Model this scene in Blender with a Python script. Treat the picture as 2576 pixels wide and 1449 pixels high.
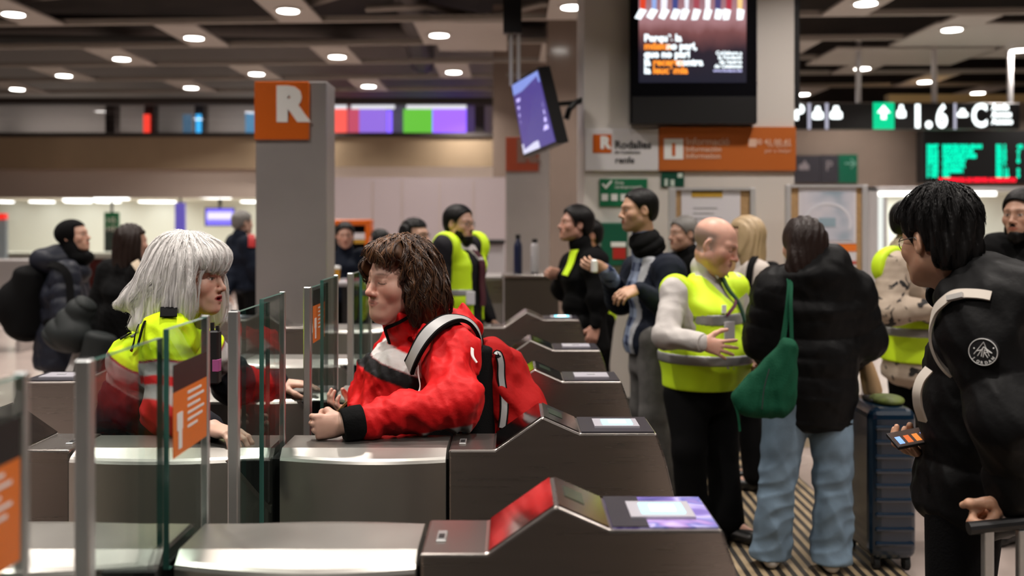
import bpy, math, random
import numpy as np
from mathutils import Vector, Matrix

for _o in list(bpy.data.objects):
    bpy.data.objects.remove(_o, do_unlink=True)
SC = bpy.context.scene
COL = SC.collection
random.seed(7)

# ------------------------------------------------------------------ measures
FPX = 2504.4          # focal length in pixels of the 2576 px wide frame (35 mm lens)
HC = 1.60             # eye level of the photographer
HY = 555.0            # horizon row in the frame
CX = 1288.0


def P(px, py, Y):
    """point of the place at distance Y (metres) that the photo shows at (px, py)"""
    return np.array([(px - CX) * Y / FPX, Y, HC - (py - HY) * Y / FPX])


def XP(px, Y):
    return (px - CX) * Y / FPX


def ZP(py, Y):
    return HC - (py - HY) * Y / FPX


# ------------------------------------------------------------------ camera
cam_data = bpy.data.cameras.new('camera')
cam = bpy.data.objects.new('camera', cam_data)
COL.objects.link(cam)
cam.location = (0, 0, HC)
cam.rotation_euler = (math.pi / 2, 0, 0)
cam_data.lens = 35
cam_data.sensor_width = 36
cam_data.sensor_fit = 'HORIZONTAL'
cam_data.shift_y = -(724.5 - HY) / 2576.0
cam_data.clip_start = 0.05
cam_data.clip_end = 200
cam_data.dof.use_dof = True
cam_data.dof.focus_distance = 2.95
cam_data.dof.aperture_fstop = 2.0
SC.camera = cam

# ------------------------------------------------------------------ world, exposure
world = bpy.data.worlds.new('world')
SC.world = world
world.use_nodes = True
world.node_tree.nodes['Background'].inputs[0].default_value = (0.9, 0.78, 0.66, 1)
world.node_tree.nodes['Background'].inputs[1].default_value = 0.003
SC.view_settings.view_transform = 'Standard'
SC.view_settings.look = 'None'
SC.view_settings.gamma = 1
SC.view_settings.use_curve_mapping = False
SC.view_settings.exposure = 0.38
try:
    SC.cycles.use_denoising = True
    SC.cycles.max_bounces = 8
    SC.cycles.transparent_max_bounces = 16
    SC.cycles.sample_clamp_indirect = 4.0
    SC.cycles.caustics_reflective = False
    SC.cycles.caustics_refractive = False
except Exception:
    pass

# ------------------------------------------------------------------ lamps of the hall (checkerboard of ceiling downlights)
ZCEIL = HC + 2.6
LAMP_POWER = 31.0
LAMP_COLOR = (1.0, 0.92, 0.85)
lamp_spots = []        # (x, y, seen)
for col in range(-9, 11):
    for row in range(-9, 7):
        if (col + row) % 2:
            continue
        xq = 0.278 + 0.6665 * col
        yq = 5.948 + 0.66 * row - 0.059 * xq
        lamp_spots.append((xq * 2.6, yq * 2.6, col, row))


def area_light(name, loc, size, power, color, rot=(0, 0, 0), shape='DISK', size_y=None, spread=math.pi):
    l = bpy.data.lights.new(name, 'AREA')
    l.shape = shape
    l.size = size
    if size_y:
        l.size_y = size_y
    l.energy = power
    l.color = color
    l.spread = spread
    o = bpy.data.objects.new(name, l)
    o.location = loc
    o.rotation_euler = rot
    COL.objects.link(o)
    return o


for (lx, ly, lc, lr) in lamp_spots:
    if -9 < lx < 11 and -5 < ly < 21:
        pw = LAMP_POWER
        area_light('downlight_glow', (lx, ly, ZCEIL - 0.045), 0.22, pw, LAMP_COLOR, spread=math.radians(125))


# ------------------------------------------------------------------ object helpers
def tag(o, label=None, cat=None, group=None, kind=None):
    if label:
        o['label'] = label
    if cat:
        o['category'] = cat
    if group:
        o['group'] = group
    if kind:
        o['kind'] = kind
    return o


def empty(name, loc, label=None, cat=None, group=None, rz=0.0):
    o = bpy.data.objects.new(name, None)
    o.location = loc
    o.rotation_euler = (0, 0, rz)
    o.empty_display_size = 0.1
    COL.objects.link(o)
    return tag(o, label, cat, group)


def wloc(o):
    v = Vector((0, 0, 0))
    while o is not None:
        v = v + o.location
        o = o.parent
    return v


def mesh_obj(name, verts, faces, mat, parent=None, smooth=False, mats=None, midx=None, cols=None, local=False):
    """verts are world coordinates (local=True: already relative to the parent)"""
    me = bpy.data.meshes.new(name)
    V = np.asarray(verts, dtype=np.float64)
    loc = np.zeros(3)
    if parent is not None and not local:
        V = V - np.array(wloc(parent))
    elif parent is None and not local:
        loc = np.array([(V[:, 0].min() + V[:, 0].max()) / 2, (V[:, 1].min() + V[:, 1].max()) / 2, V[:, 2].min()])
        V = V - loc
    if isinstance(faces, np.ndarray):
        n = len(V)
        m = len(faces)
        k = faces.shape[1]
        me.vertices.add(n)
        me.vertices.foreach_set('co', V.astype(np.float32).ravel())
        me.loops.add(m * k)
        me.loops.foreach_set('vertex_index', faces.astype(np.int32).ravel())
        me.polygons.add(m)
        me.polygons.foreach_set('loop_start', np.arange(0, m * k, k, dtype=np.int32))
        me.update(calc_edges=True)
        me.validate()
    else:
        me.from_pydata([tuple(v) for v in V], [], faces)
        me.update()
    for mm in (mats or [mat]):
        me.materials.append(mm)
    if midx is not None:
        me.polygons.foreach_set('material_index', np.asarray(midx, dtype=np.int32))
    if smooth:
        me.polygons.foreach_set('use_smooth', np.ones(len(me.polygons), dtype=bool))
    if cols is not None and len(cols) == len(me.vertices):
        a = me.color_attributes.new('Col', 'FLOAT_COLOR', 'POINT')
        c4 = np.ones((len(cols), 4), dtype=np.float32)
        c4[:, :3] = cols
        a.data.foreach_set('color', c4.ravel())
    o = bpy.data.objects.new(name, me)
    o.location = loc
    COL.objects.link(o)
    if parent is not None:
        o.parent = parent
    return o


class MB:
    """collects boxes, prisms, tubes and quads into one mesh"""

    def __init__(self):
        self.v, self.f, self.m = [], [], []

    def add(self, v, f, m=0):
        b = len(self.v)
        self.v += [tuple(x) for x in v]
        self.f += [tuple(i + b for i in q) for q in f]
        self.m += [m] * len(f)
        return self

    def box(self, x0, x1, y0, y1, z0, z1, m=0, b=0.0):
        if b > 0:
            # chamfered box: 24 verts
            pts = {}
            v = []
            xs, ys, zs = (x0, x1), (y0, y1), (z0, z1)
            for i in (0, 1):
                for j in (0, 1):
                    for k in (0, 1):
                        sx, sy, sz = (1, -1)[i], (1, -1)[j], (1, -1)[k]
                        for ax in range(3):
                            p = [xs[i] + sx * b, ys[j] + sy * b, zs[k] + sz * b]
                            p[ax] = (xs[i], ys[j], zs[k])[ax]
                            pts[(i, j, k, ax)] = len(v)
                            v.append(p)
            g = lambda i, j, k, a: pts[(i, j, k, a)]
            f = []
            for i in (0, 1):
                q = [g(i, 0, 0, 0), g(i, 1, 0, 0), g(i, 1, 1, 0), g(i, 0, 1, 0)]
                f.append(q if i else q[::-1])
                q = [g(0, i, 0, 1), g(1, i, 0, 1), g(1, i, 1, 1), g(0, i, 1, 1)]
                f.append(q[::-1] if i else q)
                q = [g(0, 0, i, 2), g(1, 0, i, 2), g(1, 1, i, 2), g(0, 1, i, 2)]
                f.append(q if i else q[::-1])
            for i in (0, 1):
                for j in (0, 1):
                    q = [g(i, j, 0, 0), g(i, j, 1, 0), g(i, j, 1, 1), g(i, j, 0, 1)]
                    f.append(q if (i ^ j) else q[::-1])
                    q = [g(i, 0, j, 0), g(i, 1, j, 0), g(i, 1, j, 2), g(i, 0, j, 2)]
                    f.append(q[::-1] if (i ^ j) else q)
                    q = [g(0, i, j, 1), g(1, i, j, 1), g(1, i, j, 2), g(0, i, j, 2)]
                    f.append(q if (i ^ j) else q[::-1])
            for i in (0, 1):
                for j in (0, 1):
                    for k in (0, 1):
                        q = [g(i, j, k, 0), g(i, j, k, 1), g(i, j, k, 2)]
                        f.append(q if (i ^ j ^ k) else q[::-1])
            return self.add(v, f, m)
        v = [(x0, y0, z0), (x1, y0, z0), (x1, y1, z0), (x0, y1, z0), (x0, y0, z1), (x1, y0, z1), (x1, y1, z1), (x0, y1, z1)]
        f = [(0, 3, 2, 1), (4, 5, 6, 7), (0, 1, 5, 4), (1, 2, 6, 5), (2, 3, 7, 6), (3, 0, 4, 7)]
        return self.add(v, f, m)

    def prism_y(self, prof, y0, y1, m=0):
        """polygon (x, z) extruded along y"""
        n = len(prof)
        v = [(x, y0, z) for x, z in prof] + [(x, y1, z) for x, z in prof]
        f = [tuple(range(n)), tuple(range(2 * n - 1, n - 1, -1))]
        f += [(i, i + n, (i + 1) % n + n, (i + 1) % n) for i in range(n)]
        return self.add(v, f, m)

    def tube(self, pts, r, n=10, m=0, caps=True, r2=None):
        pts = [np.array(p, float) for p in pts]
        V, F = [], []
        prev = None
        for i, p in enumerate(pts):
            d = pts[min(i + 1, len(pts) - 1)] - pts[max(i - 1, 0)]
            d = d / (np.linalg.norm(d) + 1e-9)
            if prev is None:
                a = np.cross(d, (0, 0, 1))
                if np.linalg.norm(a) < 0.1:
                    a = np.cross(d, (1, 0, 0))
            else:
                a = prev - d * np.dot(prev, d)
            a = a / np.linalg.norm(a)
            prev = a
            b = np.cross(d, a)
            rr = r if r2 is None else r + (r2 - r) * i / max(1, len(pts) - 1)
            for k in range(n):
                t = 2 * math.pi * k / n
                V.append(p + rr * (a * math.cos(t) + b * math.sin(t)))
        for i in range(len(pts) - 1):
            for k in range(n):
                F.append((i * n + k, i * n + (k + 1) % n, (i + 1) * n + (k + 1) % n, (i + 1) * n + k))
        if caps:
            F.append(tuple(range(n))[::-1])
            F.append(tuple(range((len(pts) - 1) * n, len(pts) * n)))
        return self.add(V, F, m)

    def lathe(self, cx, cy, prof, n=24, m=0):
        V, F = [], []
        for r, z in prof:
            for k in range(n):
                t = 2 * math.pi * k / n
                V.append((cx + r * math.cos(t), cy + r * math.sin(t), z))
        for i in range(len(prof) - 1):
            for k in range(n):
                F.append((i * n + k, i * n + (k + 1) % n, (i + 1) * n + (k + 1) % n, (i + 1) * n + k))
        F.append(tuple(range(n))[::-1])
        F.append(tuple(range((len(prof) - 1) * n, len(prof) * n)))
        return self.add(V, F, m)

    def obj(self, name, mat, parent=None, smooth=False, mats=None):
        return mesh_obj(name, self.v, self.f, mat, parent, smooth, mats=mats, midx=self.m if mats else None)


def bevel(o, w=0.004, seg=2, angle=40):
    b = o.modifiers.new('bevel', 'BEVEL')
    b.width = w
    b.segments = seg
    b.limit_method = 'ANGLE'
    b.angle_limit = math.radians(angle)
    return o


def text(name, body, loc, size, mat, parent=None, rot=(math.pi / 2, 0, 0), align='LEFT', extrude=0.001, bold=0.0, sx=1.0, matrix=None):
    cu = bpy.data.curves.new(name, 'FONT')
    cu.body = body
    cu.size = size
    cu.align_x = align
    cu.align_y = 'BOTTOM_BASELINE'
    cu.extrude = extrude
    cu.offset = bold
    cu.resolution_u = 3
    cu.materials.append(mat)
    o = bpy.data.objects.new(name, cu)
    COL.objects.link(o)
    me = bpy.data.meshes.new_from_object(o.evaluated_get(bpy.context.evaluated_depsgraph_get()))
    bpy.data.objects.remove(o)
    bpy.data.curves.remove(cu)
    if sx != 1.0:
        me.transform(Matrix.Diagonal((sx, 1, 1, 1)))
    me.name = name
    o = bpy.data.objects.new(name, me)
    COL.objects.link(o)
    if parent is not None:
        o.parent = parent
        loc = Vector(loc) - wloc(parent)
    o.location = loc
    o.rotation_euler = matrix.to_euler() if matrix is not None else rot
    return o


# ------------------------------------------------------------------ materials
def new_mat(name):
    m = bpy.data.materials.new(name)
    m.use_nodes = True
    nt = m.node_tree
    return m, nt, nt.nodes['Principled BSDF']


def pmat(name, color, rough=0.6, metal=0.0, spec=0.5, noise=0.0, nscale=8.0, bump=0.0, bscale=60.0, stretch=(1, 1, 1), sheen=0.0, coat=0.0, emit=None, estr=0.0, attr=False, aniso=0.0, rnoise=0.0):
    m, nt, b = new_mat(name)
    L = nt.links
    b.inputs['Base Color'].default_value = (*color, 1)
    b.inputs['Roughness'].default_value = rough
    b.inputs['Metallic'].default_value = metal
    b.inputs['Specular IOR Level'].default_value = spec
    if sheen:
        b.inputs['Sheen Weight'].default_value = sheen
    if coat:
        b.inputs['Coat Weight'].default_value = coat
        b.inputs['Coat Roughness'].default_value = 0.1
    if aniso:
        b.inputs['Anisotropic'].default_value = aniso
    if emit:
        b.inputs['Emission Color'].default_value = (*emit, 1)
        b.inputs['Emission Strength'].default_value = estr
    tc = nt.nodes.new('ShaderNodeTexCoord')
    mp = nt.nodes.new('ShaderNodeMapping')
    mp.inputs['Scale'].default_value = stretch
    L.new(tc.outputs['Object'], mp.inputs['Vector'])
    base = None
    if attr:
        at = nt.nodes.new('ShaderNodeAttribute')
        at.attribute_name = 'Col'
        base = at.outputs['Color']
        L.new(base, b.inputs['Base Color'])
    if noise > 0 or rnoise > 0:
        n = nt.nodes.new('ShaderNodeTexNoise')
        n.inputs['Scale'].default_value = nscale
        n.inputs['Detail'].default_value = 4
        L.new(mp.outputs[0], n.inputs['Vector'])
        if noise > 0:
            mr = nt.nodes.new('ShaderNodeMapRange')
            mr.inputs['From Min'].default_value = 0.3
            mr.inputs['From Max'].default_value = 0.7
            mr.inputs['To Min'].default_value = 1 - noise
            mr.inputs['To Max'].default_value = 1 + noise * 0.6
            L.new(n.outputs['Fac'], mr.inputs['Value'])
            hs = nt.nodes.new('ShaderNodeMix')
            hs.data_type = 'RGBA'
            hs.blend_type = 'MULTIPLY'
            hs.inputs['Factor'].default_value = 1
            if base is not None:
                L.new(base, hs.inputs[6])
            else:
                hs.inputs[6].default_value = (*color, 1)
            L.new(mr.outputs[0], hs.inputs[7])
            L.new(hs.outputs[2], b.inputs['Base Color'])
        if rnoise > 0:
            mr2 = nt.nodes.new('ShaderNodeMapRange')
            mr2.inputs['To Min'].default_value = max(0.02, rough - rnoise)
            mr2.inputs['To Max'].default_value = rough + rnoise
            L.new(n.outputs['Fac'], mr2.inputs['Value'])
            L.new(mr2.outputs[0], b.inputs['Roughness'])
    if bump > 0:
        n2 = nt.nodes.new('ShaderNodeTexNoise')
        n2.inputs['Scale'].default_value = bscale
        n2.inputs['Detail'].default_value = 3
        L.new(mp.outputs[0], n2.inputs['Vector'])
        bp = nt.nodes.new('ShaderNodeBump')
        bp.inputs['Strength'].default_value = bump
        bp.inputs['Distance'].default_value = 0.01
        L.new(n2.outputs['Fac'], bp.inputs['Height'])
        L.new(bp.outputs[0], b.inputs['Normal'])
    return m


def emat(name, color, strength):
    m, nt, b = new_mat(name)
    b.inputs['Base Color'].default_value = (*[c * 0.2 for c in color], 1)
    b.inputs['Emission Color'].default_value = (*color, 1)
    b.inputs['Emission Strength'].default_value = strength
    b.inputs['Roughness'].default_value = 0.3
    return m


def glass_mat(name, tint, refl=1.0):
    """architectural pane: tinted see-through plus a Fresnel mirror"""
    m = bpy.data.materials.new(name)
    m.use_nodes = True
    nt = m.node_tree
    nt.nodes.clear()
    out = nt.nodes.new('ShaderNodeOutputMaterial')
    tr = nt.nodes.new('ShaderNodeBsdfTransparent')
    tr.inputs[0].default_value = (*tint, 1)
    gl = nt.nodes.new('ShaderNodeBsdfGlossy')
    gl.inputs['Roughness'].default_value = 0.02
    gl.inputs['Color'].default_value = (refl, refl, refl, 1)
    fr = nt.nodes.new('ShaderNodeFresnel')
    geo = nt.nodes.new('ShaderNodeNewGeometry')
    io = nt.nodes.new('ShaderNodeMath')
    io.operation = 'MULTIPLY_ADD'          # the pane is as clear from its back faces as from its front faces
    io.inputs[1].default_value = 1 / 1.5 - 1.5
    io.inputs[2].default_value = 1.5
    nt.links.new(geo.outputs['Backfacing'], io.inputs[0])
    nt.links.new(io.outputs[0], fr.inputs['IOR'])
    mx = nt.nodes.new('ShaderNodeMixShader')
    nt.links.new(fr.outputs[0], mx.inputs[0])
    nt.links.new(tr.outputs[0], mx.inputs[1])
    nt.links.new(gl.outputs[0], mx.inputs[2])
    nt.links.new(mx.outputs[0], out.inputs[0])
    return m


M = {}
M['steel'] = pmat('brushed_steel', (0.49, 0.45, 0.42), 0.28, 1.0, noise=0.025, nscale=5, stretch=(0.6, 0.6, 14), rnoise=0.03)
M['steel_top'] = pmat('brushed_steel_top', (0.58, 0.55, 0.52), 0.24, 1.0, noise=0.05, nscale=6, rnoise=0.08)
M['totem'] = pmat('satin_steel', (0.52, 0.49, 0.48), 0.36, 0.7, noise=0.10, nscale=1.5)
M['alu'] = pmat('aluminium', (0.62, 0.64, 0.64), 0.38, 1.0, bump=0.05, bscale=80)
M['black'] = pmat('black_plastic', (0.008, 0.008, 0.009), 0.45)
M['blackgloss'] = pmat('black_gloss', (0.006, 0.006, 0.008), 0.12)
M['slot'] = pmat('slot_rubber', (0.004, 0.004, 0.004), 0.8)
M['glass'] = glass_mat('gate_glass', (0.86, 0.92, 0.90), 0.45)
M['glass_edge'] = pmat('glass_edge', (0.05, 0.16, 0.13), 0.12, spec=0.8)
M['orange'] = pmat('orange_sign', (0.60, 0.115, 0.007), 0.35)
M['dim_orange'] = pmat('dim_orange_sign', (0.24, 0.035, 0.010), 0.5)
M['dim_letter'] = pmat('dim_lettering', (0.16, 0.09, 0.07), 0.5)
M['housing'] = pmat('housing_steel', (0.60, 0.58, 0.54), 0.34, 1.0, noise=0.05, nscale=2.2, stretch=(3, 3, 0.8), rnoise=0.05)
M['orange_st'] = pmat('orange_sticker', (0.80, 0.19, 0.02), 0.45)
M['white'] = pmat('white_paint', (0.78, 0.76, 0.73), 0.5)
M['white_text'] = pmat('white_lettering', (0.85, 0.85, 0.83), 0.5)
M['dark_text'] = pmat('dark_lettering', (0.02, 0.02, 0.025), 0.5)
M['green'] = pmat('green_sign', (0.005, 0.16, 0.065), 0.45)
M['grey_text'] = pmat('grey_lettering', (0.35, 0.35, 0.37), 0.5)
# ------------------------------------------------------------------ setting
def struct(name, mb, mat, **k):
    o = mb.obj(name, mat, **k)
    o['kind'] = 'structure'
    return o


M['floor'] = pmat('polished_stone_floor', (0.36, 0.295, 0.265), 0.25, noise=0.12, nscale=1.5, rnoise=0.08)
M['plenum'] = pmat('dark_plenum', (0.020, 0.015, 0.012), 0.9, noise=0.5, nscale=1.2)
M['rail'] = pmat('ceiling_rail_paint', (0.30, 0.27, 0.24), 0.6)
M['panel'] = pmat('ceiling_panel_paint', (0.38, 0.35, 0.32), 0.6)
M['stone'] = pmat('beige_stone', (0.40, 0.295, 0.19), 0.45, noise=0.12, nscale=1.0, stretch=(1, 1, 0.3))
M['fascia'] = pmat('beige_fascia', (0.54, 0.45, 0.39), 0.6)
M['hoard'] = pmat('white_hoarding_paint', (0.50, 0.43, 0.45), 0.5)
M['pillar'] = pmat('cream_pillar_paint', (0.68, 0.64, 0.60), 0.5, noise=0.04, nscale=1.0)
M['shopwhite'] = pmat('shop_white', (0.80, 0.82, 0.74), 0.6)
M['duct'] = pmat('duct_paint', (0.05, 0.04, 0.036), 0.7)
M['clerestory'] = pmat('pale_upper_wall', (0.50, 0.46, 0.43), 0.5)

# ribbed entrance mat: aluminium ribs with dark wiper strips between them (procedural, along the walking direction)
def mat_stripes(name, axis):
    m, nt, b = new_mat(name)
    tc = nt.nodes.new('ShaderNodeTexCoord')
    sp = nt.nodes.new('ShaderNodeSeparateXYZ')
    nt.links.new(tc.outputs['Object'], sp.inputs[0])
    mo = nt.nodes.new('ShaderNodeMath'); mo.operation = 'MULTIPLY'; mo.inputs[1].default_value = 1 / 0.052
    nt.links.new(sp.outputs[axis], mo.inputs[0])
    fr = nt.nodes.new('ShaderNodeMath'); fr.operation = 'FRACT'
    nt.links.new(mo.outputs[0], fr.inputs[0])
    cr = nt.nodes.new('ShaderNodeValToRGB')
    cr.color_ramp.elements[0].position = 0.46
    cr.color_ramp.elements[0].color = (0.40, 0.30, 0.18, 1)
    cr.color_ramp.elements[1].position = 0.54
    cr.color_ramp.elements[1].color = (0.020, 0.017, 0.015, 1)
    nt.links.new(fr.outputs[0], cr.inputs[0])
    nz = nt.nodes.new('ShaderNodeTexNoise'); nz.inputs['Scale'].default_value = 6
    nt.links.new(tc.outputs['Object'], nz.inputs['Vector'])
    mx = nt.nodes.new('ShaderNodeMix'); mx.data_type = 'RGBA'; mx.blend_type = 'MULTIPLY'; mx.inputs[0].default_value = 0.5
    nt.links.new(cr.outputs[0], mx.inputs[6])
    nt.links.new(nz.outputs['Fac'], mx.inputs[7])
    nt.links.new(mx.outputs[2], b.inputs['Base Color'])
    b.inputs['Roughness'].default_value = 0.55
    return m


M['mat_y'] = mat_stripes('ribbed_mat_lengthwise', 0)
M['mat_x'] = mat_stripes('ribbed_mat_crosswise', 1)

struct('floor', MB().box(-30, 24, -6, 34, -0.1, 0.0), M['floor'])
o = MB().box(0.68, 1.79, 0.5, 7.0, 0.0, 0.0015).obj('entrance_mat', M['mat_y'])
tag(o, 'dark ribbed entrance mat with lengthwise stripes on the floor before the gates', 'mat')
o = MB().box(0.68, 2.4, 7.02, 7.7, 0.0, 0.0015).obj('entrance_mat', M['mat_x'])
tag(o, 'narrow mat with crosswise ribs at the foot of the white pillar', 'mat')

struct('floor_bounce_sheet', MB().box(-2.35, 0.675, 0.5, 6.6, -0.02, 0.001), pmat('dark_bounce_sheet', (0.022, 0.019, 0.017), 0.6))  # unseen dark sheet added in the lanes to darken bounce onto the gates

# ceiling: dark void with an open grid of rails and panels below it
struct('ceiling', MB().box(-30, 18, -6, 24, ZCEIL + 1.3, ZCEIL + 1.4), M['plenum'])
QC = 2.6
for n in range(-9, 7):
    mb = MB()
    yq = 5.948 + 0.66 * (n + 0.5)
    for (xa, xb) in ((-5.6, 6.6),):
        x0, x1 = xa * QC, xb * QC
        y0, y1 = (yq - 0.059 * xa) * QC, (yq - 0.059 * xb) * QC
        w = 0.045
        mb.add([(x0, y0 - w, ZCEIL), (x1, y1 - w, ZCEIL), (x1, y1 + w, ZCEIL), (x0, y0 + w, ZCEIL),
                (x0, y0 - w, ZCEIL + 0.07), (x1, y1 - w, ZCEIL + 0.07), (x1, y1 + w, ZCEIL + 0.07), (x0, y0 + w, ZCEIL + 0.07)],
               [(0, 3, 2, 1), (4, 5, 6, 7), (0, 1, 5, 4), (1, 2, 6, 5), (2, 3, 7, 6), (3, 0, 4, 7)])
    if 2 < yq * QC < 21:
        struct('ceiling_rail', mb, M['rail'])
ORD = ['leftmost', 'second', 'third', 'fourth', 'fifth', 'sixth', 'seventh', 'eighth', 'ninth']
ROWW = ['nearest', 'second', 'third', 'fourth', 'fifth', 'sixth', 'seventh']
M['lamp_on'] = emat('downlight_diffuser', (1.0, 0.95, 0.88), 14)
M['lamp_ring'] = pmat('downlight_ring', (0.55, 0.53, 0.50), 0.4)
seen_lamps = {}
for (lx, ly, lc, lr) in lamp_spots:
    if ly < 8 or ly > 20.5:
        continue
    px = CX + lx * FPX / ly
    py = HY - 2.6 * FPX / ly
    if -60 < px < 2640 and py > -60:
        struct('ceiling_panel', MB().box(lx - 0.28, lx + 0.28, ly - 0.83, ly + 0.83, ZCEIL - 0.012, ZCEIL + 0.02), M['panel'])
        if -10 < px < 2590 and py > -6 and not (1560 < px < 1930 and py < 320):
            seen_lamps.setdefault(lr, []).append((px, lx, ly))
for ri, lr in enumerate(sorted(seen_lamps)):
    for k, (px, lx, ly) in enumerate(sorted(seen_lamps[lr])):
        lab = '%s round downlight%s in the %s row of ceiling lamps' % (ORD[k], ' from the left' if k else '', ROWW[ri])
        t = empty('ceiling_light', (lx, ly, ZCEIL - 0.04), lab, 'ceiling light', 'downlights in the ceiling grid')
        MB().lathe(lx, ly, [(0.125, ZCEIL - 0.035), (0.165, ZCEIL - 0.035), (0.165, ZCEIL - 0.012), (0.125, ZCEIL - 0.012)], 28).obj('ring', M['lamp_ring'], t)
        MB().lathe(lx, ly, [(0.126, ZCEIL - 0.040), (0.126, ZCEIL - 0.03)], 28).obj('diffuser', M['lamp_on'], t)
# ducts and cable trays in the void
for k, (x0, y0, x1, y1, r, z) in enumerate([(-9, 12.0, 4, 11.0, 0.22, 0.45), (-10, 15.5, 3, 16.5, 0.16, 0.5), (-1.0, 7, -1.8, 20, 0.25, 0.6), (3, 9, 14, 12, 0.2, 0.5), (-9, 9.2, 2, 9.4, 0.12, 0.4)]):
    struct('ceiling_duct', MB().tube([(x0, y0, ZCEIL + z), (x1, y1, ZCEIL + z)], r, 14), M['duct'], smooth=True)
pts = [(-8 + 0.9 * i, 12.6 + 0.25 * math.sin(i * 1.3), ZCEIL + 0.35 + 0.14 * math.sin(i * 1.9)) for i in range(10)]
struct('ceiling_cable', MB().tube(pts, 0.07, 8), M['rail'], smooth=True)
pts = [(-2 + 0.8 * i, 13.6 + 0.2 * math.sin(i * 1.1), ZCEIL + 0.3 + 0.1 * math.sin(i * 2.3)) for i in range(8)]
struct('ceiling_cable', MB().tube(pts, 0.05, 8), M['rail'], smooth=True)
# wide closed panels
o = struct('ceiling_panel', MB().box(XP(1085, 13.6), XP(1275, 13.6), 13.0, 15.2, ZCEIL - 0.01, ZCEIL + 0.02), M['panel'])
for (xa, xb, ya, yb) in ((4.9, 7.3, 15.0, 16.6), (5.6, 8.4, 13.1, 14.8)):
    struct('ceiling_panel', MB().box(xa, xb, ya, yb, ZCEIL - 0.01, ZCEIL + 0.02), M['panel'])

# far wall on the left: clerestory, stone beam, fascia over the ticket hall
YW = 21.3
struct('wall_back', MB().box(-30, XP(1245, YW), YW, YW + 0.3, ZP(425, YW), ZP(345, YW)), M['stone'])
struct('wall_fascia', MB().box(-30, XP(1245, YW), YW + 0.1, YW + 0.4, ZP(497, YW), ZP(425, YW)), M['fascia'])
struct('trim_1', MB().box(-30, XP(1245, YW), YW - 0.05, YW + 0.3, ZP(345, YW), ZP(334, YW)), M['duct'])
struct('wall_upper', MB().box(-30, XP(1245, YW), YW + 0.9, YW + 1.0, ZP(338, YW), ZCEIL + 1.35), M['clerestory'])
struct('trim_2', MB().box(-30, XP(1245, YW), YW - 0.05, YW + 0.3, ZP(262, YW), ZP(246, YW)), M['duct'])
for k, px in enumerate((262, 362, 490, 760, 1205)):
    struct('trim_%d' % (k + 3), MB().box(XP(px - 12, YW), XP(px + 12, YW), YW + 0.3, YW + 0.6, ZP(345, YW), ZP(248, YW)), M['duct'])
for gx in (-13, -9.5, -6):
    area_light('added_gallery_fill', (gx, YW + 0.45, ZP(345, YW) + 0.06), 3.0, 7, (1.0, 0.9, 0.8), rot=(math.pi * 0.93, 0, 0), shape='RECTANGLE', size_y=0.12)  # fill lights added out of view to brighten the upper wall from below
M['pane'] = glass_mat('upper_window_glass', (0.9, 0.9, 0.92))
struct('window_1', MB().box(-30, XP(815, YW), YW + 0.12, YW + 0.14, ZP(345, YW), ZP(262, YW)), M['pane'])
for k, (xa, xb, ya, yb, c, s) in enumerate([(352, 367, 285, 335, (0.9, 0.05, 0.03), 0.9), (485, 497, 285, 330, (0.05, 0.45, 0.9), 0.9), (611, 640, 280, 320, (0.15, 0.4, 0.65), 0.45), (452, 474, 285, 330, (0.2, 0.4, 0.6), 0.22),
                                            (824, 868, 272, 330, (0.85, 0.10, 0.08), 0.75), (872, 900, 272, 330, (0.55, 0.08, 0.14), 0.6), (900, 968, 272, 330, (0.30, 0.16, 0.75), 0.6), (970, 983, 275, 330, (0.20, 0.10, 0.95), 1.0),
                                            (1012, 1086, 272, 328, (0.14, 0.55, 0.05), 0.6), (1086, 1172, 272, 328, (0.25, 0.10, 0.95), 1.0)]):
    words = ['narrow red', 'narrow bright blue', 'pale blue', 'faint grey blue', 'red', 'dark crimson', 'violet', 'slim deep blue', 'green', 'blue purple']
    o = MB().box(XP(xa, YW), XP(xb, YW), YW + 0.20, YW + 0.26, ZP(334, YW), ZP(ya, YW)).obj('advert_panel', emat('advert_light_%d' % k, c, s * 1.3))
    tag(o, '%s glowing panel behind the upper gallery windows' % words[k], 'lit panel', 'lit panels in the upper gallery')
for k, (xa, xb) in enumerate(((824, 868), (880, 990), (1020, 1172))):
    o = MB().box(XP(xa, YW), XP(xb, YW), YW + 0.18, YW + 0.24, ZP(271, YW), ZP(262, YW)).obj('strip_light', emat('strip_light_%d' % k, (0.9, 0.9, 0.95), 0.7))
    tag(o, 'white strip lamp above the %s gallery panels' % ['red', 'violet', 'green and purple'][k], 'strip light', 'strip lamps of the gallery')

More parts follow.
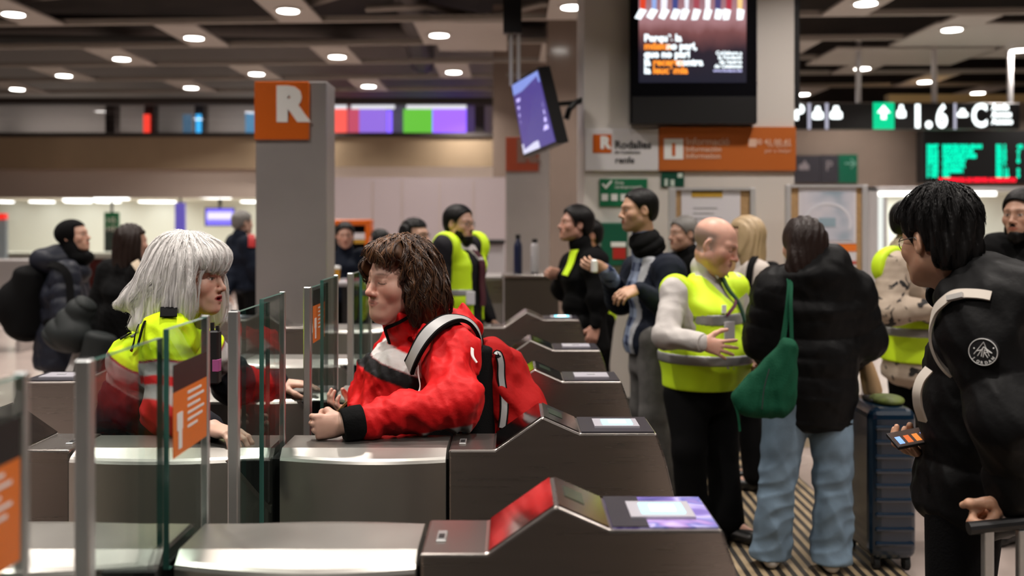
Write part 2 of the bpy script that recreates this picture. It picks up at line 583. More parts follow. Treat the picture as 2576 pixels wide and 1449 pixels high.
# ticket hall behind the left opening
struct('wall_ticket', MB().box(-30, XP(830, 27), 29.0, 29.2, 0, 3.0), M['shopwhite'])
struct('ceiling_ticket', MB().box(-30, XP(660, 21), YW + 0.4, 29.2, ZP(497, YW) + 0.06, ZP(497, YW) + 0.12), M['shopwhite'])
for k in range(5):
    area_light('ticket_hall_light', (-13.5 + 2.3 * k, 25.2, 2.0), 1.6, 75, (1.0, 0.98, 0.86), shape='RECTANGLE', size_y=1.2)
lp = [(173, 232, 502), (250, 312, 499), (0, 20, 526), (88, 124, 522), (176, 218, 524), (254, 292, 524), (360, 410, 521), (408, 432, 512), (515, 572, 496), (614, 643, 521)]
for k, (xa, xb, py) in enumerate(lp):
    Y = min(28.3, (ZP(497, YW) + 0.05 - HC) * FPX / max(1, HY - py))
    zc = ZP(497, YW) + 0.05
    Yn = max(YW + 0.6, Y)
    o = MB().box(XP(xa, Yn), XP(xb, Yn), Yn - 0.35, Yn + 0.35, zc - 0.03, zc + 0.01).obj('ceiling_panel_light', emat('panel_light', (1, 1, 0.96), 3.0))
    tag(o, '%s flat panel lamp from the left under the ticket hall ceiling' % (['first', 'second', 'third', 'fourth', 'fifth', 'sixth', 'seventh', 'eighth', 'ninth', 'tenth'][sorted(range(10), key=lambda q: lp[q][0]).index(k)]), 'panel light', 'panel lamps of the ticket hall')
M['counter_red'] = pmat('dark_red_counter', (0.12, 0.012, 0.010), 0.4)
YCN = 22.5
t = empty('ticket_counter', ((XP(215, YCN) + XP(640, YCN)) / 2, YCN, 0), 'long ticket counter with dark red front and pale top', 'counter')
MB().box(XP(-30, YCN), XP(640, YCN), YCN, YCN + 0.7, 0, ZP(650, YCN), b=0.01).obj('body', M['counter_red'], t)
MB().box(XP(-30, YCN), XP(645, YCN), YCN - 0.08, YCN + 0.8, ZP(650, YCN), ZP(636, YCN), b=0.01).obj('worktop', M['shopwhite'], t)
# banner, posters and screens in the ticket hall
YB = 24.0
t = bann = empty('banner', (XP(280, YB), YB, ZP(645, YB)), 'tall green and grey banner hanging in the ticket hall', 'banner')
MB().box(XP(262, YB), XP(300, YB), YB, YB + 0.03, ZP(575, YB), ZP(534, YB)).obj('header', M['green'], t)
MB().box(XP(262, YB), XP(300, YB), YB, YB + 0.03, ZP(645, YB), ZP(575, YB)).obj('panel', pmat('banner_grey', (0.03, 0.05, 0.05), 0.5), t)
text('lettering', 'HS\nHN', (XP(268, YB), YB - 0.01, ZP(582, YB)), 0.2, M['white_text'], t)
zct = ZP(497, YW) + 0.06
t = empty('upright_screen', (XP(452, YB), YB, ZP(588, YB)), 'narrow upright violet screen in the ticket hall', 'screen')
MB().box(XP(440, YB), XP(465, YB), YB, YB + 0.08, ZP(588, YB), ZP(510, YB)).obj('display', emat('poster_screen', (0.16, 0.12, 0.55), 0.55), t)
MB().box(XP(450, YB), XP(455, YB), YB + 0.03, YB + 0.06, ZP(510, YB), zct).obj('hanger', M['black'], t)
MB().box(XP(278, YB), XP(284, YB), YB + 0.005, YB + 0.025, ZP(534, YB), zct).obj('hanger', M['black'], bann)
t = empty('monitor', (XP(552, YB), YB, ZP(567, YB)), 'bright purple and white monitor mounted in the ticket hall', 'screen')
MB().box(XP(548, YB), XP(556, YB), YB + 0.04, YB + 0.08, ZP(522, YB), zct).obj('hanger', M['black'], t)
MB().box(XP(514, YB), XP(590, YB), YB + 0.02, YB + 0.1, ZP(569, YB), ZP(522, YB)).obj('casing', M['black'], t)
MB().box(XP(518, YB), XP(587, YB), YB, YB + 0.03, ZP(566, YB), ZP(525, YB)).obj('display', emat('monitor_violet', (0.20, 0.16, 0.85), 1.0), t)
MB().box(XP(522, YB), XP(584, YB), YB - 0.01, YB + 0.01, ZP(552, YB), ZP(534, YB)).obj('text_lines', emat('monitor_white', (0.7, 0.65, 1.0), 1.0), t)
t = empty('poster_stand', (XP(6, 20), 20, 0), 'pale stand with a red header at the left edge of the photo', 'poster stand')
MB().box(XP(-20, 20), XP(14, 20), 20, 20.1, 0.0, ZP(552, 20)).obj('panel', pmat('pale_blue_panel', (0.55, 0.66, 0.72), 0.5), t)
MB().box(XP(-20, 20), XP(14, 20), 19.98, 20.1, ZP(552, 20), ZP(537, 20)).obj('header', emat('red_header', (0.9, 0.03, 0.02), 0.8), t)
# metal bench near the left edge
YBN = 12.5
t = empty('bench', (XP(40, YBN), YBN, 0), 'grey metal waiting bench at the left edge behind the black backpack', 'bench')
MB().box(XP(-80, YBN), XP(95, YBN), YBN, YBN + 0.08, 0.75, 1.12, b=0.02).obj('backrest', M['totem'], t)
MB().box(XP(-80, YBN), XP(95, YBN), YBN - 0.45, YBN, 0.42, 0.47, b=0.01).obj('seat', M['totem'], t)
for px in (-60, 80):
    MB().box(XP(px, YBN) - 0.03, XP(px, YBN) + 0.03, YBN - 0.35, YBN + 0.05, 0.0, 0.42).obj('leg', M['totem'], t)

# white hoarding behind the centre
YH = 15.0
mb = MB()
mb.box(XP(800, YH), XP(1272, YH), YH, YH + 0.12, 0, ZP(446, YH))
struct('wall_hoarding', mb, M['hoard'])
struct('wall_middle', MB().box(XP(826, 19), XP(1290, 19), 19.0, 19.3, 0, ZP(420, 19)), M['fascia'])
for k, (xa, xb, ya, yb) in enumerate(((826, 828, 460, 700), (936, 938, 460, 700), (1010, 1012, 460, 700), (1105, 1107, 460, 700), (1190, 1192, 460, 700))):
    struct('trim_%d' % (10 + k), MB().box(XP(xa, YH), XP(xb, YH), YH - 0.012, YH, 0.2, ZP(455, YH)), M['fascia'])
# middle wall of beige marble and the passage behind the small totem
M['marble'] = pmat('beige_marble', (0.27, 0.21, 0.175), 0.14, noise=0.15, nscale=0.8)
struct('wall_passage', MB().box(XP(1240, 18), XP(1500, 18), 18.0, 18.3, 0, ZCEIL + 1.3), M['marble'])
struct('column_1', MB().box(XP(1378, 13.5), XP(1452, 13.5), 13.5, 14.2, 0, ZCEIL + 1.3), M['marble'])
YR = 18.0
struct('wall_right', MB().box(XP(1990, YR), 22, YR, YR + 0.3, 0, ZP(258, YR)), M['marble'])
struct('trim_20', MB().box(XP(2235, YR), 20, YR - 0.06, YR + 0.2, ZP(258, YR), ZP(238, YR)), pmat('pale_wood_trim', (0.62, 0.44, 0.20), 0.5))
struct('wall_far', MB().box(XP(1240, 23.6), 24, 23.6, 23.8, 0, ZCEIL + 1.35), M['plenum'])
# pillar with the screen
YPI = 8.1
struct('pillar', MB().box(XP(1470, YPI), XP(1998, YPI), YPI, YPI + 0.9, 0, ZCEIL + 1.3), M['pillar'])
struct('baseboard_pillar', MB().box(XP(1470, YPI) - 0.012, XP(1998, YPI) + 0.012, YPI - 0.012, YPI + 0.9, 0, 0.16), M['duct'])
# ------------------------------------------------------------------ ticket gates
YN = [1.06, 1.94, 2.82, 3.73, 4.64, 6.07]
GW = 0.225
ZT = 0.95
XC = -0.716           # middle of every gate
HEADP = [(0.537, 0.0), (0.537, ZT), (0.668, ZT), (0.802, 1.044), (0.909, 0.997), (1.126, 0.997), (1.150, 0.93), (1.37, 0.0)]
M['reader_dark'] = pmat('reader_frame', (0.030, 0.028, 0.036), 0.28)
M['reader_white'] = pmat('reader_card_white', (0.42, 0.41, 0.46), 0.3)
M['reader_lit'] = emat('reader_lit', (0.25, 0.85, 1.0), 2.2)
M['reader_core'] = emat('reader_core', (0.9, 1.0, 1.0), 4.0)
M['polish_dark'] = pmat('dark_polished_steel', (0.34, 0.32, 0.33), 0.14, 1.0)
M['lcd'] = pmat('display_window', (0.03, 0.045, 0.03), 0.15)
M['polish'] = pmat('polished_steel', (0.66, 0.62, 0.60), 0.10, 1.0, noise=0.05, nscale=4, bump=0.03, bscale=10)


def swirl():
    m, nt, b = new_mat('violet_swirl_print')
    tc = nt.nodes.new('ShaderNodeTexCoord')
    n = nt.nodes.new('ShaderNodeTexNoise')
    n.inputs['Scale'].default_value = 5
    n.inputs['Distortion'].default_value = 1.6
    cr = nt.nodes.new('ShaderNodeValToRGB')
    el = cr.color_ramp.elements
    el[0].position, el[0].color = 0.30, (0.04, 0.05, 0.22, 1)
    el[1].position, el[1].color = 0.75, (0.55, 0.45, 0.80, 1)
    for p, c in ((0.44, (0.20, 0.15, 0.50, 1)), (0.50, (0.50, 0.46, 0.82, 1)), (0.56, (0.13, 0.15, 0.48, 1)), (0.63, (0.34, 0.22, 0.55, 1))):
        e = el.new(p)
        e.color = c
    nt.links.new(tc.outputs['Object'], n.inputs['Vector'])
    nt.links.new(n.outputs['Fac'], cr.inputs[0])
    nt.links.new(cr.outputs[0], b.inputs['Base Color'])
    b.inputs['Roughness'].default_value = 0.25
    return m


M['swirl'] = swirl()

GATE_LABELS = ['steel ticket gate nearest the camera, only its glass and orange notice in view',
               'front steel ticket gate with a violet printed panel beside its glowing reader',
               'steel ticket gate under the red sleeve and fist of the woman in red',
               'third steel ticket gate, behind the woman in red, reader white and unlit',
               'fourth steel ticket gate with pale unlit reader, before the laughing man',
               'farthest steel ticket gate with small cyan glowing reader']


def head(t, s, yn, lit, sticker, xoff=0.0):
    """one end of the gate; s = +1 right end, -1 left end"""
    X = lambda u: XC + s * u
    yf = yn + GW
    prof = [(X(u), z) for u, z in HEADP]
    if s < 0:
        prof = prof[::-1]
    mb = MB().prism_y(prof, yn, yf)
    h = mb.obj('entry_head' if s > 0 else 'exit_head', M['steel'], t)
    bevel(h, 0.006, 2, 20)

    def plate(name, u0, z0, u1, z1, ya, yb, off, thick, mat, parent):
        d = np.array([s * (u1 - u0), 0, z1 - z0])
        nrm = np.array([-d[2], 0, d[0]]) * (1 if s > 0 else -1)
        nrm = nrm / np.linalg.norm(nrm)
        a, b = np.array([X(u0), 0, z0]), np.array([X(u1), 0, z1])
        V = []
        for o_ in (off - thick, off):
            for (q, y) in ((a, ya), (b, ya), (b, yb), (a, yb)):
                p = q + nrm * o_
                V.append((p[0], y, p[2]))
        F = [(0, 3, 2, 1), (4, 5, 6, 7), (0, 1, 5, 4), (1, 2, 6, 5), (2, 3, 7, 6), (3, 0, 4, 7)]
        if s < 0:
            F = [f[::-1] for f in F]
        return mesh_obj(name, V, F, mat, parent)

    # sloping polished face, display slope, reader plate
    plate('polished_slope', 0.672, 0.953, 0.799, 1.042, yn + 0.006, yf - 0.006, 0.003, 0.003, M['polish'], h)
    du, dz = 0.909 - 0.802, 0.997 - 1.044
    pl = plate('display_slope', 0.806, 1.0425, 0.905, 0.999, yn + 0.006, yf - 0.006, 0.003, 0.003, M['polish_dark'], h)
    plate('display_window', 0.822, 1.0355, 0.862, 1.018, yn + 0.09, yn + 0.17, 0.004, 0.002, M['lcd'], h)
    r = plate('reader_plate', 0.913, 0.997, 1.12, 0.997, yn + 0.006, yf - 0.006, 0.004, 0.004, M['swirl'] if sticker else M['reader_dark'], t)
    if sticker:
        plate('dark_border', 0.913, 0.997, 0.985, 0.997, yn + 0.006, yf - 0.006, 0.0055, 0.002, M['reader_dark'], r)
    c = plate('card_reader', 0.955, 0.997, 1.085, 0.997, yn + 0.055, yn + 0.165, 0.010, 0.006, M['reader_white'], r)
    if lit:
        plate('reader_light', 0.980, 0.997, 1.068, 0.997, yn + 0.078, yn + 0.146, 0.012, 0.003, M['reader_lit'], r)
        plate('reader_symbol', 1.0, 0.997, 1.05, 0.997, yn + 0.09, yn + 0.13, 0.0128, 0.003, M['reader_core'], r)
    elif lit is not None:
        plate('reader_symbol', 1.005, 0.997, 1.035, 0.997, yn + 0.10, yn + 0.12, 0.0125, 0.003, M['grey_text'], r)
    # small lock on the flat top
    lk = MB().box(X(0.572) - 0.010, X(0.572) + 0.010, yn + 0.075, yn + 0.14, ZT, ZT + 0.003, b=0.001).obj('lock_cover', M['alu'], h)
    MB().box(X(0.572) - 0.006, X(0.572) + 0.006, yn + 0.09, yn + 0.115, ZT + 0.003, ZT + 0.0045).obj('lock', M['black'], h)


def housing(t, xa, xb, yn, left_slot):
    """bulging middle body between xa and xb with a creased lid"""
    yf = yn + GW
    n = 18
    V, F = [], []
    K = 10
    for i in range(n + 1):
        u = i / n
        x = xa + (xb - xa) * u
        bl = 0.050 * math.sin(math.pi * min(1, max(0, (0.15 + 0.85 * (u if left_slot else 1 - u)))))
        c = 0.03
        V += [(x, yn - bl, 0.0), (x, yn - bl, ZT - 0.030), (x, yn - bl + 0.004, ZT - 0.022), (x, yn - bl + 0.012, ZT - 0.016), (x, yn + c, ZT),
              (x, yf - c, ZT), (x, yf + bl * 0.6 - 0.012, ZT - 0.010), (x, yf + bl * 0.6 - 0.004, ZT - 0.015), (x, yf + bl * 0.6, ZT - 0.023), (x, yf + bl * 0.6, 0.0)]
    for i in range(n):
        for k in range(K - 1):
            F.append((i * K + k, (i + 1) * K + k, (i + 1) * K + k + 1, i * K + k + 1))
    F.append(tuple(range(K)))
    F.append(tuple(range(n * K, n * K + K))[::-1])
    o = mesh_obj('housing', V, F, M['housing'], t)
    bm = o.data
    bm.polygons.foreach_set('use_smooth', np.array([len(p.vertices) == 4 for p in bm.polygons], dtype=bool))
    bm.set_sharp_from_angle(angle=math.radians(9))
    return o


def glass_leaf(t, x, ya, yb, z0, z1, strip, sticker=None, name='glass_leaf', edge=True):
    th = 0.006
    g = MB()
    v = [(x - th, ya, z0), (x + th, ya, z0), (x + th, yb, z0), (x - th, yb, z0), (x - th, ya, z1), (x + th, ya, z1), (x + th, yb, z1), (x - th, yb, z1)]
    g.add(v, [(1, 2, 6, 5), (3, 0, 4, 7)], 0)
    g.add(v, [(0, 3, 2, 1), (4, 5, 6, 7), (0, 1, 5, 4), (2, 3, 7, 6)], 1)
    leaf = g.obj(name, M['glass'], t, mats=[M['glass'], M['glass_edge']])
    w = 0.013
    if strip in ('near', 'both'):
        s = MB().box(x - w, x + w, ya - 0.022, ya + 0.004, z0, z1 + 0.006, b=0.003)
        so = s.obj('edge_strip', M['alu'], leaf)
        MB().box(x - 0.007, x + 0.007, ya - 0.016, ya - 0.002, z1 - 0.002, z1 + 0.0075).obj('strip_end', M['slot'], leaf)
    if strip in ('far', 'both'):
        MB().box(x - 0.008, x + 0.008, yb - 0.004, yb + 0.012, z0, z1 + 0.004, b=0.002).obj('edge_strip', M['alu'], leaf)
    if sticker:
        sa, sb, za, zb = sticker
        st = MB().box(x + th, x + th + 0.001, sa, sb, za, zb).obj('notice_sticker', M['orange_st'], leaf)
        MB().box(x + th + 0.0003, x + th + 0.0012, sa, sb, zb, zb + 0.055).obj('sticker_header', M['black'], leaf)
        L = sb - sa
        mb = MB()
        xx = x + th + 0.001
        # pictogram of a hand with a card, and lines of print
        mb.box(xx, xx + 0.0008, sa + 0.10 * L, sa + 0.26 * L, za + 0.05, za + 0.085)
        mb.box(xx, xx + 0.0008, sa + 0.14 * L, sa + 0.24 * L, za + 0.012, za + 0.05)
        mb.obj('pictogram', M['white_text'], leaf)
        mb = MB()
        for k, ll in enumerate((0.42, 0.5, 0.38, 0.5, 0.45, 0.3)):
            zz = zb - 0.016 - k * 0.014
            mb.box(xx, xx + 0.0008, sa + 0.40 * L, sa + (0.40 + ll) * L, zz, zz + 0.005)
        mb.obj('print_lines', M['white_text'], leaf)
    return leaf


XG = -0.674
gates = []
LEAF = {   # moving leaf: near y, far y, strip; second pane: near y, far y, strip, sticker
    0: None,
    1: None,
}
for k, yn in enumerate(YN):
    t = empty('ticket_gate', (XC, yn + GW / 2, 0), GATE_LABELS[k], 'ticket gate', 'row of steel ticket gates')
    gates.append(t)
    lit = {1: True, 2: True, 5: True}.get(k, False)
    head(t, +1, yn, lit, k == 1)
    head(t, -1, yn, False, False)
    housing(t, XG + 0.016, XC + 0.529, yn, False)
    housing(t, XC - 0.529, XG - 0.016, yn, True)
    MB().box(XC - 0.54, XC + 0.54, yn + 0.02, yn + GW - 0.02, 0.0, ZT - 0.03).obj('inner_core', M['slot'], t)
    # bracket under the leaf on the near side
    gp = MB().prism_y([(XG - 0.105, ZT - 0.018), (XG + 0.004, ZT - 0.145), (XG + 0.004, ZT - 0.163), (XG - 0.122, ZT - 0.018)], yn - 0.056, yn - 0.035)
    gp.obj('bracket_edge', M['polish'], t)
    MB().prism_y([(XG - 0.105, ZT - 0.018), (XG - 0.004, ZT - 0.138), (XG - 0.004, ZT - 0.018)], yn - 0.051, yn - 0.035).obj('bracket', M['slot'], t)
    yf = yn + GW
    if k != 0:
        glass_leaf(t, XG - 0.03, yn - 0.29, yn + 0.05, 0.22, 1.366, 'near', sticker=((yn - 0.24, yn - 0.02, 1.17, 1.30) if k in (3,) else None))
    if k == 0:
        glass_leaf(t, XG, yn + 0.0, yf + 0.08, ZT - 0.03, 1.388, 'far', name='glass_screen', sticker=(yn + 0.05, yf + 0.065, 1.14, 1.28))
    elif k == 1:
        glass_leaf(t, XG, yn + 0.0, yf + 0.02, ZT - 0.03, 1.388, 'far', name='glass_screen', sticker=(yn + 0.02, yf + 0.01, 1.13, 1.26))
    elif k == 2:
        glass_leaf(t, XG, yn - 0.14, yn + 0.10, ZT - 0.6, 1.388, 'far', name='glass_screen')
    else:
        glass_leaf(t, XG, yn - 0.20, yn + 0.08, ZT - 0.5, 1.388, 'far', name='glass_screen')

# ------------------------------------------------------------------ totems with the orange R
def totem(px0, px1, py_top, Y, sx1, sy0, sy1, label, rpx, om, lm):
    x0, x1 = XP(px0, Y), XP(px1, Y)
    zt = ZP(py_top, Y)
    t = empty('sign_totem', ((x0 + x1) / 2, Y + 0.15, 0), label, 'totem', 'steel totems with an orange sign')
    bevel(MB().box(x0, x1, Y, Y + 0.32, 0.0, zt).obj('body', M['totem'], t), 0.006, 2)
    pn = MB().box(x0 - 0.004, XP(sx1, Y), Y - 0.02, Y + 0.1, ZP(sy1, Y), ZP(sy0, Y), b=0.003).obj('sign_panel', om, t)
    text('letter', 'R', (XP(rpx[0], Y), Y - 0.022, ZP(rpx[2], Y)), (rpx[2] - rpx[1]) * Y / FPX / 0.70, lm, pn, extrude=0.002, bold=0.022 * Y / 7.0, sx=1.05)
    return t


totem(643, 822, 205, 6.9, 778, 206, 352, 'tall brushed steel totem with orange R sign behind the gates', (697, 222, 300), M['orange'], M['white_text'])
totem(1273, 1382, 345, 11.5, 1355, 345, 431, 'farther steel totem with dim orange sign behind the hanging screen', (1304, 356, 402), M['dim_orange'], M['dim_letter'])
# ------------------------------------------------------------------ signs, screens and boards on the pillar
Y = YPI
t = empty('wall_sign', (XP(1562, Y), Y, ZP(430, Y)), 'white sign with orange R logo on the upper left of the pillar', 'sign')
b = MB().box(XP(1471, Y), XP(1655, Y), Y - 0.03, Y, ZP(430, Y), ZP(325, Y), b=0.003).obj('panel', pmat('sign_white', (0.70, 0.68, 0.70), 0.5), t)
MB().box(XP(1491, Y), XP(1537, Y), Y - 0.034, Y - 0.03, ZP(385, Y), ZP(339, Y)).obj('logo_square', M['orange'], t)
text('logo_letter', 'R', (XP(1509, Y), Y - 0.036, ZP(373, Y)), 28 * Y / FPX / 0.70, M['white_text'], t, bold=0.008)
text('lettering', 'Rodalies', (XP(1545, Y), Y - 0.033, ZP(374, Y)), 0.088, M['dark_text'], t, bold=0.002)
text('lettering', 'de Catalunya', (XP(1545, Y), Y - 0.033, ZP(387, Y)), 0.04, M['dark_text'], t)
text('lettering', 'renfe', (XP(1546, Y), Y - 0.033, ZP(411, Y)), 0.075, M['dark_text'], t, bold=0.001)
t = empty('wall_sign', (XP(1827, Y), Y, ZP(430, Y)), 'wide orange information sign on the pillar under the big screen', 'sign')
MB().box(XP(1656, Y), XP(2000, Y), Y - 0.03, Y, ZP(430, Y), ZP(320, Y), b=0.003).obj('panel', pmat('dull_orange_sign', (0.50, 0.125, 0.018), 0.45), t)
MB().box(XP(1669, Y), XP(1717, Y), Y - 0.034, Y - 0.03, ZP(401, Y), ZP(350, Y)).obj('icon_square', M['white_text'], t)
text('icon_letter', 'i', (XP(1693, Y), Y - 0.037, ZP(391, Y)), 32 * Y / FPX / 0.72, M['orange'], t, align='CENTER', bold=0.006)
pale = pmat('pale_orange_lettering', (0.75, 0.50, 0.38), 0.5)
for k, w in enumerate(('Informació', 'Información', 'Information')):
    text('lettering', w, (XP(1723, Y), Y - 0.033, ZP((365, 382, 399)[k], Y)), (0.082, 0.06, 0.06)[k], pale, t, bold=0.001)
MB().box(XP(1881, Y), XP(1900, Y), Y - 0.033, Y - 0.03, ZP(370, Y), ZP(350, Y)).obj('phone_icon', pale, t)
text('lettering', '900 41 00 41', (XP(1988, Y), Y - 0.033, ZP(364, Y)), 0.062, pale, t, align='RIGHT', bold=0.001)
text('lettering', "Us ajudem\nper a viatjar", (XP(1988, Y), Y - 0.033, ZP(384, Y)), 0.045, pale, t, align='RIGHT')
# big advertising screen
Y2 = Y - 0.14
t = empty('advertising_screen', (XP(1745, Y2), Y2, ZP(315, Y2)), 'large black upright advertising screen high on the white pillar', 'screen')
bevel(MB().box(XP(1585, Y2), XP(1906, Y2), Y2, Y - 0.001, ZP(313, Y2), ZP(-230, Y2)).obj('casing', M['blackgloss'], t), 0.02, 3)
MB().box(XP(1590, Y2), XP(1902, Y2), Y2 - 0.01, Y2 + 0.01, ZP(311, Y2), ZP(243, Y2), b=0.004).obj('lower_cover', M['black'], t)


def ad_mat():
    m, nt, b = new_mat('advert_picture')
    tc = nt.nodes.new('ShaderNodeTexCoord')
    sp = nt.nodes.new('ShaderNodeSeparateXYZ')
    nt.links.new(tc.outputs['Generated'], sp.inputs[0])
    cr = nt.nodes.new('ShaderNodeValToRGB')
    el = cr.color_ramp.elements
    el[0].position, el[0].color = 0.0, (0.012, 0.012, 0.022, 1)
    el[1].position, el[1].color = 1.0, (0.25, 0.10, 0.12, 1)
    for p, c in ((0.18, (0.020, 0.014, 0.022, 1)), (0.30, (0.16, 0.06, 0.06, 1)), (0.36, (0.30, 0.15, 0.16, 1)), (0.42, (0.34, 0.18, 0.20, 1)), (0.55, (0.22, 0.10, 0.12, 1))):
        e = el.new(p); e.color = c
    nz = nt.nodes.new('ShaderNodeTexNoise'); nz.inputs['Scale'].default_value = 6
    ad = nt.nodes.new('ShaderNodeMath'); ad.operation = 'MULTIPLY_ADD'
    ad.inputs[1].default_value = 0.10
    nt.links.new(tc.outputs['Generated'], nz.inputs['Vector'])
    nt.links.new(nz.outputs['Fac'], ad.inputs[0])
    nt.links.new(sp.outputs[2], ad.inputs[2])
    sb = nt.nodes.new('ShaderNodeMath'); sb.operation = 'SUBTRACT'; sb.inputs[1].default_value = 0.05
    nt.links.new(ad.outputs[0], sb.inputs[0])
    nt.links.new(sb.outputs[0], cr.inputs[0])
    nt.links.new(cr.outputs[0], b.inputs['Emission Color'])
    b.inputs['Base Color'].default_value = (0.01, 0.01, 0.01, 1)
    b.inputs['Emission Strength'].default_value = 1.0
    b.inputs['Roughness'].default_value = 0.2
    return m


yd = Y2 - 0.006
d = MB().box(XP(1607, Y2), XP(1877, Y2), yd, Y2 + 0.01, ZP(208, Y2), ZP(-215, Y2)).obj('display', ad_mat(), t)
scr_w = emat('screen_white', (0.85, 0.95, 1.0), 1.25)
scr_o = emat('screen_orange', (1.0, 0.30, 0.03), 1.0)
tw = 0.062
rows = [((1620, 'Perquè la', scr_w),), ((1620, 'música', scr_o), (1676, 'no pari,', scr_w)), ((1620, 'que no pari', scr_w),), ((1620, 'la', scr_w), (1642, 'recerca', scr_o), (1702, 'contra', scr_w)), ((1620, 'la', scr_w), (1642, 'leucèmia', scr_o))]
for k, r in enumerate(rows):
    for (px, w, mm) in r:
        text('advert_text', w, (XP(px, Y2), yd - 0.002, ZP(104 + 20.3 * k, Y2)), 0.079, mm, d, bold=0.0035, extrude=0.0005)
for k, w in enumerate(('Col·labora a', 'la Fundació', 'de recerca', 'de Catalunya')):
    text('advert_text', w, (XP(1866, Y2), yd - 0.002, ZP(138 + 11 * k, Y2)), 0.042, scr_w, d, align='RIGHT', bold=0.0015, extrude=0.0005)
text('advert_text', 'www.fundacio.cat', (XP(1866, Y2), yd - 0.002, ZP(181, Y2)), 0.032, emat('screen_violet', (0.6, 0.6, 1.0), 0.8), d, align='RIGHT', bold=0.001, extrude=0.0005)
# the picture: a row of dancers' legs and white shoes on a stage
rr = random.Random(3)
lc = [(0.6, 0.05, 0.02), (0.25, 0.35, 0.65), (0.75, 0.75, 0.85), (0.05, 0.06, 0.2), (0.7, 0.7, 0.78), (0.3, 0.06, 0.08), (0.85, 0.85, 0.9), (0.06, 0.05, 0.15), (0.35, 0.03, 0.05), (0.75, 0.5, 0.2)]
for k in range(10):
    px = 1618 + k * 27
    mm = emat('advert_figure_%d' % k, lc[k], 1.0)
    mb = MB()
    mb.prism_y([(XP(px - 8, Y2), ZP(-120, Y2)), (XP(px - 6 + rr.uniform(-4, 4), Y2), ZP(30, Y2)), (XP(px + 5, Y2), ZP(32, Y2)), (XP(px + 13, Y2), ZP(-120, Y2))], yd - 0.0015, yd - 0.0008)
    mb.obj('advert_figure', mm, d)
    mb = MB()
    q = px - 3 + rr.uniform(-5, 5)
    dx = (1742 - px) * 0.05
    mb.prism_y([(XP(q - 13 - dx, Y2), ZP(46 + rr.uniform(-4, 6), Y2)), (XP(q + 2 - dx, Y2), ZP(50, Y2)), (XP(q + 12, Y2), ZP(26, Y2)), (XP(q - 6, Y2), ZP(22, Y2))], yd - 0.0022, yd - 0.0016)
    mb.obj('advert_shoe', scr_w, d)
MB().lathe(0, 0, [(0.001, 0), (0.001, 0.001)], 6)
# white square panel in the advert is a QR code in the photograph: left out
# slim black screen on the right flank of the pillar
o = bevel(MB().box(XP(1998, Y) + 0.002, XP(1998, Y) + 0.06, Y + 0.04, Y + 0.75, ZP(272, Y), ZP(-200, Y)).obj('side_screen', M['black'], None), 0.01, 2)
tag(o, 'black screen seen edge-on at the right flank of the pillar', 'screen')
# green safety signs and the box
t = empty('safety_sign', (XP(1567, Y), Y, ZP(518, Y)), 'green sign with tick and pictograms on the pillar left of its boards', 'sign')
MB().box(XP(1508, Y), XP(1628, Y), Y - 0.012, Y, ZP(519, Y), ZP(450, Y)).obj('panel', M['green'], t)
mb = MB()
mb.prism_y([(XP(1513, Y), ZP(464, Y)), (XP(1518, Y), ZP(461, Y)), (XP(1523, Y), ZP(468, Y)), (XP(1537, Y), ZP(453, Y)), (XP(1540, Y), ZP(457, Y)), (XP(1524, Y), ZP(476, Y))], Y - 0.015, Y - 0.012)
mb.obj('tick', M['white_text'], t)
text('lettering', 'Zona', (XP(1546, Y), Y - 0.014, ZP(463, Y)), 0.035, M['white_text'], t)
text('lettering', 'cardioprotegida', (XP(1546, Y), Y - 0.014, ZP(474, Y)), 0.035, M['white_text'], t)
for px in (1513, 1537, 1561):
    MB().box(XP(px, Y), XP(px + 16, Y), Y - 0.015, Y - 0.012, ZP(505, Y), ZP(488, Y)).obj('pictogram', M['white_text'], t)
t = empty('exit_sign', (XP(1692, Y), Y, ZP(469, Y)), 'small dark green exit sign with pale figure under the orange sign', 'sign')
MB().box(XP(1663, Y), XP(1720, Y), Y - 0.015, Y, ZP(470, Y), ZP(433, Y)).obj('panel', pmat('dark_green', (0.004, 0.07, 0.04), 0.4), t)
for (a, b_, c, d_) in ((1671, 1679, 468, 450), (1686, 1696, 468, 452), (1704, 1716, 447, 436)):
    MB().box(XP(a, Y), XP(b_, Y), Y - 0.018, Y - 0.015, ZP(c, Y), ZP(d_, Y)).obj('pictogram', pmat('pale_green', (0.6, 0.7, 0.62), 0.5), t)
t = empty('first_aid_cabinet', (XP(1540, Y), Y, ZP(660, Y)), 'dark green first aid cabinet on the pillar behind the scarf', 'cabinet')
bevel(MB().box(XP(1510, Y), XP(1575, Y), Y - 0.12, Y, ZP(668, Y), ZP(560, Y)).obj('body', pmat('cabinet_green', (0.006, 0.10, 0.055), 0.4), t), 0.012, 3)
MB().box(XP(1533, Y), XP(1570, Y), Y - 0.125, Y - 0.12, ZP(620, Y), ZP(608, Y)).obj('label_plate', M['white_text'], t)
MB().box(XP(1538, Y), XP(1570, Y), Y - 0.125, Y - 0.12, ZP(650, Y), ZP(622, Y)).obj('red_plate', pmat('red_plate', (0.45, 0.02, 0.015), 0.5), t)

# notice boards standing before the pillar
M['cork'] = pmat('cork_board', (0.42, 0.26, 0.12), 0.8, noise=0.15, nscale=40)
M['paper'] = pmat('printed_paper', (0.66, 0.64, 0.68), 0.6)
M['boardframe'] = pmat('board_frame', (0.62, 0.61, 0.62), 0.35, 0.4)


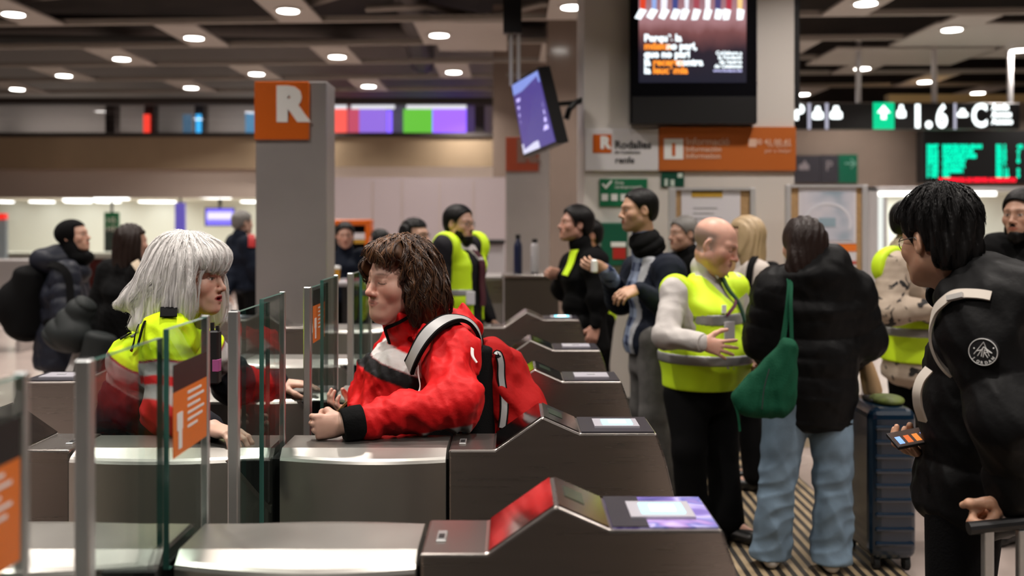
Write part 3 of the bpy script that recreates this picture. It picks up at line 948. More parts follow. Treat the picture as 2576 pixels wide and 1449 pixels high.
def board(x0, x1, y0, zb, cx0, cx1, px0, px1, pb, label, Y):
    t = empty('notice_board', (XP((x0 + x1) / 2, Y), Y, 0), label, 'notice board', 'notice boards by the pillar')
    f = MB()
    f.box(XP(x0, Y), XP(cx0, Y), Y - 0.05, Y, 0.0, ZP(y0, Y), b=0.004)
    f.box(XP(cx1, Y), XP(x1, Y), Y - 0.05, Y, 0.0, ZP(y0, Y), b=0.004)
    f.box(XP(cx0, Y), XP(cx1, Y), Y - 0.05, Y, ZP(y0 + 7, Y), ZP(y0, Y))
    f.box(XP(cx0, Y), XP(cx1, Y), Y - 0.05, Y, zb - 0.05, zb)
    f.obj('frame', M['boardframe'], t)
    MB().box(XP(cx0, Y), XP(cx1, Y), Y - 0.03, Y - 0.005, zb, ZP(y0 + 7, Y)).obj('cork_panel', M['cork'], t)
    p = MB().box(XP(px0, Y), XP(px1, Y), Y - 0.034, Y - 0.03, ZP(pb, Y), ZP(y0 + 8, Y)).obj('poster', M['paper'], t)
    return t, p


YBD = 7.75
t, p = board(1680, 1897, 472, 0.5, 1698, 1884, 1712, 1860, 640, 'notice board with yellow headed poster behind the grey haired man', YBD)
MB().box(XP(1738, YBD), XP(1815, YBD), YBD - 0.037, YBD - 0.034, ZP(496, YBD), ZP(479, YBD)).obj('yellow_header', pmat('yellow_header', (0.55, 0.33, 0.04), 0.5), p)
MB().box(XP(1738, YBD), XP(1815, YBD), YBD - 0.038, YBD - 0.035, ZP(484, YBD), ZP(479, YBD)).obj('dark_header', M['dark_text'], p)
mb = MB()
for k, w in enumerate((60, 52, 70, 66, 40, 70, 62)):
    y_ = 522 + k * 13
    mb.box(XP(1742, YBD), XP(1742 + w, YBD), YBD - 0.036, YBD - 0.034, ZP(y_ + 3, YBD), ZP(y_, YBD))
mb.obj('print_lines', M['grey_text'], p)
t, p = board(1973, 2178, 465, 0.5, 1986, 2164, 2006, 2150, 612, 'notice board with a pale station map behind the long black coat', YBD)


def map_mat():
    m, nt, b = new_mat('station_map_print')
    tc = nt.nodes.new('ShaderNodeTexCoord')
    v = nt.nodes.new('ShaderNodeTexVoronoi'); v.inputs['Scale'].default_value = 5
    n = nt.nodes.new('ShaderNodeTexNoise'); n.inputs['Scale'].default_value = 3.5
    cr = nt.nodes.new('ShaderNodeValToRGB')
    el = cr.color_ramp.elements
    el[0].position, el[0].color = 0.38, (0.30, 0.38, 0.46, 1)
    el[1].position, el[1].color = 0.60, (0.62, 0.60, 0.66, 1)
    e = el.new(0.47); e.color = (0.50, 0.52, 0.60, 1)
    nt.links.new(tc.outputs['Object'], n.inputs['Vector'])
    nt.links.new(n.outputs['Fac'], cr.inputs[0])
    nt.links.new(cr.outputs[0], b.inputs['Base Color'])
    b.inputs['Roughness'].default_value = 0.4
    return m


MB().box(XP(2014, YBD), XP(2143, YBD), YBD - 0.037, YBD - 0.034, ZP(605, YBD), ZP(482, YBD)).obj('map', map_mat(), p)
mp = MB()
for k in range(26):
    a0, a1 = math.pi * k / 26 - 0.3, math.pi * (k + 1) / 26 - 0.3
    c = np.array([XP(2078, YBD), ZP(562, YBD)])
    q = []
    for (a, r) in ((a0, 0.145), (a1, 0.145), (a1, 0.165), (a0, 0.165)):
        q.append((c[0] + r * 1.15 * math.cos(a), c[1] + r * math.sin(a)))
    mp.prism_y(q, YBD - 0.039, YBD - 0.037)
mp.obj('map_route', pmat('map_line', (0.66, 0.66, 0.72), 0.5), p)
MB().box(XP(2078 - 22, YBD), XP(2078 + 20, YBD), YBD - 0.039, YBD - 0.037, ZP(570, YBD), ZP(548, YBD)).obj('map_block', pmat('map_blue', (0.28, 0.38, 0.45), 0.5), p)
p2 = MB().box(XP(2008, YBD), XP(2150, YBD), YBD - 0.036, YBD - 0.03, ZP(690, YBD), ZP(622, YBD)).obj('leaflet', M['paper'], t)
MB().box(XP(2008, YBD), XP(2150, YBD), YBD - 0.039, YBD - 0.034, ZP(632, YBD), ZP(614, YBD)).obj('leaflet_header', M['orange_st'], t)
MB().box(XP(2020, YBD), XP(2150, YBD), YBD - 0.039, YBD - 0.035, ZP(664, YBD), ZP(656, YBD)).obj('red_line', pmat('red_line', (0.5, 0.08, 0.06), 0.5), t)

# hanging screen seen at a slant, with its pole
Yh = 8.3
t = empty('hanging_screen', P(1345, 285, Yh), 'slanted violet departures screen hanging from a pole', 'screen')
A = P(1288, 215, Yh + 0.45); B = P(1352, 178, Yh - 0.45); Cc = P(1396, 356, Yh - 0.45); D = P(1318, 388, Yh + 0.45)
nrm = np.cross(B - A, D - A); nrm = nrm / np.linalg.norm(nrm)
if nrm[1] > 0 or nrm[0] > 0:
    nrm = -nrm if nrm[0] > 0 else nrm


def quad_slab(name, A, B, C, D, n, o0, o1, mat, parent):
    V = [q + n * o0 for q in (A, B, C, D)] + [q + n * o1 for q in (A, B, C, D)]
    return mesh_obj(name, V, [(0, 1, 2, 3), (7, 6, 5, 4), (0, 4, 5, 1), (1, 5, 6, 2), (2, 6, 7, 3), (3, 7, 4, 0)], mat, parent)


def bil(u, v):
    return (A * (1 - u) + B * u) * (1 - v) + (D * (1 - u) + Cc * u) * v


quad_slab('casing', bil(-0.03, -0.04), bil(1.03, -0.04), bil(1.03, 1.04), bil(-0.03, 1.04), nrm, -0.10, -0.005, M['black'], t)
dsp = quad_slab('display', A, B, Cc, D, nrm, -0.01, 0.0, emat('departure_violet', (0.10, 0.07, 0.40), 0.5), t)
vio = emat('departure_text', (0.55, 0.48, 0.95), 1.0)
quad_slab('header_bar', bil(0.0, 0.0), bil(1, 0.0), bil(1, 0.15), bil(0.0, 0.15), nrm, 0.0, 0.002, emat('departure_header', (0.22, 0.30, 0.75), 0.8), dsp)
for k in range(6):
    v0 = 0.22 + k * 0.105
    quad_slab('text_row', bil(0.08, v0), bil(0.62, v0), bil(0.62, v0 + 0.045), bil(0.08, v0 + 0.045), nrm, 0.0, 0.002, vio, dsp)
    quad_slab('time_mark', bil(0.75, v0 - 0.01), bil(0.92, v0 - 0.01), bil(0.92, v0 + 0.055), bil(0.75, v0 + 0.055), nrm, 0.0, 0.002, vio, dsp)
quad_slab('footer_bar', bil(0.0, 0.86), bil(0.55, 0.86), bil(0.55, 1.0), bil(0.0, 1.0), nrm, 0.0, 0.002, emat('departure_footer', (0.6, 0.6, 0.8), 0.9), dsp)
c = bil(0.5, 0.0) - nrm * 0.06
MB().box(XP(1281, Yh), XP(1290, Yh), Yh - 0.02, Yh + 0.02, ZP(215, Yh), ZCEIL + 0.3).obj('pole', M['boardframe'], t)
MB().box(XP(1300, Yh), XP(1309, Yh), Yh - 0.02, Yh + 0.02, ZP(200, Yh), ZCEIL + 0.3).obj('pole', M['boardframe'], t)
MB().box(XP(1266, Yh), XP(1312, Yh), Yh - 0.05, Yh + 0.05, ZP(85, Yh), ZCEIL + 1.3).obj('bracket', M['black'], t)
# camera bracket on the pillar's left flank
t = empty('wall_bracket', P(1430, 290, YPI + 0.3), 'black cable bracket on the left flank of the pillar', 'bracket')
MB().tube([P(1470, 250, YPI + 0.3), P(1448, 258, YPI + 0.3), P(1432, 275, YPI + 0.3), P(1424, 300, YPI + 0.3)], 0.025, 8).obj('arm', M['black'], t)
MB().tube([P(1448, 258, YPI + 0.3), P(1405, 262, YPI + 0.3)], 0.02, 8).obj('rod', M['black'], t)

# ------------------------------------------------------------------ hanging direction sign, departures board, right side
Ys = 15.0
t = empty('direction_sign', (XP(2280, Ys), Ys, ZP(325, Ys)), 'long black hanging sign with lit arrow, pictograms and 1.6 °C clock display', 'sign')
MB().box(XP(1985, Ys), XP(2566, Ys), Ys, Ys + 0.18, ZP(325, Ys), ZP(259, Ys), b=0.01).obj('casing', M['black'], t)
wl = emat('sign_white_lit', (0.92, 1.0, 1.0), 1.9)
gl_ = emat('sign_green_lit', (0.0, 0.62, 0.28), 0.8)
MB().box(XP(2196, Ys), XP(2249, Ys), Ys - 0.015, Ys, ZP(325, Ys), ZP(258, Ys), b=0.005).obj('arrow_panel', gl_, t)
mb = MB()
mb.prism_y([(XP(2206, Ys), ZP(284, Ys)), (XP(2222, Ys), ZP(265, Ys)), (XP(2238, Ys), ZP(284, Ys)), (XP(2228, Ys), ZP(284, Ys)), (XP(2228, Ys), ZP(300, Ys)), (XP(2216, Ys), ZP(300, Ys)), (XP(2216, Ys), ZP(284, Ys))], Ys - 0.02, Ys - 0.015)
mb.obj('arrow', wl, t)
for (ch, px, y1, sz, bd) in (('P', 1998, 300, 36, 0.014), ('1', 2290, 319, 55, 0.016), ('.', 2326, 319, 70, 0.02), ('6', 2354, 319, 55, 0.016), ('C', 2443, 317, 55, 0.016)):
    text('lettering', ch, (XP(px, Ys), Ys - 0.012, ZP(y1, Ys)), sz * Ys / FPX / 0.70, wl, t, bold=bd, sx=0.72 if ch in '6C' else 0.9)
for (xa, xb) in ((2032, 2039), (2076, 2083), (2399, 2405)):
    MB().box(XP(xa, Ys), XP(xb, Ys), Ys - 0.012, Ys, ZP(325, Ys), ZP(260, Ys)).obj('divider', emat('divider_lit', (0.6, 0.6, 0.75), 0.6), t)
for (cx, cy, w, h) in ((2057, 284, 27, 34), (2103, 283, 30, 34), (2267, 280, 22, 34), (2421, 284, 26, 22)):   # taxi, car, lift and train pictograms
    mb = MB()
    a, b_ = w / 2, h / 2
    mb.prism_y([(XP(cx + dx * a, Ys), ZP(cy + dy * b_, Ys)) for dx, dy in ((-1, 0.85), (-1, 0.05), (-0.55, -0.25), (-0.35, -0.95), (0.35, -0.95), (0.55, -0.25), (1, 0.05), (1, 0.85), (0.5, 0.95), (-0.5, 0.95))], Ys - 0.012, Ys)
    mb.obj('pictogram', wl, t)
for k, (w, yy) in enumerate(((52, 273), (46, 291), (36, 309))):
    text('lettering', ('Accés', 'Access', 'Acceso')[k], (XP(2494, Ys), Ys - 0.012, ZP(yy + 3, Ys)), 0.125, wl, t, bold=0.006, sx=0.85)
for px in (2164, 2356, 2548):
    MB().box(XP(px - 5, Ys), XP(px + 6, Ys), Ys + 0.06, Ys + 0.12, ZP(259, Ys), ZCEIL + 0.2).obj('hanger', M['boardframe'], t)

Yd = 17.4
t = empty('departures_board', (XP(2470, Yd), Yd, ZP(460, Yd)), 'black departures board with rows of green letters and a red line', 'board')
MB().box(XP(2322, Yd), XP(2680, Yd), Yd, Yd + 0.3, ZP(460, Yd), ZP(328, Yd), b=0.01).obj('casing', M['black'], t)
led_g = emat('led_green', (0.0, 0.85, 0.50), 1.0)
led_r = emat('led_red', (1.0, 0.01, 0.03), 1.1)
rr = random.Random(11)
WORDS = ['BARCELONA-FRANÇA', 'MOLINS DE REI', 'MAÇANET-MASSANES', 'AEROPORT', 'VILANOVA', 'MANRESA', 'VIC', 'SANT CELONI', 'MATARÓ']
for k in range(7):
    yb_ = 373 + k * 12.1
    s = 9.3 * Yd / FPX / 0.70
    text('led_row', '%02d:%02d' % (18 + k // 4, (7 + k * 9) % 60), (XP(2330, Yd), Yd - 0.006, ZP(yb_, Yd)), s, led_g, t, bold=0.008)
    text('led_row', WORDS[k][:14 - (k % 3)], (XP(2371, Yd), Yd - 0.006, ZP(yb_, Yd)), s, led_g, t, bold=0.008, sx=0.86)
    text('led_row', 'R%d %d' % (k % 4 + 1, k * 2 + 1), (XP(2506, Yd), Yd - 0.006, ZP(yb_, Yd)), s, led_g, t, bold=0.008, sx=1.0)
    text('led_row', ('+2', '4', '1', '8', '', '3', '6')[k], (XP(2558, Yd), Yd - 0.006, ZP(yb_, Yd)), s, led_g, t, bold=0.008)
text('led_line', 'INCIDENCIA R3 SERVEI ALTERNATIU', (XP(2362, Yd), Yd - 0.006, ZP(457, Yd)), 9 * Yd / FPX / 0.70, led_r, t, bold=0.008, sx=0.92)
# grey pictogram signs on the right wall
Yg = 17.89
t = empty('pictogram_sign', (XP(2080, Yg), Yg, ZP(460, Yg)), 'unlit grey and green pictogram sign with an arrow on the marble wall', 'sign')
dk = pmat('sign_grey', (0.035, 0.032, 0.042), 0.4)
MB().box(XP(1996, Yg), XP(2063, Yg), Yg, Yg + 0.1, ZP(460, Yg), ZP(391, Yg)).obj('panel', dk, t)
MB().box(XP(2064, Yg), XP(2109, Yg), Yg, Yg + 0.1, ZP(460, Yg), ZP(390, Yg)).obj('panel', dk, t)
MB().box(XP(2110, Yg), XP(2157, Yg), Yg, Yg + 0.1, ZP(460, Yg), ZP(389, Yg)).obj('arrow_panel', pmat('sign_dim_green', (0.003, 0.10, 0.055), 0.4), t)
gp = pmat('dim_pictogram', (0.22, 0.19, 0.21), 0.5)
text('lettering', 'P', (XP(2076, Yg), Yg - 0.01, ZP(430, Yg)), 0.26, gp, t)
text('lettering', '→', (XP(2120, Yg), Yg - 0.01, ZP(424, Yg)), 0.28, pmat('dim_arrow', (0.15, 0.35, 0.27), 0.5), t)
MB().prism_y([(XP(2022 + dx * 13, Yg), ZP(415 + dy * 14, Yg)) for dx, dy in ((-1, 0.9), (-1, 0), (-0.3, -0.2), (0.2, -0.9), (0.6, -0.2), (1, 0), (1, 0.9))], Yg - 0.01, Yg).obj('pictogram', gp, t)

# bright glass-fronted vending shop
Yv = 14.0
t = empty('shop_front', (XP(2350, Yv), Yv + 0.4, 0), 'brightly lit glass kiosk with white lamps behind the young man', 'kiosk')
fr = MB()
xa, xb = XP(2188, Yv), XP(2700, Yv)
zt_ = ZP(470, Yv)
fr.box(xa, xa + 0.12, Yv, Yv + 0.1, 0, zt_, b=0.005)
fr.box(XP(2224, Yv), XP(2232, Yv), Yv, Yv + 0.06, 0, zt_ - 0.15)
fr.box(xa, xb, Yv, Yv + 0.1, zt_ - 0.06, zt_, b=0.005)
fr.obj('frame', M['boardframe'], t)
MB().box(xa, xb, Yv + 1.6, Yv + 1.65, 0, zt_).obj('back_panel', M['shopwhite'], t)
MB().box(xa, xb, Yv + 0.1, Yv + 1.6, zt_ - 0.05, zt_).obj('roof', M['shopwhite'], t)
MB().box(XP(2205, Yv), XP(2520, Yv), Yv + 0.15, Yv + 0.25, ZP(492, Yv), ZP(478, Yv)).obj('lamp_tube', emat('kiosk_lamp', (1, 1, 0.95), 2.2), t)
MB().box(XP(2196, Yv), XP(2222, Yv), Yv + 0.02, Yv + 0.06, ZP(760, Yv), ZP(495, Yv)).obj('light_panel', emat('kiosk_side_lamp', (0.85, 0.9, 0.85), 0.75), t)
MB().box(XP(2235, Yv), XP(2580, Yv), Yv + 1.2, Yv + 1.5, 0, 1.0).obj('counter', pmat('kiosk_counter', (0.5, 0.5, 0.5), 0.4), t)
for k in range(4):
    MB().box(XP(2240, Yv), XP(2262, Yv), Yv + 0.5, Yv + 0.52, ZP(548 + 12 * k, Yv), ZP(540 + 12 * k, Yv)).obj('price_strip', pmat('price_blue_%d' % k, (0.25, 0.32, 0.55), 0.5), t)
MB().box(XP(2236, Yv), XP(2266, Yv), Yv + 0.53, Yv + 0.56, ZP(600, Yv), ZP(500, Yv)).obj('poster', M['paper'], t)
area_light('kiosk_light', (XP(2380, Yv), Yv + 0.8, zt_ - 0.1), 2.0, 26, (1, 1, 0.93), shape='RECTANGLE', size_y=1.0)
# kiosk with the orange frame, service counter with bottles, tall table
Yk = 12.6
t = empty('orange_kiosk', (XP(880, Yk), Yk, 0), 'dark kiosk window with an orange frame before the white hoarding', 'kiosk')
f = MB()
f.box(XP(822, Yk), XP(933, Yk), Yk, Yk + 0.25, ZP(567, Yk), ZP(552, Yk), b=0.01)
f.box(XP(918, Yk), XP(933, Yk), Yk, Yk + 0.25, 0.0, ZP(567, Yk), b=0.01)
f.box(XP(780, Yk), XP(800, Yk), Yk, Yk + 0.25, 0.0, ZP(552, Yk), b=0.01)
f.obj('frame', M['orange'], t)
MB().box(XP(795, Yk), XP(920, Yk), Yk + 0.08, Yk + 0.2, 0.0, ZP(566, Yk)).obj('window', M['blackgloss'], t)
MB().box(XP(880, Yk), XP(922, Yk), Yk + 0.02, Yk + 0.08, ZP(602, Yk), ZP(586, Yk)).obj('price_panel', M['paper'], t)
MB().box(XP(890, Yk), XP(926, Yk), Yk + 0.02, Yk + 0.08, ZP(612, Yk), ZP(604, Yk)).obj('yellow_strip', pmat('kiosk_yellow', (0.55, 0.30, 0.03), 0.5), t)

Yq = 8.6
zq = ZP(697, Yq)
t = empty('service_counter', (XP(1335, Yq), Yq + 0.2, 0), 'dark steel service counter with two bottles on it before the small totem', 'counter')
bevel(MB().box(XP(1268, Yq), XP(1406, Yq), Yq, Yq + 0.45, 0, zq).obj('body', pmat('counter_dark_steel', (0.12, 0.10, 0.085), 0.4, 0.7), t), 0.008, 2)
bevel(MB().box(XP(1262, Yq), XP(1410, Yq), Yq - 0.02, Yq + 0.47, zq, zq + 0.02).obj('top', M['steel_top'], t), 0.004, 2)
o = MB().lathe(XP(1303, 8.8), 8.8, [(0.036, zq + 0.02), (0.038, zq + 0.04), (0.038, zq + 0.25), (0.034, zq + 0.28), (0.019, zq + 0.31), (0.019, zq + 0.33)], 24)
t = empty('bottle', (XP(1303, 8.8), 8.8, zq + 0.02), 'dark blue bottle on the service counter', 'bottle', 'bottles on the service counter')
o.obj('body', pmat('bottle_blue', (0.012, 0.018, 0.06), 0.35), t, smooth=True)
MB().lathe(XP(1303, 8.8), 8.8, [(0.022, zq + 0.33), (0.022, zq + 0.365)], 20).obj('cap', M['black'], t)
t = empty('bottle', (XP(1345, 8.8), 8.8, zq + 0.02), 'white bottle on the service counter', 'bottle', 'bottles on the service counter')
MB().lathe(XP(1345, 8.8), 8.8, [(0.034, zq + 0.02), (0.036, zq + 0.04), (0.036, zq + 0.25), (0.030, zq + 0.275), (0.022, zq + 0.29)], 24).obj('body', pmat('bottle_white', (0.6, 0.58, 0.6), 0.4), t, smooth=True)
MB().lathe(XP(1345, 8.8), 8.8, [(0.023, zq + 0.29), (0.023, zq + 0.325)], 20).obj('cap', M['black'], t)
# low steel cabinet left of it
t = empty('steel_cabinet', (XP(1240, 9.0), 9.2, 0), 'pale steel cabinet between the bearded man and the service counter', 'cabinet')
bevel(MB().box(XP(1196, 9.0), XP(1266, 9.0), 9.0, 9.5, 0, ZP(694, 9.0)).obj('body', M['totem'], t), 0.01, 2)
MB().box(XP(1198, 9.0), XP(1264, 9.0), 8.99, 9.0, ZP(760, 9.0), ZP(704, 9.0)).obj('door', M['steel'], t)
t = empty('ticket_machine', (XP(1240, 13.2), 13.3, 0), 'grey white machine before the hoarding right of the bearded man', 'machine')
bevel(MB().box(XP(1212, 13.2), XP(1270, 13.2), 13.2, 13.9, 0, ZP(612, 13.2)).obj('body', pmat('machine_grey', (0.42, 0.40, 0.42), 0.5), t), 0.02, 2)
MB().box(XP(1208, 13.2), XP(1270, 13.2), 13.15, 13.9, ZP(612, 13.2), ZP(604, 13.2)).obj('top', M['black'], t)

Yt = 8.6
zt2 = ZP(712, Yt)
t = empty('standing_table', (XP(880, Yt), Yt + 0.3, 0), 'tall table behind the gates with a pink folder and papers', 'table')
bevel(MB().box(XP(826, Yt), XP(985, Yt), Yt, Yt + 0.7, zt2 - 0.03, zt2).obj('top', pmat('table_grey', (0.25, 0.23, 0.24), 0.4), t), 0.004, 2)
for (px, yy) in ((836, Yt + 0.06), (975, Yt + 0.06), (836, Yt + 0.64), (975, Yt + 0.64)):
    x = XP(px, Yt)
    MB().box(x - 0.02, x + 0.02, yy - 0.02, yy + 0.02, 0, zt2 - 0.03).obj('leg', M['black'], t)
o = MB().box(XP(858, Yt), XP(888, Yt), Yt + 0.25, Yt + 0.5, zt2, zt2 + 0.012).obj('folder', pmat('pink_folder', (0.45, 0.06, 0.16), 0.5), None)
tag(o, 'dark pink folder lying on the tall table', 'folder')
o = MB().box(XP(840, Yt), XP(866, Yt), Yt + 0.04, Yt + 0.2, zt2, zt2 + 0.006).obj('paper_sheets', M['paper'], None)
tag(o, 'white papers on the near corner of the tall table', 'papers')
# ------------------------------------------------------------------ soft-body modelling: smooth unions meshed by surface nets
def nv(v):
    v = np.asarray(v, float)
    return v / (np.linalg.norm(v) + 1e-12)


class Shape:
    def __init__(self):
        self.ops = []     # (mode, fn, lo, hi, k)
        self.disps = []
        self.cuts = []
        self.off = 0.0

    def copy(self):
        s = Shape()
        s.ops, s.disps, s.cuts, s.off = list(self.ops), list(self.disps), list(self.cuts), self.off
        return s

    def _add(self, fn, lo, hi, k, mode):
        self.ops.append((mode, fn, np.asarray(lo, float), np.asarray(hi, float), k))
        return self

    def cap(self, a, b, ra, rb=None, k=0.02, mode=1, puff=None):
        a, b = np.asarray(a, float), np.asarray(b, float)
        rb = ra if rb is None else rb
        ab = b - a
        L2 = max(1e-9, ab @ ab)
        L = math.sqrt(L2)

        def fn(X, Y, Z):
            px, py, pz = X - a[0], Y - a[1], Z - a[2]
            t = np.clip((px * ab[0] + py * ab[1] + pz * ab[2]) / L2, 0, 1)
            d = np.sqrt((px - t * ab[0]) ** 2 + (py - t * ab[1]) ** 2 + (pz - t * ab[2]) ** 2)
            r = ra + (rb - ra) * t
            if puff:
                r = r - puff[1] * (1 - np.abs(np.sin(np.pi * (t * L / puff[0] + (puff[2] if len(puff) > 2 else 0)))) ** 0.6)
            return d - r
        R = max(ra, rb)
        return self._add(fn, np.minimum(a, b) - R, np.maximum(a, b) + R, k, mode)

    def chain(self, pts, rs, k=0.02, mode=1, puff=None):
        for i in range(len(pts) - 1):
            self.cap(pts[i], pts[i + 1], rs[i], rs[i + 1], k, mode, puff)
        return self

    def ell(self, c, r, R=None, k=0.02, mode=1):
        c, r = np.asarray(c, float), np.asarray(r, float)
        R = np.eye(3) if R is None else np.asarray(R, float)   # columns = local axes

        def fn(X, Y, Z):
            px, py, pz = X - c[0], Y - c[1], Z - c[2]
            q = [(px * R[0, i] + py * R[1, i] + pz * R[2, i]) / r[i] for i in range(3)]
            k0 = np.sqrt(q[0] ** 2 + q[1] ** 2 + q[2] ** 2)
            k1 = np.sqrt((q[0] / r[0]) ** 2 + (q[1] / r[1]) ** 2 + (q[2] / r[2]) ** 2) + 1e-9
            return k0 * (k0 - 1) / k1
        e = np.sqrt(((R * r[None, :]) ** 2).sum(1))
        return self._add(fn, c - e, c + e, k, mode)

    def ecap(self, a, b, r0, r1, side, k=0.03, mode=1, puff=None, cap=0.5):
        """elliptical tapered capsule; r0, r1 = (half width along side, half depth)"""
        a, b = np.asarray(a, float), np.asarray(b, float)
        ab = b - a
        L = np.linalg.norm(ab)
        w = ab / L
        s = np.asarray(side, float)
        s = nv(s - w * (s @ w))
        u = np.cross(w, s)

        def fn(X, Y, Z):
            px, py, pz = X - a[0], Y - a[1], Z - a[2]
            tt = px * w[0] + py * w[1] + pz * w[2]
            t = np.clip(tt / L, 0, 1)
            rs = r0[0] + (r1[0] - r0[0]) * t
            ru = r0[1] + (r1[1] - r0[1]) * t
            if puff:
                q = puff[1] * (1 - np.abs(np.sin(np.pi * (tt / puff[0] + (puff[2] if len(puff) > 2 else 0)))) ** 0.6)
                rs = rs - q
                ru = ru - q
            ex = np.maximum(0, np.abs(tt - L / 2) - L / 2)
            m = np.minimum(rs, ru)
            ds = px * s[0] + py * s[1] + pz * s[2]
            du = px * u[0] + py * u[1] + pz * u[2]
            q0, q1, q2 = ds / rs, du / ru, ex / (m * cap * 2 * 0.5 + 1e-6)
            k0 = np.sqrt(q0 ** 2 + q1 ** 2 + q2 ** 2)
            k1 = np.sqrt((q0 / rs) ** 2 + (q1 / ru) ** 2 + (q2 / (m * cap + 1e-6)) ** 2) + 1e-9
            return k0 * (k0 - 1) / k1
        R = max(max(r0), max(r1))
        return self._add(fn, np.minimum(a, b) - R, np.maximum(a, b) + R, k, mode)

    def box(self, c, h, R=None, rad=0.01, k=0.01, mode=1):
        c, h = np.asarray(c, float), np.asarray(h, float)
        R = np.eye(3) if R is None else np.asarray(R, float)

        def fn(X, Y, Z):
            px, py, pz = X - c[0], Y - c[1], Z - c[2]
            q = [np.abs(px * R[0, i] + py * R[1, i] + pz * R[2, i]) - h[i] + rad for i in range(3)]
            o = np.sqrt(sum(np.maximum(v, 0) ** 2 for v in q))
            return o + np.minimum(np.maximum(np.maximum(q[0], q[1]), q[2]), 0) - rad
        e = (np.abs(R) * h[None, :]).sum(1)
        return self._add(fn, c - e, c + e, k, mode)

    def disp(self, fn):
        self.disps.append(fn)
        return self

    def cut(self, fn, k=0.004):
        self.cuts.append((fn, k))
        return self

    def bounds(self):
        lo = np.min([o[2] for o in self.ops if o[0] == 1], axis=0)
        hi = np.max([o[3] for o in self.ops if o[0] == 1], axis=0)
        return lo, hi

    @staticmethod
    def _comb(F, d, k, mode):
        if mode == -1:
            d = -d
            if k > 0:
                h = np.clip(0.5 + 0.5 * (d - F) / k, 0, 1)
                return F + (d - F) * h + k * h * (1 - h)
            return np.maximum(F, d)
        if k > 0:
            h = np.clip(0.5 + 0.5 * (F - d) / k, 0, 1)
            return F + (d - F) * h - k * h * (1 - h)
        return np.minimum(F, d)

    def at(self, pts):
        pts = np.asarray(pts, float)
        X, Y, Z = pts[:, 0], pts[:, 1], pts[:, 2]
        F = np.full(len(pts), 10.0)
        for (mode, fn, lo, hi, k) in self.ops:
            F = self._comb(F, fn(X, Y, Z), k, mode)
        F = F - self.off
        for fn in self.disps:
            F = F - fn(X, Y, Z)
        for fn, k in self.cuts:
            F = self._comb(F, -fn(X, Y, Z), k, -1)
        return F

    def project(self, pts, off=0.0, it=5, base=None):
        p = np.array(pts, float)
        for _ in range(it):
            f = self.at(p) - off
            e = 2e-3
            g = np.stack([self.at(p + np.eye(3)[i] * e) - self.at(p - np.eye(3)[i] * e) for i in range(3)], 1) / (2 * e)
            n = g / (np.linalg.norm(g, axis=1, keepdims=True) + 1e-9)
            p = p - n * np.clip(f, -0.05, 0.05)[:, None]
        return p, n

    def grid(self, res, fine=None, pad=0.02):
        lo, hi = self.bounds()
        m = abs(self.off) + pad
        lo, hi = lo - m, hi + m
        axes = []
        for i in range(3):
            zones = [(f[0][i], f[1][i], f[2]) for f in (fine or [])]
            x = lo[i]
            a = [x]
            while x < hi[i]:
                r = res
                for (za, zb, zr) in zones:
                    if za - res < x < zb:
                        r = min(r, zr)
                x += r
                a.append(x)
            axes.append(np.array(a))
        return axes

    def mesh(self, res=0.006, fine=None):
        xs, ys, zs = self.grid(res, fine)
        nx, ny, nz = len(xs), len(ys), len(zs)
        F = np.full((nx, ny, nz), 0.2, dtype=np.float32)

        def sl(lo, hi, m):
            r = []
            for ax, l, h in zip((xs, ys, zs), lo, hi):
                i0 = max(0, np.searchsorted(ax, l - m) - 1)
                i1 = min(len(ax), np.searchsorted(ax, h + m) + 1)
                r.append(slice(i0, i1))
            return tuple(r)
        for (mode, fn, lo, hi, k) in self.ops:
            s = sl(lo, hi, k + abs(self.off) + 2.5 * res + 0.012)
            if any(q.stop <= q.start for q in s):
                continue
            X, Y, Z = xs[s[0]][:, None, None], ys[s[1]][None, :, None], zs[s[2]][None, None, :]
            F[s] = self._comb(F[s], fn(X, Y, Z), k, mode)
        if self.off:
            F -= self.off
        if self.disps or self.cuts:
            idx = np.nonzero(np.abs(F) < 0.06 if not self.cuts else F < 0.06)
            X, Y, Z = xs[idx[0]], ys[idx[1]], zs[idx[2]]
            v = F[idx].astype(np.float64)
            for fn in self.disps:
                v = v - fn(X, Y, Z)
            for fn, k in self.cuts:
                v = self._comb(v, -fn(X, Y, Z), k, -1)
            F[idx] = v
        return surface_nets(F, xs, ys, zs)


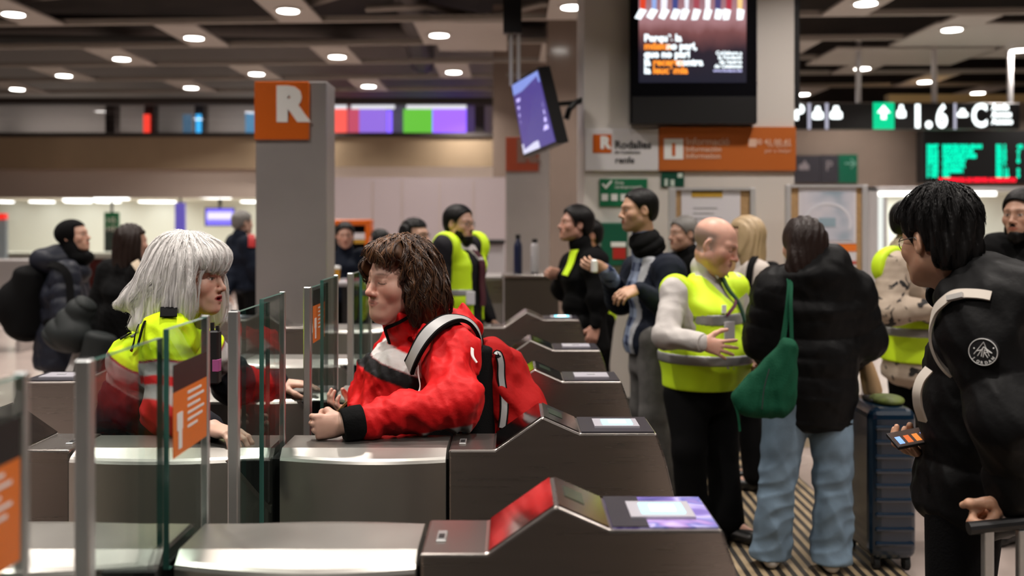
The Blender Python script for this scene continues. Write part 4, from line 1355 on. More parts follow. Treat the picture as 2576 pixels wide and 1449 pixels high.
def surface_nets(F, xs, ys, zs):
    F[0], F[-1] = 0.1, 0.1
    F[:, 0], F[:, -1] = 0.1, 0.1
    F[:, :, 0], F[:, :, -1] = 0.1, 0.1
    S = F < 0
    c = S[:-1, :-1, :-1].astype(np.int8)
    tot = np.zeros_like(c)
    for dx in (0, 1):
        for dy in (0, 1):
            for dz in (0, 1):
                tot += S[dx:S.shape[0] - 1 + dx, dy:S.shape[1] - 1 + dy, dz:S.shape[2] - 1 + dz]
    mixed = (tot > 0) & (tot < 8)
    I, J, K = np.nonzero(mixed)
    n = len(I)
    vid = np.full(mixed.shape, -1, dtype=np.int32)
    vid[I, J, K] = np.arange(n)
    acc = np.zeros((n, 3))
    cnt = np.zeros(n)
    ax = (xs, ys, zs)
    corner = [(0, 0, 0), (1, 0, 0), (0, 1, 0), (1, 1, 0), (0, 0, 1), (1, 0, 1), (0, 1, 1), (1, 1, 1)]
    edges = [(0, 1), (2, 3), (4, 5), (6, 7), (0, 2), (1, 3), (4, 6), (5, 7), (0, 4), (1, 5), (2, 6), (3, 7)]
    cv = [F[I + a, J + b, K + d] for a, b, d in corner]
    for e0, e1 in edges:
        f0, f1 = cv[e0], cv[e1]
        m = (f0 < 0) != (f1 < 0)
        if not m.any():
            continue
        t = f0[m] / (f0[m] - f1[m])
        a, b = corner[e0], corner[e1]
        for q, (Q, arr) in enumerate(zip((I, J, K), ax)):
            p0, p1 = arr[Q[m] + a[q]], arr[Q[m] + b[q]]
            acc[m, q] += p0 + (p1 - p0) * t
        cnt[m] += 1
    V = acc / cnt[:, None]
    quads = []
    for axis in range(3):
        s0 = [slice(None)] * 3
        s1 = [slice(None)] * 3
        s0[axis], s1[axis] = slice(0, -1), slice(1, None)
        A, B = S[tuple(s0)], S[tuple(s1)]
        E = np.nonzero(A != B)
        u, v = (axis + 1) % 3, (axis + 2) % 3
        ok = (E[u] > 0) & (E[v] > 0) & (E[u] < S.shape[u] - 1) & (E[v] < S.shape[v] - 1)
        E = tuple(e[ok] for e in E)
        inside = A[E]

        def cell(du, dv):
            q = list(E)
            q[u] = q[u] - du
            q[v] = q[v] - dv
            return vid[tuple(q)]
        Q = np.stack([cell(1, 1), cell(0, 1), cell(0, 0), cell(1, 0)], 1)
        Q[~inside] = Q[~inside][:, ::-1]
        quads.append(Q)
    Q = np.concatenate(quads)
    Q = Q[(Q >= 0).all(1)]
    return V, Q


def sdf_obj(name, S, res, mat, parent, fine=None, colfn=None):
    V, Q = S.mesh(res, fine)
    cols = colfn(V) if colfn else None
    return mesh_obj(name, V, Q.astype(np.int32), mat, parent, smooth=True, cols=cols)


# crumple: sums of warped waves, used for cloth folds
def folds(amp, freq, seed, stretch=(1, 1, 1), sharp=False):
    r = np.random.RandomState(seed)
    D = r.normal(size=(7, 3))
    D = D / np.linalg.norm(D, axis=1, keepdims=True) * np.array(stretch)
    ph = r.uniform(0, 6.28, 7)
    fr = freq * r.uniform(0.6, 1.7, 7)

    def fn(X, Y, Z):
        w = 0.35 * np.sin((X * 1.3 + Y * 0.8 + Z) * freq * 0.4 + ph[0])
        s = 0
        for i in range(7):
            v = np.sin((X * D[i, 0] + Y * D[i, 1] + Z * D[i, 2]) * fr[i] + ph[i] + w * 2.0)
            s = s + ((1 - 2 * np.abs(v)) if (sharp and i % 2 == 0) else v)
        return amp * s / 3.0
    return fn


def ribbon(name, S, path, width, thick, mat, parent, off=0.002, wdir=None, n=28, project=True, mats=None, edge=0.0):
    """flat strap laid along the surface of S (or freely when project is False)"""
    path = np.array(path, float)
    seg = np.linalg.norm(np.diff(path, axis=0), axis=1)
    t = np.concatenate([[0], np.cumsum(seg)])
    tt = np.linspace(0, t[-1], n)
    c = np.stack([np.interp(tt, t, path[:, i]) for i in range(3)], 1)
    for _ in range(3):
        c[1:-1] = 0.25 * c[:-2] + 0.5 * c[1:-1] + 0.25 * c[2:]
    if project:
        if S.disps:                      # straps bridge the creases of the cloth below
            S = S.copy()
            S.disps = []
            off = off + 0.005
        c, nn = S.project(c, off)
        for _ in range(2):
            c[1:-1] = 0.25 * c[:-2] + 0.5 * c[1:-1] + 0.25 * c[2:]
            nn[1:-1] = 0.25 * nn[:-2] + 0.5 * nn[1:-1] + 0.25 * nn[2:]
    else:
        nn = np.tile(nv(wdir), (n, 1))
    d = np.gradient(c, axis=0)
    d = d / (np.linalg.norm(d, axis=1, keepdims=True) + 1e-9)
    s = np.cross(d, nn)
    s = s / (np.linalg.norm(s, axis=1, keepdims=True) + 1e-9)
    nn = np.cross(s, d)
    V, F, MI = [], [], []
    prof = [(-1, 0), (-1, 1), (-1 + edge, 1), (1 - edge, 1), (1, 1), (1, 0)] if edge else [(-1, 0), (-1, 1), (1, 1), (1, 0)]
    K = len(prof)
    for i in range(n):
        for a, b in prof:
            q = c[i] + s[i] * a * width / 2 + nn[i] * b * thick
            V.append(q)
    for i in range(n - 1):
        for k in range(K):
            k2 = (k + 1) % K
            F.append((i * K + k, i * K + k2, (i + 1) * K + k2, (i + 1) * K + k))
            MI.append(1 if (edge and k != 2) else 0)
    F.append(tuple(range(K))[::-1]); MI.append(0)
    F.append(tuple(range((n - 1) * K, n * K))); MI.append(0)
    o = mesh_obj(name, V, F, mat, parent, smooth=True, mats=mats, midx=MI if mats else None)
    o.data.set_sharp_from_angle(angle=math.radians(40))
    return o
# ------------------------------------------------------------------ people
def skin_mat(name='skin', rough=0.48):
    m, nt, b = new_mat(name)
    at = nt.nodes.new('ShaderNodeAttribute')
    at.attribute_name = 'Col'
    tc = nt.nodes.new('ShaderNodeTexCoord')
    n = nt.nodes.new('ShaderNodeTexNoise'); n.inputs['Scale'].default_value = 35
    mx = nt.nodes.new('ShaderNodeMix'); mx.data_type = 'RGBA'; mx.blend_type = 'OVERLAY'; mx.inputs[0].default_value = 0.12
    nt.links.new(tc.outputs['Object'], n.inputs['Vector'])
    nt.links.new(at.outputs['Color'], mx.inputs[6])
    nt.links.new(n.outputs['Fac'], mx.inputs[7])
    nt.links.new(mx.outputs[2], b.inputs['Base Color'])
    b.inputs['Roughness'].default_value = rough
    b.inputs['Subsurface Weight'].default_value = 0.12
    b.inputs['Subsurface Radius'].default_value = (0.02, 0.008, 0.004)
    b.inputs['Subsurface Scale'].default_value = 0.4
    return m


M['skin'] = skin_mat()
M['attr_cloth'] = pmat('dyed_cloth', (0.5, 0.5, 0.5), 0.7, spec=0.15, attr=True, bump=0.06, bscale=160, noise=0.05, nscale=25)
M['vest'] = pmat('hi_vis_vest', (0.66, 0.95, 0.012), 0.6, bump=0.2, bscale=260)
M['band'] = pmat('reflective_band', (0.30, 0.30, 0.30), 0.35, 0.3, bump=0.1, bscale=120)
M['black_cloth'] = pmat('black_cloth', (0.0045, 0.0045, 0.0048), 0.8, spec=0.08, bump=0.2, bscale=180)
M['black_puffer'] = pmat('black_puffer', (0.0035, 0.0035, 0.0038), 0.55, spec=0.12, bump=0.15, bscale=45)
M['navy_cloth'] = pmat('navy_cloth', (0.006, 0.009, 0.018), 0.75, spec=0.12, bump=0.2, bscale=150)
M['navy_puffer'] = pmat('navy_puffer', (0.013, 0.015, 0.024), 0.5, spec=0.2, bump=0.15, bscale=50)
M['dark_trouser'] = pmat('dark_trouser', (0.004, 0.004, 0.0044), 0.85, spec=0.08, bump=0.2, bscale=150)
M['shoe_black'] = pmat('black_shoe', (0.006, 0.006, 0.006), 0.35)
M['denim'] = pmat('pale_denim', (0.15, 0.22, 0.295), 0.8, bump=0.3, bscale=300, noise=0.22, nscale=9)
M['shoe_white'] = pmat('white_sneaker', (0.65, 0.62, 0.60), 0.5)
M['hair_black'] = pmat('black_hair', (0.005, 0.0045, 0.0045), 0.45, spec=0.18, bump=0.5, bscale=90, stretch=(1, 1, 0.15))
M['hair_brown'] = pmat('dark_brown_hair', (0.016, 0.008, 0.006), 0.45, spec=0.25, bump=0.5, bscale=90, stretch=(1, 1, 0.12))
M['hair_grey'] = pmat('grey_hair', (0.16, 0.15, 0.14), 0.5, bump=0.5, bscale=90, stretch=(1, 1, 0.15))
M['hair_blond'] = pmat('blond_hair', (0.42, 0.30, 0.17), 0.45, bump=0.5, bscale=90, stretch=(1, 1, 0.12))

SKIN = np.array([0.60, 0.33, 0.23])


class Head:
    def __init__(self, c, fwd, up=(0, 0, 1), s=1.0):
        self.c = np.asarray(c, float)
        f = nv(fwd)
        u = np.asarray(up, float)
        u = nv(u - f * (u @ f))
        r = np.cross(f, u)
        self.R = np.stack([r, f, u], 1)
        self.s = s

    def T(self, p):
        return self.c + self.R @ (np.asarray(p, float) * self.s)

    def L(self, V):
        return ((np.asarray(V) - self.c) @ self.R) / self.s

    def build(self, S, jowl=0.0, lips=1.0, nose=1.0, simple=False, mouth_open=0.0, brow=1.0, double=0.0, smile=0.0, soft=1.0):
        T, s, R = self.T, self.s, self.R
        e = lambda c, r, k, mode=1, RR=None: S.ell(T(c), np.array(r) * s, R if RR is None else RR, k * s, mode)
        c_ = lambda a, b, ra, rb, k, mode=1: S.cap(T(a), T(b), ra * s, rb * s, k * s, mode)
        e((0, -0.014, 0.034), (0.076, 0.098, 0.082), 0.02)
        e((0, 0.030, -0.028), (0.063 + jowl, 0.060, 0.086), 0.03)
        for q in (-1, 1):
            c_((q * (0.046 + jowl), 0.002, -0.058), (q * 0.012, 0.066, -0.097), 0.022 + jowl * 0.6, 0.020 + jowl * 0.3, 0.03)
            e((q * 0.042, 0.056, -0.026), (0.026 + jowl * 0.5, 0.026, 0.026 + jowl * 0.4), 0.022)
        e((0, 0.080, -0.098), (0.018, 0.014, 0.014), 0.02)
        if double:
            e((0, 0.040, -0.106), (0.036, 0.042, 0.026), 0.03)
        if not simple:
            for q in (-1, 1):
                c_((q * 0.010, 0.0875, 0.021), (q * 0.046, 0.066, 0.021), 0.0085 * brow, 0.009 * brow, 0.02)
                e((q * 0.031, 0.0975, 0.001), (0.020, 0.016 - 0.004 * (1 - soft), 0.0125), 0.014, -1)
                e((q * 0.031, 0.0715, 0.0005), (0.0152, 0.0150, 0.0130), 0.003)
                c_((q * 0.018, 0.0840, 0.0075), (q * 0.043, 0.0775, 0.0072), 0.0040, 0.0036, 0.004)
                c_((q * 0.019, 0.0835, -0.0068), (q * 0.042, 0.0780, -0.0062), 0.0036, 0.003, 0.005)
        c_((0, 0.086, 0.012), (0, 0.107, -0.026), 0.0078, 0.0098 * nose, 0.014)
        e((0, 0.1105 + 0.002 * (nose - 1), -0.0325), (0.0115 * nose, 0.0125 * nose, 0.0105 * nose), 0.008)
        for q in (-1, 1):
            e((q * 0.0125, 0.0995, -0.0365), (0.0082 * nose, 0.0105, 0.0078), 0.006)
        e((0, 0.078, -0.064), (0.036, 0.020, 0.023), 0.018)
        if not simple:
            mo = mouth_open
            for q in (-1, 1):
                c_((0, 0.0985, -0.0590), (q * (0.0245 + smile), 0.0850, -0.0640 + smile), 0.0046 * lips, 0.0022, 0.007)
                c_((0, 0.0972, -0.0708 - mo), (q * (0.0235 + smile), 0.0850, -0.0662 - mo * 0.5 + smile), 0.0054 * lips, 0.0022, 0.007)
            if mo:
                e((0, 0.1010, -0.0655 - mo * 0.5), (0.016, 0.02, 0.0025 + mo * 0.6), 0.003, -1)
            else:
                [c_((0, 0.0985, -0.0648), (q * (0.023 + smile), 0.0868, -0.0650 + smile), 0.0012, 0.0008, 0.002, -1) for q in (-1, 1)]
            for q in (-1, 1):
                e((q * 0.0055, 0.1080, -0.0425), (0.0030, 0.0042, 0.0035), 0.002, -1)
        for q in (-1, 1):
            Rr = np.stack([nv(R @ np.array([1, q * 0.35, 0])), nv(R @ np.array([-q * 0.35, 1, -0.25])), nv(R @ np.array([0, 0.25, 1]))], 1)
            e((q * 0.077, -0.010, -0.006), (0.009, 0.020, 0.032), 0.008, 1, Rr)
            if not simple:
                e((q * 0.0855, -0.004, -0.004), (0.007, 0.011, 0.019), 0.006, -1, Rr)

    def color(self, V, skin, lip=None, eyes=True, closed=False, brow=(0.03, 0.018, 0.012), flush=0.25, beard=None, stubble=None, iris=(0.02, 0.012, 0.008), bald_grey=None, look=0.0, smile=0.0):
        L = self.L(V)
        x, y, z = L[:, 0], L[:, 1], L[:, 2]
        C = np.tile(np.asarray(skin, float), (len(V), 1))
        onhead = (z > -0.135) & (z < 0.13) & (np.abs(x) < 0.10) & (np.abs(y) < 0.14)

        def mixc(m, col):
            m = np.where(onhead, m, 0)[:, None]
            C[:] = C * (1 - m) + np.asarray(col)[None, :] * m
        sm = lambda d, w: np.clip(0.5 - d / w, 0, 1)
        ax = np.abs(x)
        fl = np.exp(-(((ax - 0.045) / 0.022) ** 2 + ((z + 0.033) / 0.022) ** 2)) * (y > 0.02)
        mixc(fl * flush, np.asarray(skin) * np.array([1.04, 0.66, 0.60]))
        mixc(np.exp(-((x / 0.016) ** 2 + ((z + 0.033) / 0.014) ** 2)) * (y > 0.09) * flush, np.asarray(skin) * np.array([1.04, 0.72, 0.68]))
        if stubble is not None:
            d = np.clip((-0.034 - z) / 0.012, 0, 1) * np.clip((y + 0.02) / 0.03, 0, 1) * (1 - np.exp(-((x / 0.03) ** 2 + ((z + 0.036) / 0.014) ** 2)) * (y > .07))
            mixc(d * stubble[0], stubble[1])
        zs = z
        z = z - smile * np.minimum(1.5, (x / 0.0245) ** 2)
        if lip is not None:
            d = np.sqrt((x / 0.0255) ** 2 + ((z + 0.0652) / (0.0105 * (1 - 0.55 * (x / 0.026) ** 2).clip(0.25, 1))) ** 2) - 1
            mixc(sm(d, 0.25) * (y > 0.078), lip)
        mixc(sm(np.sqrt((x / 0.022) ** 2 + ((z + 0.0649) / 0.0013) ** 2) - 1, 0.6) * (y > 0.08) * 0.8, np.array(skin) * 0.15)
        z = zs
        bz = 0.0255 - 0.22 * np.maximum(0, ax - 0.036) + 0.02 * np.minimum(0, ax - 0.03)
        mixc(sm(np.abs(z - bz) - 0.0030 + 0.0016 * (ax > 0.036), 0.004) * sm(np.abs(ax - 0.031) - 0.017, 0.014) * (y > 0.045) * 0.62, brow)
        if eyes and not closed:
            ez = 0.0002
            d = np.abs(z - ez) - 0.0050 * np.clip(1 - ((ax - 0.031) / 0.0145) ** 2, 0, 1)
            mk = sm(d, 0.0022) * (np.abs(ax - 0.031) < 0.0145) * (y > 0.05)
            mixc(mk, (0.55, 0.50, 0.47))
            ir = sm(np.sqrt((x - np.sign(x) * 0.031 - look) ** 2 + (z - ez) ** 2) - 0.0052, 0.0015) * mk
            mixc(ir, iris)
        if eyes:
            lz = (0.0052 if not closed else -0.0048)
            cv = lz * np.clip(1 - ((ax - 0.031) / 0.0155) ** 2, 0, 1) if not closed else lz * (1 - ((ax - 0.031) / 0.02) ** 2)
            mixc(sm(np.abs(z - 0.0002 - cv) - (0.0012 if not closed else 0.0017), 0.0018) * (np.abs(ax - 0.031) < 0.0165) * (y > 0.05) * 0.92, np.array([0.02, 0.012, 0.01]))
        for q in (-1, 1):
            mixc(sm(np.sqrt(((x - q * 0.0055) / 0.0032) ** 2 + ((z + 0.0435) / 0.0028) ** 2) - 1, 0.5) * (y > 0.09) * 0.7, np.array(skin) * 0.2)  # nostril shade painted dark into the skin colour
        if bald_grey is not None:
            d = bald_grey(x, y, z)
            mixc(np.clip(d, 0, 1) * 0.75, (0.24, 0.19, 0.16))
        return C


def hand(S, wrist, d, n, side, pose='relax', s=1.0, k=0.007):
    """side = +1 right hand, -1 left hand; d = finger direction, n = palm normal"""
    w = np.asarray(wrist, float)
    d = nv(d)
    n = np.asarray(n, float)
    n = nv(n - d * (n @ d))
    t = np.cross(d, n) * side
    curl = {'relax': (22, 30, 20), 'rest': (6, 14, 8), 'fist': (72, 92, 55), 'grip': (55, 70, 40), 'splay': (12, 14, 8), 'hold': (35, 45, 25)}[pose]
    spread = {'splay': 13, 'rest': 5, 'relax': 4}.get(pose, 1)
    S.ecap(w - d * 0.01 * s, w + d * 0.085 * s, (0.027 * s, 0.019 * s), (0.040 * s, 0.0135 * s), t, k=0.012 * s)
    S.ell(w + (d * 0.035 + t * 0.022 + n * 0.010) * s, np.array([0.030, 0.017, 0.014]) * s, np.stack([d, t, n], 1), 0.012 * s)
    S.ell(w + (d * 0.045 - t * 0.024 + n * 0.008) * s, np.array([0.034, 0.013, 0.012]) * s, np.stack([d, t, n], 1), 0.012 * s)
    base = [(0.090, 0.030), (0.094, 0.0100), (0.090, -0.0100), (0.080, -0.0285)]
    ln = [0.070, 0.078, 0.072, 0.056]
    for i in range(4):
        p = w + (d * base[i][0] + t * base[i][1]) * s
        sp = math.radians(spread * (1.5 - i))
        df = nv(d * math.cos(sp) + t * math.sin(sp))
        ang = 0
        extra = (i - 1.5) * 4
        pts = [p - df * 0.02 * s, p]
        for q, (fr, cu) in enumerate(zip((0.45, 0.30, 0.25), curl)):
            ang += math.radians(cu + (extra if q == 0 else 0))
            p = p + (df * math.cos(ang) + n * math.sin(ang)) * ln[i] * fr * s
            pts.append(p)
        r = np.array([0.0095, 0.0095, 0.0086, 0.0078, 0.0068]) * s * (0.88 if i == 3 else 1)
        S.chain(pts, r, k=0.004 * s)
    # thumb leaves the side of the palm near its base
    p = w + (d * 0.022 + t * 0.024 + n * 0.006) * s
    if pose in ('fist', 'grip', 'hold'):
        dirs = [nv(d * 0.75 + t * 0.45 + n * 0.5), nv(d * 0.6 - t * 0.15 + n * 0.75), nv(d * 0.35 - t * 0.75 + n * 0.45)]
    elif pose == 'splay':
        dirs = [nv(d * 0.65 + t * 0.75 + n * 0.1), nv(d * 0.75 + t * 0.62 + n * 0.1), nv(d * 0.9 + t * 0.4 + n * 0.1)]
    else:
        dirs = [nv(d * 0.72 + t * 0.62 + n * 0.3), nv(d * 0.9 + t * 0.30 + n * 0.3), nv(d * 0.95 + t * 0.05 + n * 0.3)]
    pts = [p]
    for L, dd in zip((0.044, 0.032, 0.026), dirs):
        p = p + dd * L * s
        pts.append(p)
    S.chain(pts, np.array([0.0145, 0.0115, 0.0100, 0.0080]) * s, k=0.008 * s)


def joints(base, yaw, h=1.70, lean=0.0, **over):
    """default standing pose; yaw = direction the person faces, in degrees from +x (image right)"""
    k = h / 1.72
    f = np.array([math.cos(math.radians(yaw)), math.sin(math.radians(yaw)), 0])
    r = np.array([f[1], -f[0], 0])
    base = np.asarray(base, float)
    W = lambda x, y, z: base + r * x * k + f * y * k + np.array([0, 0, z * k])
    J = dict(hip=W(0, 0, 0.93), waist=W(0, 0.0, 1.06), chest=W(0, lean * 0.5, 1.28), neck=W(0, lean - 0.01, 1.46), head=W(0, lean + 0.035, 1.605),
             shR=W(0.175, lean * 0.9, 1.405), shL=W(-0.175, lean * 0.9, 1.405), elR=W(0.235, lean * 0.4 - 0.04, 1.12), elL=W(-0.235, lean * 0.4 - 0.04, 1.12),
             wrR=W(0.245, 0.07, 0.90), wrL=W(-0.245, 0.07, 0.90), hpR=W(0.085, 0, 0.90), hpL=W(-0.085, 0, 0.90), knR=W(0.10, 0.02, 0.50), knL=W(-0.10, 0.02, 0.50),
             anR=W(0.11, -0.03, 0.085), anL=W(-0.11, -0.03, 0.085))
    J.update({a: np.asarray(b, float) for a, b in over.items()})
    J.update(f=f, r=r, k=k, base=base)
    return J


def body_skin(J, H, hands, hs=1.0, fat=0.0, **hk):
    """one continuous figure: trunk, limbs, neck, head and hands"""
    S = Shape()
    k = J['k']
    r = J['r']
    S.ecap(J['hip'], J['waist'], (0.135 * k + fat * .5, 0.095 * k + fat * .5), (0.115 * k + fat * .5, 0.085 * k + fat * .5), r, k=0.05)
    S.ecap(J['waist'], J['chest'], (0.115 * k + fat * .5, 0.085 * k + fat * .5), (0.14 * k, 0.095 * k), r, k=0.05)
    S.ecap(J['chest'], J['chest'] * 0.25 + J['neck'] * 0.75, (0.14 * k, 0.095 * k), (0.10 * k, 0.06 * k), r, k=0.05)
    for q in 'RL':
        S.cap(J['sh' + q], J['el' + q], 0.046 * k, 0.037 * k, k=0.03)
        S.cap(J['el' + q], J['wr' + q], 0.037 * k, 0.025 * k, k=0.02)
        S.cap(J['hp' + q], J['kn' + q], 0.078 * k, 0.052 * k, k=0.04)
        S.cap(J['kn' + q], J['an' + q], 0.050 * k, 0.034 * k, k=0.02)
        S.cap(J['an' + q], J['an' + q] + J['f'] * 0.12 * k - np.array([0, 0, 0.045 * k]), 0.034 * k, 0.026 * k, k=0.02)
        if hands and hands.get(q):
            d, n, pose = hands[q][:3]
            hand(S, J['wr' + q], d, n, 1 if q == 'R' else -1, pose, s=hs)
    nb = J['neck']
    S.cap(nb - np.array([0, 0, 0.03]), H.T((0, -0.022, -0.055)), 0.062 * k, 0.055 * H.s, k=0.03)
    H.build(S, **hk)
    return S


def shell(J, g=0.02, sleeve=True, hem=None, fat=0.0, belly=0.0, chest=0.0, puff=None, arm=1.0, shoulder=0.055, cuff_r=0.042, which='RL', sl_end=1.0, skirt=1.0):
    """upper garment around the same joints, g = how far it stands off"""
    S = Shape()
    k, r, f = J['k'], J['r'], J['f']
    lo = J['hip'] + (J['hip'] - J['waist']) * (0.4 if hem is None else hem)
    kw = dict(puff=puff) if puff else {}
    S.ecap(lo, J['waist'], ((0.145 * k + g + fat) * skirt, (0.105 * k + g + fat) * skirt), (0.125 * k + g + fat, 0.095 * k + g + fat + belly * .5), r, k=0.05, **kw)
    S.ecap(J['waist'], J['chest'], (0.125 * k + g + fat, 0.095 * k + g + fat + belly * .5), (0.150 * k + g + chest, 0.105 * k + g + chest), r, k=0.06, **kw)
    S.ecap(J['chest'], J['chest'] * 0.22 + J['neck'] * 0.78, (0.150 * k + g + chest, 0.105 * k + g + chest), (0.105 * k + g * .6, 0.066 * k + g * .5), r, k=0.06)
    if belly:
        S.ell(J['waist'] + f * (0.05 + belly * 0.7) * k, np.array([0.15 + fat, 0.10 + belly, 0.16]) * k, np.stack([r, f, np.array([0, 0, 1.])], 1), 0.07)
    for q in 'RL':
        S.ell(J['sh' + q], np.array([1, 1, 1]) * (shoulder * k + g * .8), None, 0.06)
    if sleeve:
        for q in which:
            sleeve_arm(S, J, q, g, arm, cuff_r, puff, sl_end)
    return S


def sleeve_arm(S, J, q, g, arm=1.0, cuff_r=0.042, puff=None, sl_end=1.0):
    k = J['k']
    e = J['el' + q] + (J['wr' + q] - J['el' + q]) * sl_end
    S.cap(J['sh' + q], J['el' + q], (0.052 * k + g) * arm, (0.045 * k + g) * arm, k=0.05, puff=puff)
    S.cap(J['el' + q], e, (0.045 * k + g) * arm, cuff_r * k, k=0.03, puff=puff)


def trousers(J, g=0.012, flare=0.0, end=0.96, hipw=0.0):
    S = Shape()
    k, r = J['k'], J['r']
    S.ecap(J['hip'] - np.array([0, 0, 0.03]), J['waist'] - np.array([0, 0, 0.04]), (0.140 * k + g + hipw, 0.105 * k + g + hipw), (0.125 * k + g + hipw, 0.095 * k + g + hipw), r, k=0.05)
    for q in 'RL':
        an = J['kn' + q] + (J['an' + q] - J['kn' + q]) * end
        S.cap(J['hp' + q], J['kn' + q], 0.088 * k + g + hipw * .6, 0.060 * k + g + hipw * .3, k=0.04)
        S.cap(J['kn' + q], an, 0.060 * k + g + hipw * .3, 0.048 * k + g + flare, k=0.03)
    return S


def shoe(J, q, mat, parent, res=0.008, s=1.0):
    S = Shape()
    a = J['an' + q]
    f = J.get('foot' + q, J['f'])
    z = np.array([0, 0, 1.])
    a0 = np.array([a[0], a[1], J['base'][2] + 0.042])
    S.ecap(a0 - f * 0.05 * s, a0 + f * 0.13 * s - z * 0.006, (0.036 * s, 0.038), (0.042 * s, 0.034), np.cross(f, z), k=0.02, cap=1.0)
    S.cap(a0, np.array([a[0], a[1], a0[2] + 0.05]), 0.040 * s, 0.042 * s, k=0.03)
    zb = J['base'][2]
    S.cut(lambda X, Y, Z: zb + 0.001 - Z, 0.004)
    return sdf_obj('shoe', S, res, mat, parent)


def hair_cap(H, grow=0.014, front=0.062, nape=-0.055, side=0.0, top=0.0, k=0.008, back=0.0):
    """short hair: a cap over the skull that leaves the face and ears free"""
    S = Shape()
    T, s, R = H.T, H.s, H.R
    S.ell(T((0, -0.016, 0.036 + top * .5)), np.array([0.077 + grow, 0.099 + grow + back, 0.083 + grow + top]) * s, R, 0.01)
    S.ell(T((0, -0.050, -0.020)), np.array([0.062 + grow * .6, 0.060 + grow * .6, 0.06]) * s, R, 0.03)

    def cutf(X, Y, Z):
        px, py, pz = X - H.c[0], Y - H.c[1], Z - H.c[2]
        y = (px * R[0, 1] + py * R[1, 1] + pz * R[2, 1]) / s
        z = (px * R[0, 2] + py * R[1, 2] + pz * R[2, 2]) / s
        x = np.abs(px * R[0, 0] + py * R[1, 0] + pz * R[2, 0]) / s
        # the face window, the ears and the neck stay free
        zc = front - 0.092
        e0 = np.sqrt((x / 0.112) ** 2 + ((y - 0.115) / (0.122 + side)) ** 2 + ((z - zc) / 0.108) ** 2)
        face = (1 - e0) * 0.09
        e1 = np.sqrt(((x - 0.088) / 0.032) ** 2 + ((y + 0.006) / 0.026) ** 2 + ((z + 0.014) / 0.040) ** 2)
        ear = (1 - e1) * 0.028
        low = np.minimum(-0.030 - z, y + 0.042)
        return np.maximum(np.maximum(face, ear), np.maximum(low, nape - z)) * s
    S.cut(cutf, k)
    return S


STRANDS = {}


def strands(name, S, H, mat, parent, n=900, length=0.30, r=0.0009, seed=1, start=None, flow=None, off=0.002, steps=16, wave=0.0, wfreq=40, lift=0.0, jitter=0.35, tipfly=0.0, coherent=None):
    """individual locks that run over the hair volume S from the crown down"""
    rs = np.random.RandomState(seed)
    p = start(rs, n)
    p, nn = S.project(p, off, 6)
    N = n
    P_ = [p.copy()]
    ln = length * rs.uniform(0.75, 1.08, N)
    jit = rs.normal(size=(N, 3)) * jitter * 0.25
    ph = rs.uniform(0, 6.28, N)
    if coherent:
        L0 = H.L(p)
        ph = coherent * np.arctan2(L0[:, 0], L0[:, 1] + 0.02) + 18 * L0[:, 2] + rs.normal(size=N) * 0.45
    rnd_off = off + np.abs(rs.normal(size=N)) * 0.0025
    for i in range(steps):
        d = flow(p, i / steps)
        go = np.clip(np.linalg.norm(d, axis=1, keepdims=True) / 0.2, 0, 1) ** 3
        d = d + jit
        d = d - nn * (d * nn).sum(1, keepdims=True)
        d = d / (np.linalg.norm(d, axis=1, keepdims=True) + 1e-9)
        if wave:
            sd = np.cross(d, nn)
            d = d + sd * (wave * np.sin(i / steps * wfreq + ph))[:, None]
        p = p + d * go * (ln / steps)[:, None]
        q, nn = S.project(p, 0.0, 2)
        fly = 0.0
        if tipfly:
            fly = tipfly * max(0, i / steps - 0.7) ** 1.5
        p = q + nn * (rnd_off + fly * np.abs(np.sin(ph * 3)))[:, None]
        P_.append(p.copy())
    A = np.stack(P_, 1)           # N, steps+1, 3
    K = steps + 1
    d = np.gradient(A, axis=1)
    d = d / (np.linalg.norm(d, axis=2, keepdims=True) + 1e-9)
    ref = np.tile(np.array([0.3, -0.9, 0.3]), (N, K, 1))
    a = np.cross(d, ref)
    a = a / (np.linalg.norm(a, axis=2, keepdims=True) + 1e-9)
    b = np.cross(d, a)
    rad = r * (1 - 0.75 * (np.linspace(0, 1, K) ** 3))[None, :, None] * rs.uniform(0.6, 1.4, N)[:, None, None]
    V = np.stack([A + rad * (a * math.cos(t) + b * math.sin(t)) for t in (0, 2.094, 4.189)], 2)   # N,K,3,3
    V = V.reshape(-1, 3)
    base = (np.arange(N) * K * 3)[:, None, None] + (np.arange(K - 1) * 3)[None, :, None]
    Q = []
    for q in range(3):
        q2 = (q + 1) % 3
        Q.append(np.stack([base[:, :, 0] + q, base[:, :, 0] + q2, base[:, :, 0] + 3 + q2, base[:, :, 0] + 3 + q], 2).reshape(-1, 4))
    Q = np.concatenate(Q)
    return mesh_obj(name, V, Q.astype(np.int32), mat, parent, smooth=True)


def person(base, label, group=None):
    return empty('person', base, label, 'person', group)


def face_zone(H, r=0.004, m=0.14):
    return (H.c - m * H.s, H.c + m * H.s, r)


def hand_zone(J, q, r=0.0035, m=0.16):
    return (J['wr' + q] - m, J['wr' + q] + m, r)


def cuff(J, q, g, mat, parent, t=0.025, name='cuff', res=0.005):
    d = nv(J['wr' + q] - J['el' + q])
    w = J['wr' + q]
    return _cuff_mesh(name, w, d, t, g, mat, parent)


